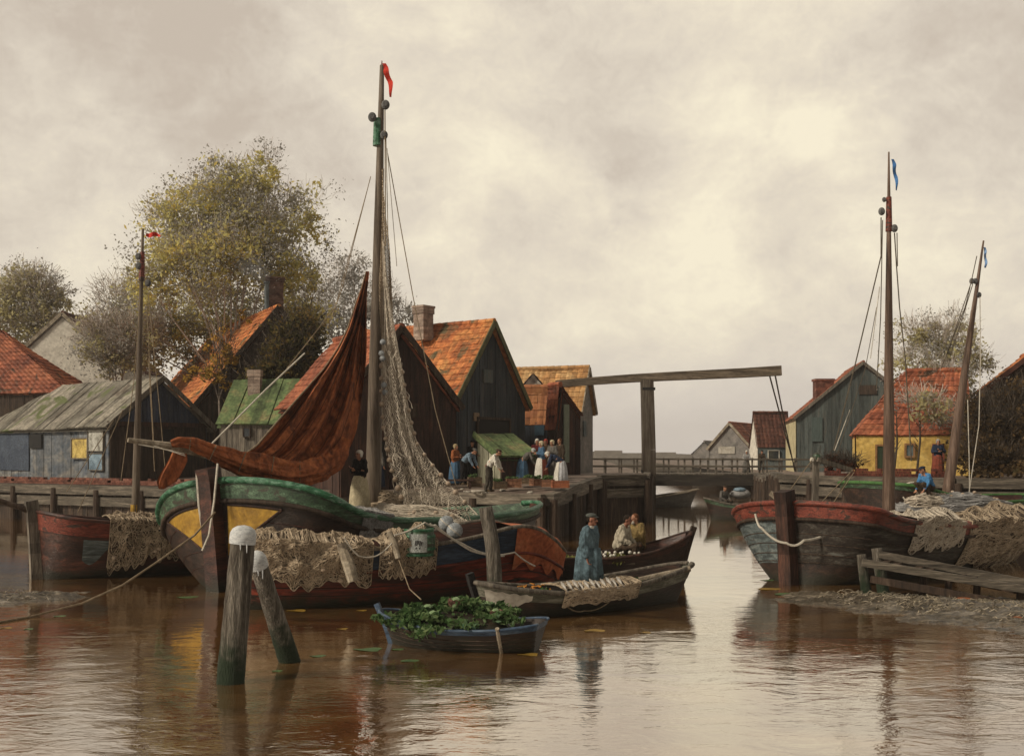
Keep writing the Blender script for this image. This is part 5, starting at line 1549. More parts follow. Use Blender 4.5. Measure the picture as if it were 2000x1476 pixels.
for px, py, lab in ((872, 1022, 'round grey painted net float, the upper left of the pair on the red boat'), (888, 1036, 'round grey painted net float, the lower right of the pair on the red boat')):
    fb = MB(); c = P(px, py, 23.9 if px == 872 else 23.6); fb.ball(c, 0.175, 16, 11)
    o = thing('float', lab, 'float', c, group='pair of grey floats'); fb.build('ball', m_float_grey, o, smooth=True)
    rb = MB(); rb.lathe([(0.178, -0.012), (0.183, 0), (0.178, 0.012)], c, 18, capb=False, capt=False, rot=Matrix.Rotation(0.7, 3, 'Y')); rb.tube([c + Vector((0, 0, 0.17)), c + Vector((0.03, 0, 0.24)), c + Vector((-0.03, 0, 0.2))], 0.014, 5); rb.build('lashing', m_rope_pale, o)
for pts, r in (([(770, 1045), (830, 1020), (850, 1025), (920, 1075), (985, 1085)], .022), ([(840, 1022), (905, 1062), (955, 1082), (1005, 1078), (1045, 1105)], .018), ([(672, 1050), (700, 1085), (735, 1085), (765, 1060)], .016), ([(690, 1075), (715, 1055), (745, 1070)], .014)):
    line(bB, [P(px, py, np.interp(px, [660, 1060], [22.0, 24.4]) - .15) for px, py in pts], r, m_rope_pale if r > .015 else m_rope, 'rope', sag=0.03)
line(bB, [P(778, 1090, 22.5), P(800, 1150, 21.8), P(822, 1170, 19.2)], 0.012, m_rope, 'painter_line')

# ================================================================== BOAT C : small boat at left
bC = boat_root('rowing_boat', 'small red topped boat with a thin mast and heaped net at the left quay', X(76, 28), 28, 34, 'boat')
hC = Hull(6.6, 2.5, [(0, 1.72), (0.1, 1.55), (0.3, 1.38), (0.6, 1.36), (1, 1.5)], fb=0.16, fs=0.3, st=0.3, draft=0.4, rake=0.10, pm=0.36, pe=0.65)
hC.shell(0, 0.78, 8, 40).build('hull', m_hull_brown, bC, smooth=True, local=True)
hC.shell(0.78, 1, 3, 40, out=0.025).build('gunwale', m_red_paint, bC, smooth=True, local=True)
hC.rail(0.045, 1, 0.015).build('rail', m_hull_brown, bC, smooth=True, local=True)
hC.inner(0.4).build('lining', m_hull_dark, bC, smooth=True, local=True); hC.deck(0.5).build('deck', m_deck, bC, smooth=True, local=True)
stem_post(hC, bC, 0.24, 0.30, m_wood_grey, 2.0)
pp = MB(); pp.grid([[hC.pt(t, .74 - (.74 - u) * (.6 + .4 * math.sin(i * .5 + .6)), -1, 0.02) for u in (0.40, 0.52, 0.62, 0.74)] for i, t in enumerate(np.linspace(0.13, 0.28, 12))]); pp.build('grey_patch', m_blue_grey, bC, local=True)
DC = 30.0
mC = mast(bC, (X(263, DC), DC, 0.9), P(279, 447, DC), 0.115, 0.035)
mb = MB(); mb.tube([P(276.5, 548, DC), P(278.5, 492, DC)], [0.085, 0.06], 8); mb.build('red_band', m_red_paint, mC)
mb = MB(); mb.tube([P(263, 1008, DC), P(263.5, 985, DC)], [0.122, 0.122], 8); mb.build('yellow_band', m_yellow_paint, mC)
pennant(mC, [P(285, 459, DC), P(300, 459, DC), P(315, 457, DC)], [0.02, 0.02, 0.02], M('crimson_cloth', [(0.40, 0.02, 0.015), (0.52, 0.05, 0.03)], 3))
pn = MB(); g = []
for i in range(15):
    x = 285 + 2.1 * i; hh = 5 * math.sin(PI * min(1, (i + 2) / 16)) ** .6; g.append([P(x, 459 - hh + 1.5 * math.sin(i * .6), DC + .06 * math.sin(i * .8)), P(x, 459 + hh * .8 + 1.5 * math.sin(i * .6), DC + .06 * math.sin(i * .8 + .5))])
pn.grid(g); pn.build('flag', MATS['crimson_cloth'], mC)
for px, py in ((270, 501), (289, 553), (271, 519)): block(mC, P(px, py, DC - .05), 0.10)
for a, b in (((276, 560), (262, 740)), ((289, 570), (312, 800)), ((287, 600), (300, 860)), ((262, 740), (236, 940)), ((312, 800), (324, 930)), ((240, 800), (152, 1000)), ((290, 700), (302, 920)), ((222, 820), (130, 960))):
    line(mC, [P(*a, DC), P(b[0], b[1], DC - 0.4)], 0.011, m_rope, 'shroud')
mb = MB(); mb.tube([P(-30, 968, 27.4), P(76, 1003, 28)], [0.06, 0.085], 8); mb.build('bowsprit', m_wood_dark, bC)
tn = thing('fishing_net', 'pale stiff net hanging over the red gunwale of the small left boat', 'fishing net', (X(195, 28.6), 28.6, 1.4))
net_on(drape(hC, bC, 0.22, 0.52, 0.42, 0.8, -1, 9.0, 0.08, 0.5), 40, 26, tn, m_net_body, m_net, 460, 0.008, 51, corks=4, amp=0.2, step=0.03, kl=2.6)
bk = thing('bucket', 'small black bucket hung from the net on the left boat', 'bucket', P(220, 1062, 28.2))
mb = MB(); mb.lathe([(0.10, -0.14), (0.125, 0.0), (0.14, 0.14)], P(220, 1064, 28.2), 14, capt=False); mb.build('pail', m_black, bk)
mb = MB(); c = P(220, 1052, 28.2); mb.tube([c + Vector((0.14 * math.cos(a), 0, 0.16 * math.sin(a))) for a in np.linspace(0, PI, 9)], 0.01, 5); mb.build('handle', m_rope_dark, bk)

# ================================================================== BOAT D : dinghy full of cabbages
bD = boat_root('rowing_boat', 'small blue rimmed dinghy heaped with green cabbages in the foreground', X(758, 18.6), 18.55, -16, 'rowing boat')
hD = Hull(2.55, 1.35, [(0, 0.55), (0.2, 0.42), (0.5, 0.36), (0.8, 0.39), (1, 0.47)], fb=0.5, fs=0.35, st=0.5, draft=0.2, rake=0.25, pm=0.4, pe=0.75)
hD.shell(0, 0.86, 7, 40).build('hull', m_hull_dark, bD, smooth=True, local=True)
hD.shell(0.86, 1, 2, 40, out=0.015).build('gunwale', m_blue_paint, bD, smooth=True, local=True)
hD.rail(0.026, 1, 0.008).build('rail', m_blue_paint, bD, smooth=True, local=True); hD.strakes([.45, .58, .7], 0.008).build('plank_seams', m_wood_dark, bD, local=True)
hD.inner(0.3, 0.04).build('lining', m_hull_dark, bD, smooth=True, local=True); hD.deck(0.25).build('floor', m_deck, bD, smooth=True, local=True)
stem_post(hD, bD, 0.07, 0.09, m_blue_paint, 0.66)
mb = MB(); a_ = hD.pt(.82, 1.05, -1, .03); b_ = hD.pt(.82, .1, -1, .06); mb.tube([a_, a_.lerp(b_, .5), b_], [0.035, 0.04, 0.035], 8); mb.build('fender', m_wood_pale, bD, local=True)

# ================================================================== BOAT E : punt with the man in the blue coat
bE = boat_root('punt', 'long low grey green punt carrying fish and greens with a blue coated man', X(936, 21.2), 21.2, 33, 'boat')
hE = Hull(4.9, 1.55, [(0, 0.72), (0.1, 0.60), (0.35, 0.44), (0.6, 0.46), (0.85, 0.62), (1, 0.78)], fb=0.32, fs=0.5, st=0.06, draft=0.25, rake=0.25, rakes=0.5, pm=0.4, pe=0.75)
hE.shell(0, 0.72, 7, 44).build('hull', m_hull_dark, bE, smooth=True, local=True)
m_greygreen = M('grey_green_planks', [(0.05, 0.048, 0.034), (0.11, 0.105, 0.078), (0.20, 0.19, 0.15)], 1.5, stretch=(0.5, 2, 5), fine=0.4)
hE.shell(0.72, 1, 3, 44, out=0.015).build('upper_strake', m_greygreen, bE, smooth=True, local=True)
hE.rail(0.05, 1, 0.01).build('rail', m_wood_grey, bE, smooth=True, local=True)
hE.inner(0.3, 0.05).build('lining', m_hull_dark, bE, smooth=True, local=True); hE.deck(0.3).build('floor', m_deck, bE, smooth=True, local=True)
stem_post(hE, bE, 0.11, 0.14, m_black, 0.90)
pp = MB(); pp.grid([[hE.pt(t, .88 - (.88 - u) * (1 - .75 * (i / 13) ** 1.5) + .02 * math.sin(i * 1.9), -1, 0.03) for u in (0.42, 0.55, 0.70, 0.88)] for i, t in enumerate(np.linspace(0.015, 0.17, 14))]); pp.build('white_bow_patch', m_stone, bE, smooth=True, local=True)
line(bE, [WM[bE] @ hE.pt(.30, .75, -1, .04), WM[bE] @ hE.pt(.42, .45, -1, .06), WM[bE] @ hE.pt(.55, .75, -1, .04)], 0.012, m_rope, 'side_rope', sag=0.08)
mb = MB(); a_ = P(1140, 1158, 23.4); b_ = P(1348, 1110, 23.6); mb.tube([a_, a_.lerp(b_, .5), b_], [0.055, 0.075, 0.06], 8, wob=.04); o = mb.build('oar', m_wood_pale)
tag(o, 'long pale pole lying along the punt rail, sticking out to the right', 'pole')

# ================================================================== BOAT F : dark boat with two seated men
bF = boat_root('rowing_boat', 'dark upturned prow rowing boat with two men seated, beneath the bridge post', X(1336, 27.6), 27.6, 192, 'rowing boat')
hF = Hull(4.4, 1.6, [(0, 1.22), (0.08, 1.02), (0.25, 0.78), (0.5, 0.66), (1, 0.70)], fb=0.45, fs=0.3, st=0.4, draft=0.3, rake=0.35, pm=0.4, pe=0.7)
hF.shell(0, 0.86, 8, 40).build('hull', m_hull_dark, bF, smooth=True, local=True)
hF.shell(0.86, 1, 2, 40, out=0.015).build('upper_strake', m_hull_brown, bF, smooth=True, local=True)
hF.rail(0.04, 1, 0.01).build('rail', m_wood_brown, bF, smooth=True, local=True); hF.inner(0.3, 0.05).build('lining', m_hull_brown, bF, smooth=True, local=True); hF.deck(0.32).build('floor', m_deck, bF, smooth=True, local=True)
stem_post(hF, bF, 0.10, 0.14, m_wood_dark, 1.36)
for t_ in (0.38, 0.6):
    mb = MB(); a_ = hF.pt(t_, .82, 1); b_ = hF.pt(t_, .82, -1); mb.beam(a_, b_, 0.28, 0.04); mb.build('thwart', m_deck, bF, local=True)

# ================================================================== BOAT G : right boat with red gunwale
bG = boat_root('fishing_boat', 'blue grey fishing boat with worn red gunwale and tall mast moored at right', X(1546, 27), 27.0, 42, 'fishing boat', heel=-1.5)
hG = Hull(11, 4.4, [(0, 1.98), (0.05, 1.80), (0.15, 1.50), (0.4, 1.25), (0.7, 1.15), (1, 1.25)], fb=0.065, fs=0.3, st=0.4, draft=0.5, rake=0.12, pm=0.33, pe=0.55, tumble=.04, pd=.2)
hG.shell(0, 0.40, 5, 56).build('hull', m_hull_dark, bG, smooth=True, local=True)
hG.shell(0.40, 0.84, 6, 56, sides=(1,)).build('topside', m_blue_grey, bG, smooth=True, local=True)
hG.shell(0.40, 0.84, 6, 56, sides=(-1,)).build('topside', M('worn_shaded_topside', [(0.012, 0.008, 0.006), (0.026, 0.019, 0.014), (0.075, 0.068, 0.056)], 1.1, wl=1, stretch=(0.5, 2, 5), fine=.5, blotch=((0.10, 0.10, 0.088), 1.1, 0.63)), bG, smooth=True, local=True)  # near side: shadow painted in as darker planking, with paler worn blotches
hG.strakes([0.42, 0.5, 0.6, 0.7]).build('plank_seams', m_wood_dark, bG, local=True)
hG.shell(0.84, 1, 4, 56, out=0.03).build('gunwale', m_red_paint, bG, smooth=True, local=True)
hG.rail(0.07, 1, 0.02).build('rail', m_red_paint, bG, smooth=True, local=True); hG.rail(0.05, 0.84, 0.04).build('rubbing_strake', m_wood_dark, bG, smooth=True, local=True)
hG.inner(0.5, 0.12).build('bulwark', m_hull_brown, bG, smooth=True, local=True); hG.deck(0.35).build('deck', m_deck, bG, smooth=True, local=True)
stem_post(hG, bG, 0.34, 0.42, m_wood_brown, 2.28)
mb = MB(); mb.beam(P(1505, 962, 27.2), P(1532, 984, 27.0), 0.09, 0.12); mb.build('bollard', m_wood_pale, bG)
DG = 29.8
mG = mast(bG, (X(1736, DG), DG, 0.9), P(1736, 297, DG), 0.18, 0.022, M('reddish_mast_wood', [(0.05, 0.030, 0.020), (0.115, 0.070, 0.048), (0.19, 0.13, 0.095)], 0.8, stretch=(12, 12, 0.7), rough=0.6))
mb = MB(); mb.tube([P(1736, 452, DG), P(1736, 385, DG)], [0.092, 0.072], 9); mb.build('red_band', m_red_paint, mG)
pennant(mG, [P(1743, 311, DG), P(1747, 325, DG), P(1749, 345, DG), P(1752, 372, DG)], [0.07, 0.10, 0.09, 0.04], M('blue_cloth', [(0.035, 0.12, 0.30), (0.07, 0.19, 0.42)], 3))
for px, py in ((1722, 413), (1747, 446), (1727, 390)): block(mG, P(px, py, DG - .05), 0.11 if py != 390 else .07)
for pts, r in (([(1721, 425), (1721, 500), (1672, 705), (1628, 880)], .018), ([(1724, 430), (1720, 620), (1712, 760)], .014), ([(1747, 455), (1751, 520), (1757, 600), (1768, 700), (1780, 900)], .017), ([(1752, 455), (1753, 520)], .014), ([(1712, 600), (1690, 720), (1636, 885)], .010)):
    line(mG, [P(px, py, DG - .0025 * max(0, py - 450)) for px, py in pts], r, m_rope_dark, 'shroud')
for a, b in (((1660, 800), (1630, 880)), ((1700, 700), (1718, 560))):
    line(mG, [P(*a, DG - .8), P(*b, DG - .8)], .012, m_rope_pale, 'shroud')
dr = MB(); dr.beam(P(1591, 1000, 31), P(1594, 893, 31), 0.16, 0.16, up=(0, 1, 0)); dro = dr.build('davit', m_wood_grey, bG)
dr = MB(); dr.beam(P(1596, 897, 30.9), P(1664, 918, 31.4), 0.10, 0.12); dr.build('davit_arm', m_wood_grey, dro)
dr = MB(); dr.ball(P(1595, 893, 31), (0.12, 0.10, 0.14), 10, 7); dr.build('davit_head', m_green_paint, dro)
block(dro, P(1586, 898, 30.9), 0.075, m_rope_pale)
for a, b in (((1586, 898), (1522, 985)), ((1665, 918), (1600, 985)), ((1668, 922), (1625, 985)), ((1640, 960), (1664, 918))):
    line(dro, [P(*a, 30.9), P(b[0], b[1], 28.6)], .014, m_rope, 'stay')
line(bG, [P(1475, 1003, 26.6), P(1487, 1030, 26.4), P(1536, 1060, 26.2), P(1570, 1055, 26.2), P(1650, 1022, 26.9)], 0.03, m_rope_pale, 'bow_rope', sag=0.09)
t = thing('fishing_net', 'bleached tangled net hanging over the red gunwale of the right fishing boat', 'fishing net', (X(1720, 28), 28, 1.4))
net_on(drape(hG, bG, 0.20, 0.43, 0.66, 1.0, -1, 11.0, 0.1, 0.3), 60, 30, t, m_net_body, m_net_pale, 800, 0.009, 61, corks=6, amp=0.26, step=0.026, kl=2.4)
t = thing('fishing_net', 'brown grey net spread in peaked folds over the stern of the right boat', 'fishing net', (X(1900, 28.5), 28.5, 1.2))
c = P(1905, 1090, 27.4)
net_on(drape(hG, bG, 0.46, 0.90, 0.30, 1.4, -1, 13.0, 0.12, 0.3), 60, 40, t, m_net_body, m_net, 800, 0.009, 71, corks=5, amp=0.42, step=0.03, kl=1.2)

# ================================================================== BOAT H : behind, with leaning mast
bH = boat_root('fishing_boat', 'dark round bowed boat with green rim and leaning mast behind the right boat', X(1690, 37), 37, 30, 'fishing boat')
hH = Hull(9.5, 3.4, [(0, 2.22), (0.08, 2.12), (0.25, 1.75), (0.5, 1.5), (1, 1.6)], fb=0.10, fs=0.3, st=0.4, draft=0.5, rake=0.4, pm=0.33, pe=0.6)
hH.shell(0, 0.93, 8, 46).build('hull', m_hull_dark, bH, smooth=True, local=True); hH.shell(0.93, 1, 3, 46, out=.03).build('gunwale', m_green_paint, bH, smooth=True, local=True)
hH.rail(.06, 1, .02).build('rail', M('leaf_green_paint', [(0.03, 0.085, 0.02), (0.07, 0.16, 0.045)], 2), bH, smooth=True, local=True); hH.inner(.5, .12).build('bulwark', m_hull_brown, bH, smooth=True, local=True); hH.deck(.35).build('deck', m_deck, bH, smooth=True, local=True)
DH = 39.5
mH = mast(bH, (X(1847, DH), DH, 1.3), P(1921, 470, DH), 0.20, 0.03, MATS['reddish_mast_wood'])
pennant(mH, [P(1923, 483, DH), P(1925, 500, DH), P(1925, 523, DH)], [0.08, 0.09, 0.08], M('pale_blue_cloth', [(0.12, 0.22, 0.42), (0.20, 0.33, 0.55)], 3))
for px, py in ((1898, 549), (1905, 549), (1912, 576)): block(mH, P(px, py, DH - .05), 0.11)
for pts in ([(1908, 500), (1896, 555), (1850, 690)], [(1900, 555), (1880, 620), (1856, 695)], [(1914, 580), (1915, 700), (1912, 830), (1893, 960)], [(1895, 560), (1885, 600), (1838, 720)], [(1890, 780), (1893, 900), (1894, 985)]):
    line(mH, [P(px, py, DH - .3) for px, py in pts], .017, m_rope_dark if pts[0][1] < 579 else m_rope_pale, 'shroud')
t = thing('fishing_net', 'blue grey and cream net heap beside the crouching man in blue on the right', 'fishing net', (X(1860, 36.5), 36.5, 1.6))
c = P(1865, 965, 36.3); net_on(heap(c.x, c.y, 1.3, 2.3, 0.8, 0.5, 0.1), 30, 60, t, m_net_body_grey, m_net_grey, 420, 0.013, 81, corks=12, amp=0.2)
t = thing('rope_coil', 'round coil of pale rope on the green rimmed boat', 'rope coil', P(1780, 962, 36.2))
mb = MB(); c = P(1780, 962, 36.2)
for k in range(5):
    r0 = 0.16 + 0.045 * k; mb.tube([c + Vector((r0 * math.cos(a), -0.02 * k + 0.05 * math.sin(a * 3), r0 * math.sin(a))) for a in np.linspace(0, 2 * PI, 22)], 0.032, 6)
mb.build('coil', m_rope_pale, t)
t = thing('fishing_net', 'cream net hauled over the rim where the man in blue works', 'fishing net', (X(1810, 36), 36, 1.8))
c = P(1815, 962, 36.0); net_on(heap(c.x, c.y, 1.45, 0.85, 0.5, 0.4, 0.2), 18, 40, t, m_net_body, m_net_pale, 200, 0.013, 83, corks=6, amp=0.2)

# ================================================================== far boats
bI = boat_root('rowing_boat', 'dark rowing boat with a man aboard, coming out under the bridge', X(1362, 56), 53, -6, 'rowing boat')
hI = Hull(3.6, 1.6, [(0, 1.05), (0.15, 0.88), (0.4, 0.72), (1, 0.75)], fb=.5, fs=.3, st=.5, draft=.3, rake=.4)
hI.shell(0, .84, 7, 30).build('hull', m_hull_dark, bI, smooth=True, local=True); hI.shell(.84, 1, 2, 30, out=.015).build('gunwale', m_green_paint, bI, smooth=True, local=True); hI.rail(.04, 1).build('rail', m_wood_grey, bI, local=True); hI.inner(.3, .05).build('lining', m_hull_brown, bI, local=True); hI.deck(.4).build('floor', m_deck, bI, local=True)
tt = thing('bundle', 'light blue and grey bundle in the rowing boat under the bridge', 'bundle', P(1445, 962, 53.2)); c = P(1446, 964, 53.2)
mb = MB(); mb.ball(c, (0.5, 0.35, 0.24), 12, 8); mb.jitter(.03).build('sack', m_net_grey, tt, smooth=True); mb = MB(); mb.ball(c + Vector((-.05, -.1, .2)), (0.32, 0.25, 0.12), 10, 7); mb.build('blue_cloth', m_bpanel, tt, smooth=True)
bJ = boat_root('barge', 'pale grey upturned bow of a barge lying left of the channel near the bridge', X(1356, 66), 66, 176, 'barge')
hJ = Hull(7.5, 2.2, [(0, 1.05), (0.1, .85), (.4, .5), (1, .5)], fb=.4, fs=.3, st=.5, draft=.3, rake=.5)
m_barge = M('pale_barge_planks', [(0.10, .095, .085), (.17, .16, .145)], 1.5, stretch=(.5, 2, 5)); hJ.shell(0, 1, 7, 30).build('hull', m_barge, bJ, smooth=True, local=True); hJ.rail(.05, 1).build('rail', m_wood_pale, bJ, local=True); hJ.inner(.3, .05).build('lining', m_wood_grey, bJ, local=True); hJ.deck(.3).build('floor', m_deck, bJ, local=True)
# ================================================================== PEOPLE
def cl(name, c, k=0.35):
    return M(name, [sc(c, 1 - k), c, sc(c, 1 + k)], 6, rough=0.9, fine=0.25, bump=0.3, spec=0.1)
m_skin = M('ruddy_skin', [(0.25, 0.115, 0.065), (0.36, 0.18, 0.11)], 7, rough=0.6, fine=0.1, bump=0)
m_skin_dark = M('weathered_skin', [(0.16, 0.065, 0.038), (0.26, 0.11, 0.065)], 7, rough=0.6, fine=0.1, bump=0)
m_hair = cl('dark_brown_hair', (0.020, 0.014, 0.010)); m_hair_red = cl('reddish_hair', (0.11, 0.045, 0.02))
c_white = cl('white_linen', (0.52, 0.49, 0.43), .2); c_cream = cl('cream_linen', (0.42, 0.36, 0.24), .25); c_black = cl('black_wool', (0.012, 0.011, 0.012))
c_navy = cl('navy_wool', (0.020, 0.028, 0.050)); c_blue = cl('blue_cotton', (0.055, 0.105, 0.17)); c_lblue = cl('pale_blue_cotton', (0.14, 0.19, 0.24)); c_red = cl('brick_red_wool', (0.17, 0.045, 0.028))
c_rust = cl('rust_shawl', (0.22, 0.075, 0.03)); c_grey = cl('grey_wool', (0.10, 0.092, 0.082)); c_brown = cl('brown_wool', (0.055, 0.038, 0.026)); c_yellow = cl('yellow_scarf', (0.42, 0.32, 0.06))
c_ochre = cl('mustard_jacket', (0.17, 0.12, 0.05)); c_bsmock = cl('washed_blue_smock', (0.080, 0.118, 0.138), .55); c_bright = cl('bright_blue_smock', (0.06, 0.18, 0.36)); c_linen = cl('unbleached_shirt', (0.34, 0.30, 0.23), .3)
c_trous = cl('dark_grey_trousers', (0.045, 0.038, 0.030)); c_wine = cl('wine_wool', (0.10, 0.02, 0.022)); c_shoe = cl('wooden_clog', (0.10, 0.07, 0.04))

def capsule(mb, p, q, r1, r2, n=12):
    p, q = Vector(p), Vector(q)
    mb.tube([p, q], [r1, r2], n); mb.ball(p, r1, n, 8); mb.ball(q, r2, n, 8)

def fuse(mb, voxel, name, mat, parent, it=4, crease=0.0):
    me = bpy.data.meshes.new(name); me.from_pydata(mb.v, [], mb.f); me.update()
    new = evaluated(me, [('REMESH', dict(mode='VOXEL', voxel_size=voxel)), ('SMOOTH', dict(iterations=it, factor=0.5))])
    bpy.data.meshes.remove(me)
    if crease:      # folds and creases in the cloth
        nv = len(new.vertices); co = np.empty(nv * 3); no = np.empty(nv * 3)
        new.vertices.foreach_get('co', co); new.vertices.foreach_get('normal', no); co = co.reshape(-1, 3); no = no.reshape(-1, 3)
        d = np.array([noise.noise(Vector((c[0] * 11, c[1] * 11, c[2] * 4.5))) + .6 * noise.noise(Vector((c[0] * 24, c[1] * 24, c[2] * 13))) for c in co.tolist()])
        new.vertices.foreach_set('co', (co + no * (crease * d)[:, None]).ravel()); new.update()
    new.name = name
    return link_mesh(new, name, mat, parent, True)

def person(label, loc, heading, height=1.65, lean=0.0, arms='down', legs='stand', top=None, bottom=None, skirt=True, apron=None, head='bonnet', headmat=None, skin=None, near=False, look=0.0, coat=None, belt=None, group=None, collar=None, beard=None, bulk=1.0):
    t = thing('person', label, 'person', loc, R(heading), group)
    k = height / 1.68
    la = R(lean)
    drop = {'stand': 0.0, 'sit': 0.47, 'crouch': 0.58}[legs]
    pz = 0.95 - drop
    def T(x, y, z):     # torso point, leaned about the pelvis
        dx, dz = x, z - 0.95
        return Vector((dx * math.cos(la) + dz * math.sin(la), y, pz - dx * math.sin(la) + dz * math.cos(la))) * k
    def G(x, y, z): return Vector((x, y, z)) * k
    sh = [T(0, s * 0.175, 1.39) for s in (1, -1)]
    if arms == 'down': el = [T(-.02, s * .25, 1.12) for s in (1, -1)]; wr = [T(.06, s * .25, .88) for s in (1, -1)]
    elif arms == 'folded': el = [T(.04, s * .27, 1.13) for s in (1, -1)]; wr = [T(.25, s * .02, 1.17 + .03 * s) for s in (1, -1)]
    elif arms == 'hips': el = [T(-.06, s * .38, 1.16) for s in (1, -1)]; wr = [T(.08, s * .20, 1.02) for s in (1, -1)]
    elif arms == 'reach': el = [sh[i] + G(.07, s * .05, -.26) for i, s in enumerate((1, -1))]; wr = [sh[i] + G(.20, s * .01, -.47) for i, s in enumerate((1, -1))]
    else: el = [T(.10, s * .25, 1.14) for s in (1, -1)]; wr = [T(.33, s * .14, 1.08) for s in (1, -1)]   # forward
    hip = [G(0, s * .10, pz - .03) for s in (1, -1)]
    if legs == 'stand': kn = [G(.03 * s + .02, s * .11, .50) for s in (1, -1)]; an = [G(.05 * s - .03, s * .115, .09) for s in (1, -1)]
    elif legs == 'sit': kn = [G(.42, s * .14, .50) for s in (1, -1)]; an = [G(.40, s * .14, .09) for s in (1, -1)]
    else: kn = [G(.40, s * .18, .48) for s in (1, -1)]; an = [G(.10, s * .15, .09) for s in (1, -1)]
    neck, hc = T(.0, 0, 1.46), T(.035, 0, 1.585)
    hr = Matrix.Rotation(R(look), 3, 'Z') @ Matrix.Rotation(la * 0.45, 3, 'Y')
    vx = 0.009 if near else 0.0135
    # ---- body: one continuous surface
    b = MB()
    capsule(b, T(0, .06, .98), T(0, .09, 1.28), .115 * k, .105 * k); capsule(b, T(0, -.06, .98), T(0, -.09, 1.28), .115 * k, .105 * k)
    capsule(b, T(0, -.13, 1.38), T(0, .13, 1.38), .065 * k, .065 * k); capsule(b, T(0, 0, 1.36), hc, .062 * k, .056 * k)
    def hp(x, y, z): return hc + hr @ (Vector((x, y, z)) * k)
    b.ball(hc + hr @ (Vector((-.005, 0, .03)) * k), (.092 * k, .075 * k, .092 * k), 14, 10, hr)
    b.ball(hp(.022, 0, -.035), (.066 * k, .056 * k, .075 * k), 12, 8, hr)
    capsule(b, hp(.085, 0, .015), hp(.107, 0, -.018), .011 * k, .016 * k, 8)                      # nose
    capsule(b, hp(.068, -.015, -.085), hp(.068, .015, -.085), .020 * k, .020 * k, 8)              # chin
    for s in (1, -1): b.ball(hp(-.005, s * .075, -.005), (.022 * k, .012 * k, .032 * k), 8, 6, hr)
    for i, s in enumerate((1, -1)):
        capsule(b, sh[i], el[i], .050 * k, .040 * k); capsule(b, el[i], wr[i], .040 * k, .028 * k)
        fd = (wr[i] - el[i]).normalized(); sd = Vector((0, 0, 1)).cross(fd)
        if sd.length < .2: sd = Vector((0, 1, 0))
        sd.normalize(); nd = sd.cross(fd).normalized()
        pc = wr[i] + fd * (.085 * k)
        for q in (-.022, 0, .022): capsule(b, wr[i] + sd * (q * .6 * k), pc + sd * (q * k), .017 * k, .015 * k, 8)
        for q, ln in ((-.033, .066), (-.011, .080), (.011, .084), (.033, .074)):          # four fingers, bent
            f0 = pc + sd * (q * k); f1 = f0 + (fd * .55 + nd * -.18 + sd * q * 2).normalized() * (ln * .55 * k); f2 = f1 + (fd * .35 - nd * .55).normalized() * (ln * .5 * k)
            capsule(b, f0, f1, .0105 * k, .0100 * k, 8); capsule(b, f1, f2, .0100 * k, .0085 * k, 8)
        t0 = wr[i] + fd * (.03 * k) - sd * (.02 * s * k); t1 = t0 + (fd * .6 - sd * s * .8).normalized() * (.045 * k); capsule(b, t0, t1, .013 * k, .011 * k, 8); capsule(b, t1, t1 + (fd - nd * .4).normalized() * (.03 * k), .011 * k, .009 * k, 8)
        capsule(b, hip[i], kn[i], .080 * k, .056 * k); capsule(b, kn[i], an[i], .056 * k, .036 * k)
    fuse(b, vx * k, 'body', skin or m_skin, t, 3)
    # ---- clothing
    if top:
        g = MB(); e = .024 * k
        capsule(g, T(0, .055, .96), T(0, .085, 1.28), .125 * k * bulk, (.118 * k + e * .3) * bulk); capsule(g, T(0, -.055, .96), T(0, -.085, 1.28), .125 * k * bulk, (.118 * k + e * .3) * bulk)
        capsule(g, T(.0, -.12, 1.375), T(.0, .12, 1.375), .082 * k, .082 * k); capsule(g, T(.02, 0, 1.25), T(0, 0, 1.42), .12 * k, .075 * k)
        for i in range(2):
            capsule(g, sh[i], el[i], .072 * k * bulk, .062 * k * bulk); capsule(g, el[i], el[i].lerp(wr[i], .86), .062 * k * bulk, .045 * k * bulk)
            for q in range(4):      # creases at the elbow
                p_ = el[i].lerp(sh[i], .12 + .12 * q); g.ball(p_ + Vector((random.uniform(-.02, .02), random.uniform(-.02, .02), 0)), .068 * k, 8, 6)
        fuse(g, max(vx, .012) * k, 'jacket' if not skirt else 'bodice', top, t, 3, .030 if near else .018)
    if skirt:
        wz = T(0, 0, 1.0).z; g = MB()
        prof = [(.145, wz), (.19, wz - .10 * k), (.235, wz - .30 * k), (.27, wz - .60 * k), (.295, .05 * k)]
        g.lathe([(r * k, z) for r, z in prof], (0, 0, 0), 44, fold=.055, nf=11); g.build('skirt', bottom, t, smooth=True, local=True)
        if apron:
            g = MB(); rows = []
            for r, z in prof[:-1] + [(.285, .16 * k)]:
                rows.append([Vector(((r + .022) * k * math.cos(a) * (1 + .03 * math.sin(9 * a)), (r + .022) * k * math.sin(a), z)) for a in np.linspace(-1.25, 1.25, 22)])
            g.grid(rows); kk = len(g.v); g.v += [(x * .97, y * .97, z) for x, y, z in g.v[:kk]]; g.f += [tuple(reversed([q + kk for q in f])) for f in g.f]
            g.build('apron', apron, t, smooth=True, local=True)
    elif bottom:
        g = MB(); capsule(g, G(0, .05, pz), G(0, -.05, pz), .135 * k, .135 * k); capsule(g, G(0, .04, pz + .05), T(0, .04, 1.02), .12 * k, .12 * k)
        for i in range(2): capsule(g, hip[i], kn[i], .100 * k, .082 * k); capsule(g, kn[i], an[i], .082 * k, .066 * k)
        fuse(g, max(vx, .012) * k, 'trousers', bottom, t, 3, .022)
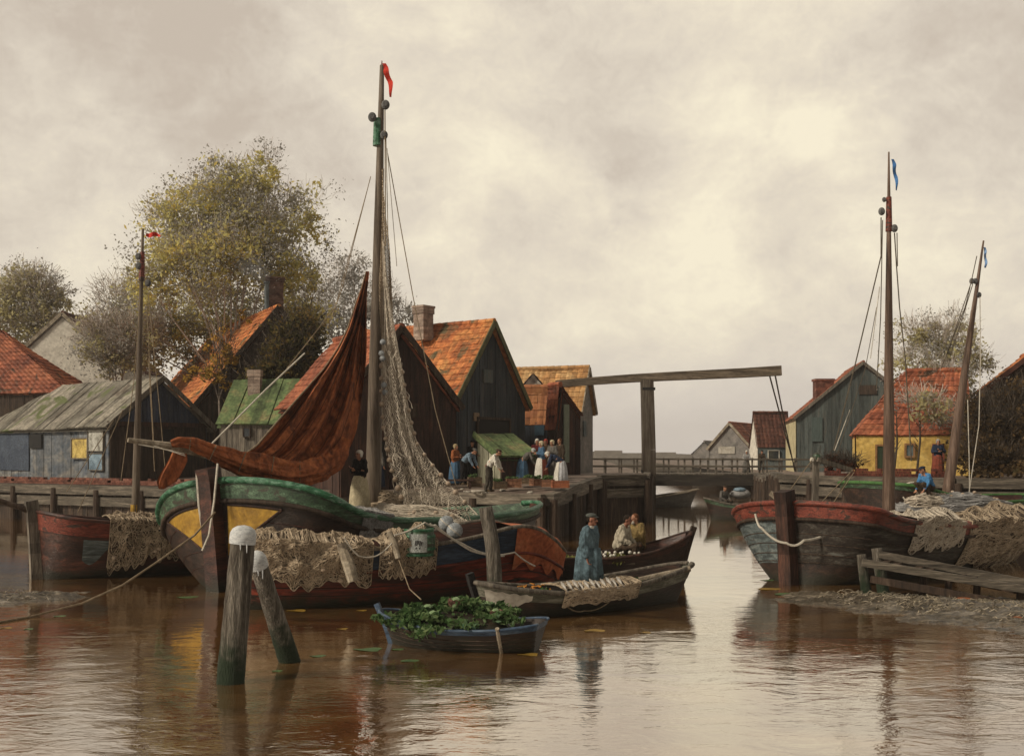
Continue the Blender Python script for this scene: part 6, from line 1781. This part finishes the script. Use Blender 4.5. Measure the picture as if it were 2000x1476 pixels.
    if coat:
        g = MB(); wz = T(0, 0, 1.05).z
        g.lathe([(.16 * k * bulk, wz), (.185 * k * bulk, wz - .18 * k), (.20 * k * bulk, wz - .38 * k), (.225 * k * bulk, wz - .72 * k)], (0, 0, 0), 48, fold=.10, nf=9); g.build('coat_skirt', coat, t, smooth=True, local=True)
    if belt:
        g = MB(); g.lathe([(.148 * k, T(0, 0, .96).z), (.152 * k, T(0, 0, 1.0).z)], (0, 0, 0), 20, capb=False, capt=False, sy=1.12); g.build('sash', belt, t, smooth=True, local=True)
    if collar:
        g = MB(); g.lathe([(.075 * k, -.02 * k), (.082 * k, .012 * k), (.074 * k, .035 * k)], T(0, 0, 1.44), 16, capb=False, capt=False); g.build('collar', collar, t, smooth=True, local=True)
    for i in range(2):
        g = MB(); d = Vector((1, .12 * (1 - 2 * i), 0)); g.ball(an[i] + Vector((.05 * k, 0, -.045 * k)), (.125 * k, .05 * k, .045 * k), 12, 8); g.build('shoe', c_shoe, t, smooth=True, local=True)
    hm = headmat or c_white; g = MB()
    if head == 'bonnet':
        g.ball(hp(-.035, 0, .040), (.095 * k, .093 * k, .095 * k), 14, 10, hr); g.ball(hp(.0, 0, .060), (.088 * k, .088 * k, .068 * k), 14, 8, hr)
        for s in (1, -1): g.ball(hp(-.015, s * .078, -.03), (.05 * k, .022 * k, .055 * k), 8, 6, hr)
        fuse(g, .011 * k, 'bonnet', hm, t, 2)
    elif head == 'cap':
        g.ball(hp(-.02, 0, .085), (.112 * k, .098 * k, .05 * k), 16, 8, hr); g.ball(hp(.085, 0, .062), (.055 * k, .062 * k, .012 * k), 12, 6, hr)
        g.build('cap', hm, t, smooth=True, local=True)
        g = MB(); g.ball(hp(-.03, 0, .015), (.083 * k, .080 * k, .070 * k), 12, 8, hr); g.build('hair', m_hair, t, smooth=True, local=True)
    elif head == 'hair':
        g.ball(hp(-.022, 0, .045), (.096 * k, .083 * k, .088 * k), 14, 10, hr); g.ball(hp(-.055, 0, -.01), (.055 * k, .070 * k, .065 * k), 12, 8, hr); fuse(g, .010 * k, 'hair', hm, t, 2)
    if beard:
        g = MB(); g.ball(hp(.062, 0, -.085), (.040 * k, .046 * k, .055 * k), 10, 8, hr); g.build('beard', beard, t, smooth=True, local=True)
    if near:
        for s in (1, -1):
            g = MB(); g.ball(hp(.077, s * .029, .008), (.010 * k, .013 * k, .008 * k), 8, 6, hr); g.build('eye', m_black, t, smooth=True, local=True)
        g = MB(); g.ball(hp(.085, 0, -.055), (.008 * k, .022 * k, .006 * k), 8, 6, hr); g.build('mouth', c_wine, t, smooth=True, local=True)
        g = MB()
        for s in (1, -1): g.ball(hp(.082, s * .030, .028), (.008 * k, .021 * k, .005 * k), 8, 6, hr)
        if not beard: g.build('eyebrows', m_hair, t, smooth=True, local=True)
    return t

def at_(px, D, z): return (X(px, D), D, z)
person('woman with white cap, black bodice and cream apron standing by the grey net', at_(703, 30.2, 1.60), 232, 1.66, arms='folded', top=c_black, bottom=c_cream, apron=c_cream, near=True)
person('person in yellow headscarf and dark clothes beside the barn behind the tall mast', at_(738, 42.2, 1.86), 60, 1.6, top=c_grey, bottom=c_navy, head='bonnet', headmat=c_yellow)
person('woman in rust red shawl and blue skirt with hands together at the market', at_(889, 44.6, 1.93), 330, 1.62, arms='folded', top=c_rust, bottom=c_blue, head='bonnet', headmat=cl('fawn_cap', (.30, .23, .13)))
person('stooping person in pale blue shirt and dark trousers left of the green roofed stall', at_(906, 44.2, 1.93), 335, 1.66, lean=48, arms='reach', top=c_lblue, bottom=c_black, skirt=False, head='cap', headmat=c_grey)
person('person all in black standing close beside the left wall of the stall', at_(922, 46.8, 2.05), 300, 1.66, arms='forward', top=c_black, bottom=c_black, head='cap', headmat=c_black)
person('man in white shirt, red sash and dark trousers stooping near the quay edge', at_(955, 41.2, 1.75), 345, 1.70, lean=34, arms='reach', top=c_white, bottom=c_trous, skirt=False, head='cap', headmat=c_brown, near=True, belt=c_red)
person('stooping woman with pale grey cap, grey top and blue skirt at the stall front', at_(1020, 45.6, 2.02), 10, 1.6, lean=50, arms='reach', top=c_grey, bottom=c_blue, head='bonnet', headmat=cl('grey_white_cap', (.36, .37, .36), .2))
person('woman in blue bodice, brick red skirt and white apron among the shoppers', at_(1058, 45.2, 2.02), 200, 1.66, arms='folded', top=c_blue, bottom=c_red, apron=c_white, head='bonnet', headmat=c_cream)
person('woman in wine dress with a bright white cap behind the blue bodiced woman', at_(1049, 47.4, 2.08), 270, 1.72, top=c_wine, bottom=c_brown)
person('person with red headscarf at the back of the group of shoppers', at_(1066, 48.4, 2.1), 250, 1.70, top=c_brown, bottom=c_brown, headmat=cl('red_scarf', (.30, .05, .035)))
person('woman in grey coat with cream cap in the middle of the shoppers', at_(1079, 46.6, 2.06), 230, 1.68, arms='folded', top=c_grey, bottom=c_grey, headmat=c_cream)
person('man with brown hair and brown coat behind the grey coated woman', at_(1094, 48.2, 2.1), 215, 1.72, top=c_brown, bottom=c_trous, skirt=False, head='hair', headmat=m_hair_red, coat=c_brown)
person('stooping woman with white cap, navy bodice and white apron over the crates', at_(1096, 43.4, 1.97), 172, 1.62, lean=62, arms='reach', top=c_navy, bottom=cl('white_blue_skirt', (.40, .40, .41), .3), apron=c_white)
person('person in pale clothes and white cap leaning on the bridge railing', at_(1458, 80.6, 1.74), 262, 1.66, lean=8, arms='forward', top=cl('pale_grey_wool', (.24, .23, .22)), bottom=c_grey)
person('person in dark jacket and dark hat leaning on the bridge railing', at_(1487, 80.7, 1.74), 280, 1.66, lean=8, arms='forward', top=c_brown, bottom=c_trous, skirt=False, head='cap', headmat=c_black)
person('man in long washed blue smock and grey cap standing in the punt', at_(1150, 22.5, 0.16), 335, 1.78, arms='down', bulk=1.28, top=c_bsmock, bottom=c_navy, skirt=False, head='cap', headmat=cl('grey_green_cap', (.075, .08, .072)), near=True, coat=c_bsmock, collar=c_white, skin=m_skin_dark, lean=3)
person('man in unbleached shirt with dark hair seated in the dark rowing boat', at_(1211, 27.4, 0.38), 335, 1.78, bulk=1.2, legs='sit', lean=14, arms='forward', top=c_linen, bottom=c_brown, skirt=False, head='hair', headmat=m_hair, near=True, skin=m_skin_dark)
person('bearded man in mustard jacket seated facing the shirted man', at_(1247, 28.0, 0.38), 215, 1.76, bulk=1.2, legs='sit', lean=8, arms='forward', top=c_ochre, bottom=c_brown, skirt=False, head='hair', headmat=m_hair_red, near=True, beard=cl('white_beard', (.36, .33, .28)))
person('small dark figure seated in the rowing boat under the bridge', at_(1412, 53.0, 0.40), 300, 1.7, legs='sit', lean=10, arms='forward', top=c_grey, bottom=c_trous, skirt=False, head='cap', headmat=c_brown)
person('crouching man in bright blue smock and dark cap sorting nets on the right', at_(1816, 35.8, 1.72), 200, 1.68, legs='crouch', lean=26, arms='reach', top=c_bright, bottom=c_brown, skirt=False, head='cap', headmat=c_navy, near=True)
person('woman in navy shawl and red skirt standing before the yellow cottage window', at_(1832, 49.2, 2.15), 262, 1.66, arms='folded', top=c_navy, bottom=c_red, head='bonnet', headmat=cl('grey_cap', (.30, .29, .27)))

# ================================================================== MARKET
h = House('market_stall', 'small market stall with a sloping mossy green roof and cream side', 979, 45.2, 34, 934, 1040, 924, 886, 847, 'L', apex=.999, z0=1.98, cat='stall')
h.walls(m_wood_brown, M('cream_green_boards', [(0.13, 0.125, 0.085), (0.25, 0.24, 0.17), (0.33, 0.31, 0.23)], 1.4, stretch=V, island=.25), bw=0.22); h.roof(m_green_roof, 'board', ov=0.22, verge=m_green_roof)
m_crate = M('reddish_crate_wood', [(0.09, 0.036, 0.02), (0.19, 0.085, 0.045), (0.27, 0.14, 0.08)], 3, island=.3)
m_crate_b = M('brown_crate_wood', [(0.08, 0.05, 0.028), (0.16, 0.11, 0.065)], 3, island=.3)
lm_cab = leaf_mat('cabbage_leaves', [(0.022, 0.045, 0.018), (0.05, 0.10, 0.035), (0.10, 0.17, 0.06), (0.17, 0.23, 0.10), (0.12, 0.17, 0.12), (0.06, 0.12, 0.07)])
def crate(px, D, z, w, d, hh, label, mat, greens=True, rz=0.0):
    t = thing('crate', label, 'crate', at_(px, D, z), rz, 'crates of greens on the quay'); b = MB()
    for r_ in range(3):
        zz = hh * (r_ + .5) / 3
        for sx in (-1, 1): b.box((sx * w / 2, 0, zz), (.025, d, hh / 3 * .85)); b.box((0, sx * (d / 2 - .013), zz), (w - .05, .024, hh / 3 * .85))
    for sx in (-1, 1):
        for sy in (-1, 1): b.box((sx * (w / 2 - .045), sy * (d / 2 - .045), hh / 2), (.04, .04, hh * .99))
    b.box((0, 0, .02), (w * .93, d * .93, .02)); b.build('box', mat, t, local=True)
    if greens:
        c = WM[t] @ Vector((0, 0, hh + .02)); leaves_mesh('greens', lm_cab, t, [c], [(w * .42, d * .42, .10)], [260], .10)
    return t
for a in ((927, 43.0, 1.88, .5, .45, .40, 'brown crate topped with greens left of the stooping white shirted man', m_crate_b, True, .2), (1003, 42.6, 1.87, .55, .5, .36, 'reddish crate of greens in front of the stall', m_crate, True, .1),
          (1030, 43.8, 1.97, .62, .5, .26, 'low wide crate of leafy greens beside the shoppers', m_crate_b, True, 0), (1070, 42.4, 1.90, .48, .42, .30, 'red crate with green cover beside the stooping woman', m_crate, True, -.1),
          (1094, 41.9, 1.88, .62, .45, .28, 'bright orange red empty crate at the feet of the stooping woman', M('orange_red_box', [(.20, .06, .025), (.32, .11, .05)], 3, island=.2), False, .1),
          (975, 42.2, 1.83, .5, .45, .30, 'brown crate of greens at the right hand of the white shirted man', m_crate_b, True, .3), (1048, 43.0, 1.93, .42, .42, .28, 'small reddish crate of greens before the blue skirted woman', m_crate, True, .4)):
    crate(*a)
t = thing('low_bench', 'long low dark bench on the quay right of the hanging net', 'bench', at_(885, 42.6, 1.82)); b = MB(); c = Vector(at_(885, 42.6, 1.82))
b.box(c + Vector((0, 0, .34)), (1.6, .4, .06)); b.build('top', m_wood_brown, t)
for sx in (-.65, .65): b = MB(); b.box(c + Vector((sx, 0, .155)), (.08, .34, .31)); b.build('leg', m_wood_brown, t)
t = thing('rope_coil', 'pale rope coil lying on the quay by the stooping white shirted man', 'rope coil', at_(933, 40.9, 1.74)); b = MB(); c = Vector(at_(933, 40.9, 1.74))
for k in range(4): b.tube([c + Vector(((.16 + .03 * k) * math.cos(a), (.16 + .03 * k) * math.sin(a), .03 + .035 * (k % 2))) for a in np.linspace(0, 2 * PI, 20)], .022, 5)
b.build('coil', m_rope_pale, t)
# small litter of stones and straw on the quay
for k in range(16):
    px = random.uniform(880, 1150); D = random.uniform(40.6, 46) if px < 1060 else random.uniform(46, 52); x = X(px, D)
    if x > 1.1 and D < 40 + (x - 1.2) / 2.65 * 10 + .8 or x > 3.8: continue
    b = MB(); c = Vector((x, D, quay_z(x, D) + .02)); r0 = random.uniform(.05, .12); b.ball(c, (r0 * 1.4, r0, r0 * .6), 8, 6); b.jitter(.012)
    tag(b.build('stone', m_stone), 'pale loose stone lying on the quay ground by the market', 'stone', 'loose stones on the quay')

# ================================================================== POSTS, JETTY, CARGO
m_post = M('ribbed_mooring_post_wood', [(0.030, 0.020, 0.013), (0.10, 0.085, 0.066), (0.23, 0.20, 0.165)], 1.1, stretch=(9, 9, 0.9), fine=0.5, bump=0.9)
m_algae = M('algae_green_wet_wood', [(0.008, 0.012, 0.006), (0.016, 0.032, 0.013), (0.035, 0.05, 0.02)], 2, stretch=(5, 5, 1), rough=0.35, spec=.5)
m_cap = M('white_metal_post_cap', [(0.34, 0.35, 0.36), (0.55, 0.56, 0.56), (0.68, 0.68, 0.66)], 5, stretch=(3, 3, 9), rough=0.45, bump=.5)
def post_material():
    m = m_post; nt = m.node_tree; N = nt.nodes.new; L = nt.links.new
    bs = [n for n in nt.nodes if n.type == 'BSDF_PRINCIPLED'][0]; src = bs.inputs['Base Color'].links[0].from_socket
    tc = N('ShaderNodeTexCoord'); sp = N('ShaderNodeSeparateXYZ'); L(tc.outputs['Object'], sp.inputs[0])
    ns = N('ShaderNodeTexNoise'); ns.inputs['Scale'].default_value = 7; ns.inputs['Detail'].default_value = 4; L(tc.outputs['Object'], ns.inputs['Vector'])
    ad = N('ShaderNodeMath'); ad.operation = 'MULTIPLY_ADD'; L(ns.outputs['Fac'], ad.inputs[0]); ad.inputs[1].default_value = -0.9; L(sp.outputs['Z'], ad.inputs[2])
    mr = N('ShaderNodeMapRange'); mr.interpolation_type = 'SMOOTHSTEP'; mr.inputs['From Min'].default_value = -0.25; mr.inputs['From Max'].default_value = 0.35; L(ad.outputs[0], mr.inputs['Value'])
    mx = N('ShaderNodeMix'); mx.data_type = 'RGBA'; L(mr.outputs[0], mx.inputs[0]); mx.inputs[6].default_value = (0.012, 0.022, 0.009, 1); L(src, mx.inputs[7]); L(mx.outputs[2], bs.inputs['Base Color'])
post_material()
def mooring_post(label, p_top, p_base, r0, r1, cap=None, bend=0.0, topmat=None):
    t = thing('mooring_post', label, 'mooring post', (p_base.x, p_base.y, 0)); d = p_base - p_top
    def at(q): return p_top + d * q + Vector((bend * math.sin(PI * q), 0, 0))
    b = MB(); n = 20; qs = [1.3 * i / n for i in range(n + 1)]; b.tube([at(q) for q in qs], [r0 + (r1 - r0) * min(q, 1) for q in qs], 18, wob=.03); b.build('shaft', m_post, t, smooth=True)
    if cap:
        b = MB(); ax = -d.normalized(); rot = Vector((0, 0, 1)).rotation_difference(ax).to_matrix()
        b.lathe([(r0 * 1.09, -.10), (r0 * 1.12, -.02), (r0 * 1.10, .05), (r0 * .92, .11), (r0 * .55, .15), (.01, .165)], at(0), 20, capb=False, rot=rot, fold=.02, nf=5); b.build('cap', m_cap, t, smooth=True)
        for k in range(2):
            a = -1.5 + .5 * k; b = MB(); r2 = r0 * 1.06; q0 = at(0) + rot @ Vector((r2 * math.cos(a), r2 * math.sin(a), -.09)); b.tube([q0, q0 - Vector((0, 0, random.uniform(.05, .14)))], [.014, .005], 5); b.build('drip', m_cap, t)
    return t
mooring_post('thick upright mooring post with a white cap in the foreground water', P(475, 1048, 15.4), P(450, 1332, 15.35), .165, .195, True)
mooring_post('shorter leaning mooring post with a white cap, propped beside the thick upright one', P(503, 1096, 16.2), P(566, 1292, 16.9), .125, .165, True)
mooring_post('bent weathered mooring post without cap in front of the navy and red boat', P(948, 990, 23.2), P(966, 1160, 23.2), .145, .165, None, .06)
mooring_post('low dark pile in the mud at the left end of the jetty rails', P(1682, 1082, 24.6), P(1694, 1172, 24.5), .10, .12, None)
mooring_post('squared jetty pile standing just behind the jetty rails', P(1712, 1070, 25.4), P(1726, 1160, 25.3), .12, .14, None)
t = thing('jetty', 'collapsed timber jetty of long sloping rails at the right edge', 'jetty', at_(1850, 24.6, 0))
for k, (x0, y0, D0, x1, y1, D1, w) in enumerate(((1684, 1098, 24.4, 2060, 1160, 23.6, .13), (1716, 1082, 25.3, 2060, 1148, 24.6, .13), (1740, 1105, 24.9, 2060, 1168, 24.0, .10), (1700, 1130, 24.5, 2060, 1195, 23.0, .12))):
    b = MB(); b.beam(P(x0, y0, D0), P(x1, y1, D1), w, w * 1.25); b.build('rail', m_wood_grey_h if k < 2 else m_wood_dark, t)
for px, D in ((1800, 24.4), (1905, 24.2), (1990, 24.0), (1850, 25.2)):
    b = MB(); b.tube([at_(px, D, -.3), at_(px + 4, D, .62 - .0009 * (px - 1684))], [.09, .08], 8); b.build('leg', m_wood_dark, t)
b = MB()
for i in range(16):
    q = (i + .5) / 16; p0 = P(1700, 1104, 24.5).lerp(P(2060, 1166, 23.7), q); p1 = P(1728, 1092, 25.3).lerp(P(2060, 1156, 24.6), q)
    if i in (2, 5, 6, 11): continue
    b.beam(p0, p1, .17, .03)
b.build('deck_boards', m_wood_dark, t)
# greens in the dinghy
Mw = WM[bD]; cs = [Mw @ Vector((x, y, z)) for x, y, z in ((.5, 0, .48), (.9, .1, .60), (1.3, -.05, .67), (1.7, .05, .62), (1.05, -.40, .52), (1.5, .3, .56), (2.05, 0, .56), (.75, -.30, .50), (1.5, -.42, .50), (.3, .1, .50), (.95, -.62, .36), (.30, -.28, .46))]
t = thing('cabbage_heap', 'heap of loose green cabbage leaves filling the blue rimmed dinghy', 'cabbages', cs[2] - Vector((0, 0, .4)))
leaves_mesh('loose_leaves', leaf_mat('dark_cabbage_leaves', [(0.018, 0.034, 0.014), (0.045, 0.085, 0.032), (0.09, 0.16, 0.06), (0.22, 0.29, 0.13), (0.10, 0.21, 0.15)]), t, cs, [(.38, .33, .14)] * len(cs), [460] * len(cs), .085)
b = MB(); f = heap(cs[2].x - .05, cs[2].y, .30, 1.05, .50, .30, R(-16)); b.grid([[f(i / 8, j / 24)[0] for j in range(25)] for i in range(9)]); b.build('heap_base', m_hull_dark, t, smooth=True)
def cabbage(p, r, label, mats=None):
    t = thing('cabbage', label, 'cabbage', p, group='whole cabbages in the dinghy'); b = MB(); b.ball(p, r * .8, 12, 9); b.jitter(r * .05); b.build('heart', M('pale_cabbage', [(.10, .16, .07), (.20, .28, .14), (.30, .36, .22)], 7), t, smooth=True)
    b = MB()
    for k in range(9):
        a = k * 2.4; tilt = .3 + .1 * k; d = Vector((math.cos(a), math.sin(a), 0)); s = Vector((-d.y, d.x, 0)); g = []
        for i in range(5):
            q = i / 4; row = []
            for j in range(5):
                w = (j / 4 - .5) * 2 * r * .75 * math.sin(PI * (.15 + .8 * q)); rr = r * (.35 + .8 * q)
                row.append(p + d * rr + s * w + Vector((0, 0, -r * .5 + r * 1.2 * q ** 1.5 + .02 * math.sin(9 * w + i))))
            g.append(row)
        b.grid(g)
    b.build('outer_leaves', mats or M('cabbage_green', [(.03, .06, .025), (.07, .12, .05), (.12, .18, .09)], 6), t, smooth=True)
m_redcab = M('reddish_cabbage', [(.10, .05, .04), (.20, .10, .075), (.30, .17, .13)], 6)
for x, y, z, r, lab, mm in ((1.25, -.1, .73, .13, 'red tinged cabbage on top of the heap in the dinghy', m_redcab), (1.75, .0, .68, .12, 'pale green cabbage at the right of the heap in the dinghy', None), (.95, -.36, .54, .12, 'green cabbage hanging low over the near side of the dinghy', None), (1.95, -.15, .60, .10, 'small reddish cabbage at the right end of the heap', m_redcab), (.7, .05, .58, .12, 'green cabbage at the left end of the heap in the dinghy', None)):
    cabbage(Mw @ Vector((x, y, z)), r, lab, mm)
# fish and nets on the punt
t = thing('fishing_net', 'pale net and fish hanging over the near rail of the punt', 'fishing net', (X(1130, 22), 22, .5))
net_on(drape(hE, bE, .30, .68, .62, .8, -1, 3.0, .06, .3), 44, 24, t, m_net_body, m_net, 340, .009, 91, amp=.08, step=.04, kl=4)
Me = WM[bE]
m_fish = M('silvery_fish', [(.16, .14, .12), (.34, .31, .27), (.46, .42, .37)], 9, rough=.35, spec=.6, fine=.3)
for k in range(11):
    s_ = .30 + .028 * k; p = Me @ (hE.pt(s_, 1, -1, .02) + Vector((0, .04, .15 + .02 * (k % 3)))); t = thing('fish', 'silvery fish laid in a row over the near rail of the punt', 'fish', p, group='row of fish on the punt'); b = MB()
    ax = Vector((.35, -.75, -.45)).normalized(); pts = [p + ax * (.30 * (q - .45)) for q in np.linspace(0, 1, 8)]
    b.tube(pts, [.006, .022, .034, .036, .030, .020, .010, .006], 8); b.build('fish_body', m_fish, t, smooth=True)
    b = MB(); e = pts[-1]; s2 = ax.cross(Vector((0, 0, 1))).normalized(); b.add([e, e + ax * .06 + s2 * .035, e + ax * .035, e + ax * .06 - s2 * .035, e + Vector((0, 0, .006))], [(0, 1, 2, 4), (0, 4, 2, 3)]); b.build('tail', m_fish, t)
cs = [Me @ Vector((x, y, .40)) for x, y in ((1.0, .0), (1.5, .1), (3.4, .1), (3.9, .05))]
t = thing('greens_heap', 'green leafy heap in the right half of the punt behind the blue coated man', 'vegetables', cs[2]); leaves_mesh('leaves', lm_cab, t, cs[2:], [(.40, .35, .16)] * 2, [700, 500], .085)
t = thing('carrot_heap', 'heap of greens and orange carrots near the dark stem of the punt', 'vegetables', cs[0]); leaves_mesh('leaves', lm_cab, t, cs[:2], [(.40, .35, .12)] * 2, [420, 420], .085)
b = MB()
for k in range(26):
    p = cs[0].lerp(cs[1], random.random()) + Vector((random.uniform(-.3, .3), random.uniform(-.35, .1), random.uniform(.08, .20))); d = Vector(rng.normal(size=3)) * .09; d.z *= .3; b.tube([p, p + d], [.018, .005], 6)
b.build('carrots', M('carrot_orange', [(.30, .11, .015), (.46, .19, .03)], 5), t)
Mf = WM[bF]
t = thing('greens_heap', 'yellow green leafy heap and white turnips in the dark rowing boat', 'vegetables', Mf @ Vector((2.6, 0, .5)))
leaves_mesh('leaves', leaf_mat('yellow_green_leaves', [(0.05, 0.06, 0.02), (0.11, 0.12, 0.035), (0.20, 0.20, 0.06), (0.28, 0.27, 0.12)]), t, [Mf @ Vector((x, y, .62)) for x, y in ((1.5, .25), (2.1, .3), (2.8, .2), (3.5, .2), (1.9, .45))], [(.40, .35, .12)] * 5, [340, 380, 380, 340, 300], .08)
b = MB()
for k in range(14): p = Mf @ Vector((random.uniform(1.3, 2.3), random.uniform(.2, .55), .74 + random.uniform(-.03, .05))); b.ball(p, random.uniform(.03, .05), 8, 6)
b.build('turnips', c_white, t, smooth=True)

# mooring line at left foreground and floating leaves
mb = MB(); pts = [P(-20, 1225, 20.5), P(60, 1205, 21.4), P(160, 1178, 22.2), P(240, 1142, 22.8), P(310, 1095, 23.6), P(380, 1045, 24.2), P(420, 1000, 25.0)]
pts = [Vector((p.x, p.y, max(p.z, 0.02))) for p in pts]; mb.tube(pts, .022, 6); tag(mb.build('mooring_rope', m_rope), 'slack grey mooring rope running from the big bow down into the water at left', 'rope')
def G_(px, py): D = H * F / (py - HOR); return Vector((X(px, D), D, 0))
m_lg = M('floating_green_leaf', [(.045, .085, .03), (.09, .15, .055)], 4, rough=.5); m_ly = M('floating_ochre_leaf', [(.16, .095, .012), (.28, .17, .025)], 4, rough=.5)
for k, (px, py, w, g_) in enumerate(((365, 1166, 20, 'g'), (115, 1203, 12, 'g'), (55, 1228, 9, 'g'), (12, 1226, 12, 'y'), (580, 1192, 19, 'y'), (720, 1268, 27, 'g'), (620, 1281, 15, 'g'), (775, 1268, 12, 'g'), (798, 1290, 18, 'g'), (1160, 1231, 21, 'y'), (1260, 1235, 12, 'y'), (1033, 1278, 20, 'y'), (668, 1228, 11, 'y'), (705, 1192, 10, 'y'), (1500, 1150, 22, 'y'), (1535, 1160, 25, 'g'), (1880, 1183, 16, 'o'), (1985, 1222, 12, 'o'), (940, 1262, 12, 'y'), (1500, 1133, 14, 'g'), (540, 1310, 10, 'g'))):
    c = G_(px, py); r0 = w / F * c.y; b = MB(); n = 14; vs = [(c.x, c.y, .012)]
    for i in range(n):
        a = 2 * PI * i / n; rr = r0 * (1 + .18 * math.sin(3 * a + k) + .1 * math.sin(5 * a)); vs.append((c.x + rr * math.cos(a), c.y + rr * .7 * math.sin(a), .006 + .006 * math.sin(2 * a)))
    b.add(vs, [(0, i + 1, (i + 1) % n + 1) for i in range(n)])
    if g_ == 'o':
        for i in range(len(b.v)): b.v[i] = (b.v[i][0], b.v[i][1], b.v[i][2] + .16)
    col = {'g': 'green', 'y': 'ochre yellow', 'o': 'orange'}[g_]
    where = 'on the mud by the jetty' if g_ == 'o' else 'on the brown water'
    tag(b.build('floating_leaf', {'g': m_lg, 'y': m_ly, 'o': c_rust}[g_]), '%s leaf patch lying %s' % (col, where), 'leaf', '%s leaf patches %s' % (col, where))
# ================================================================== HAZE
def haze(density):
    m = bpy.data.materials.new('damp_air'); m.use_nodes = True
    nt = m.node_tree; nt.nodes.clear(); out = nt.nodes.new('ShaderNodeOutputMaterial'); pv = nt.nodes.new('ShaderNodeVolumePrincipled')
    pv.inputs['Color'].default_value = (0.90, 0.86, 0.82, 1); pv.inputs['Density'].default_value = density; pv.inputs['Anisotropy'].default_value = 0.2
    nt.links.new(pv.outputs[0], out.inputs['Volume'])
    mb = MB(); mb.box((0, 446, 12.5), (860, 950, 27)); o = mb.build('haze', m)
    tag(o, kind='stuff')
haze(0.0005)
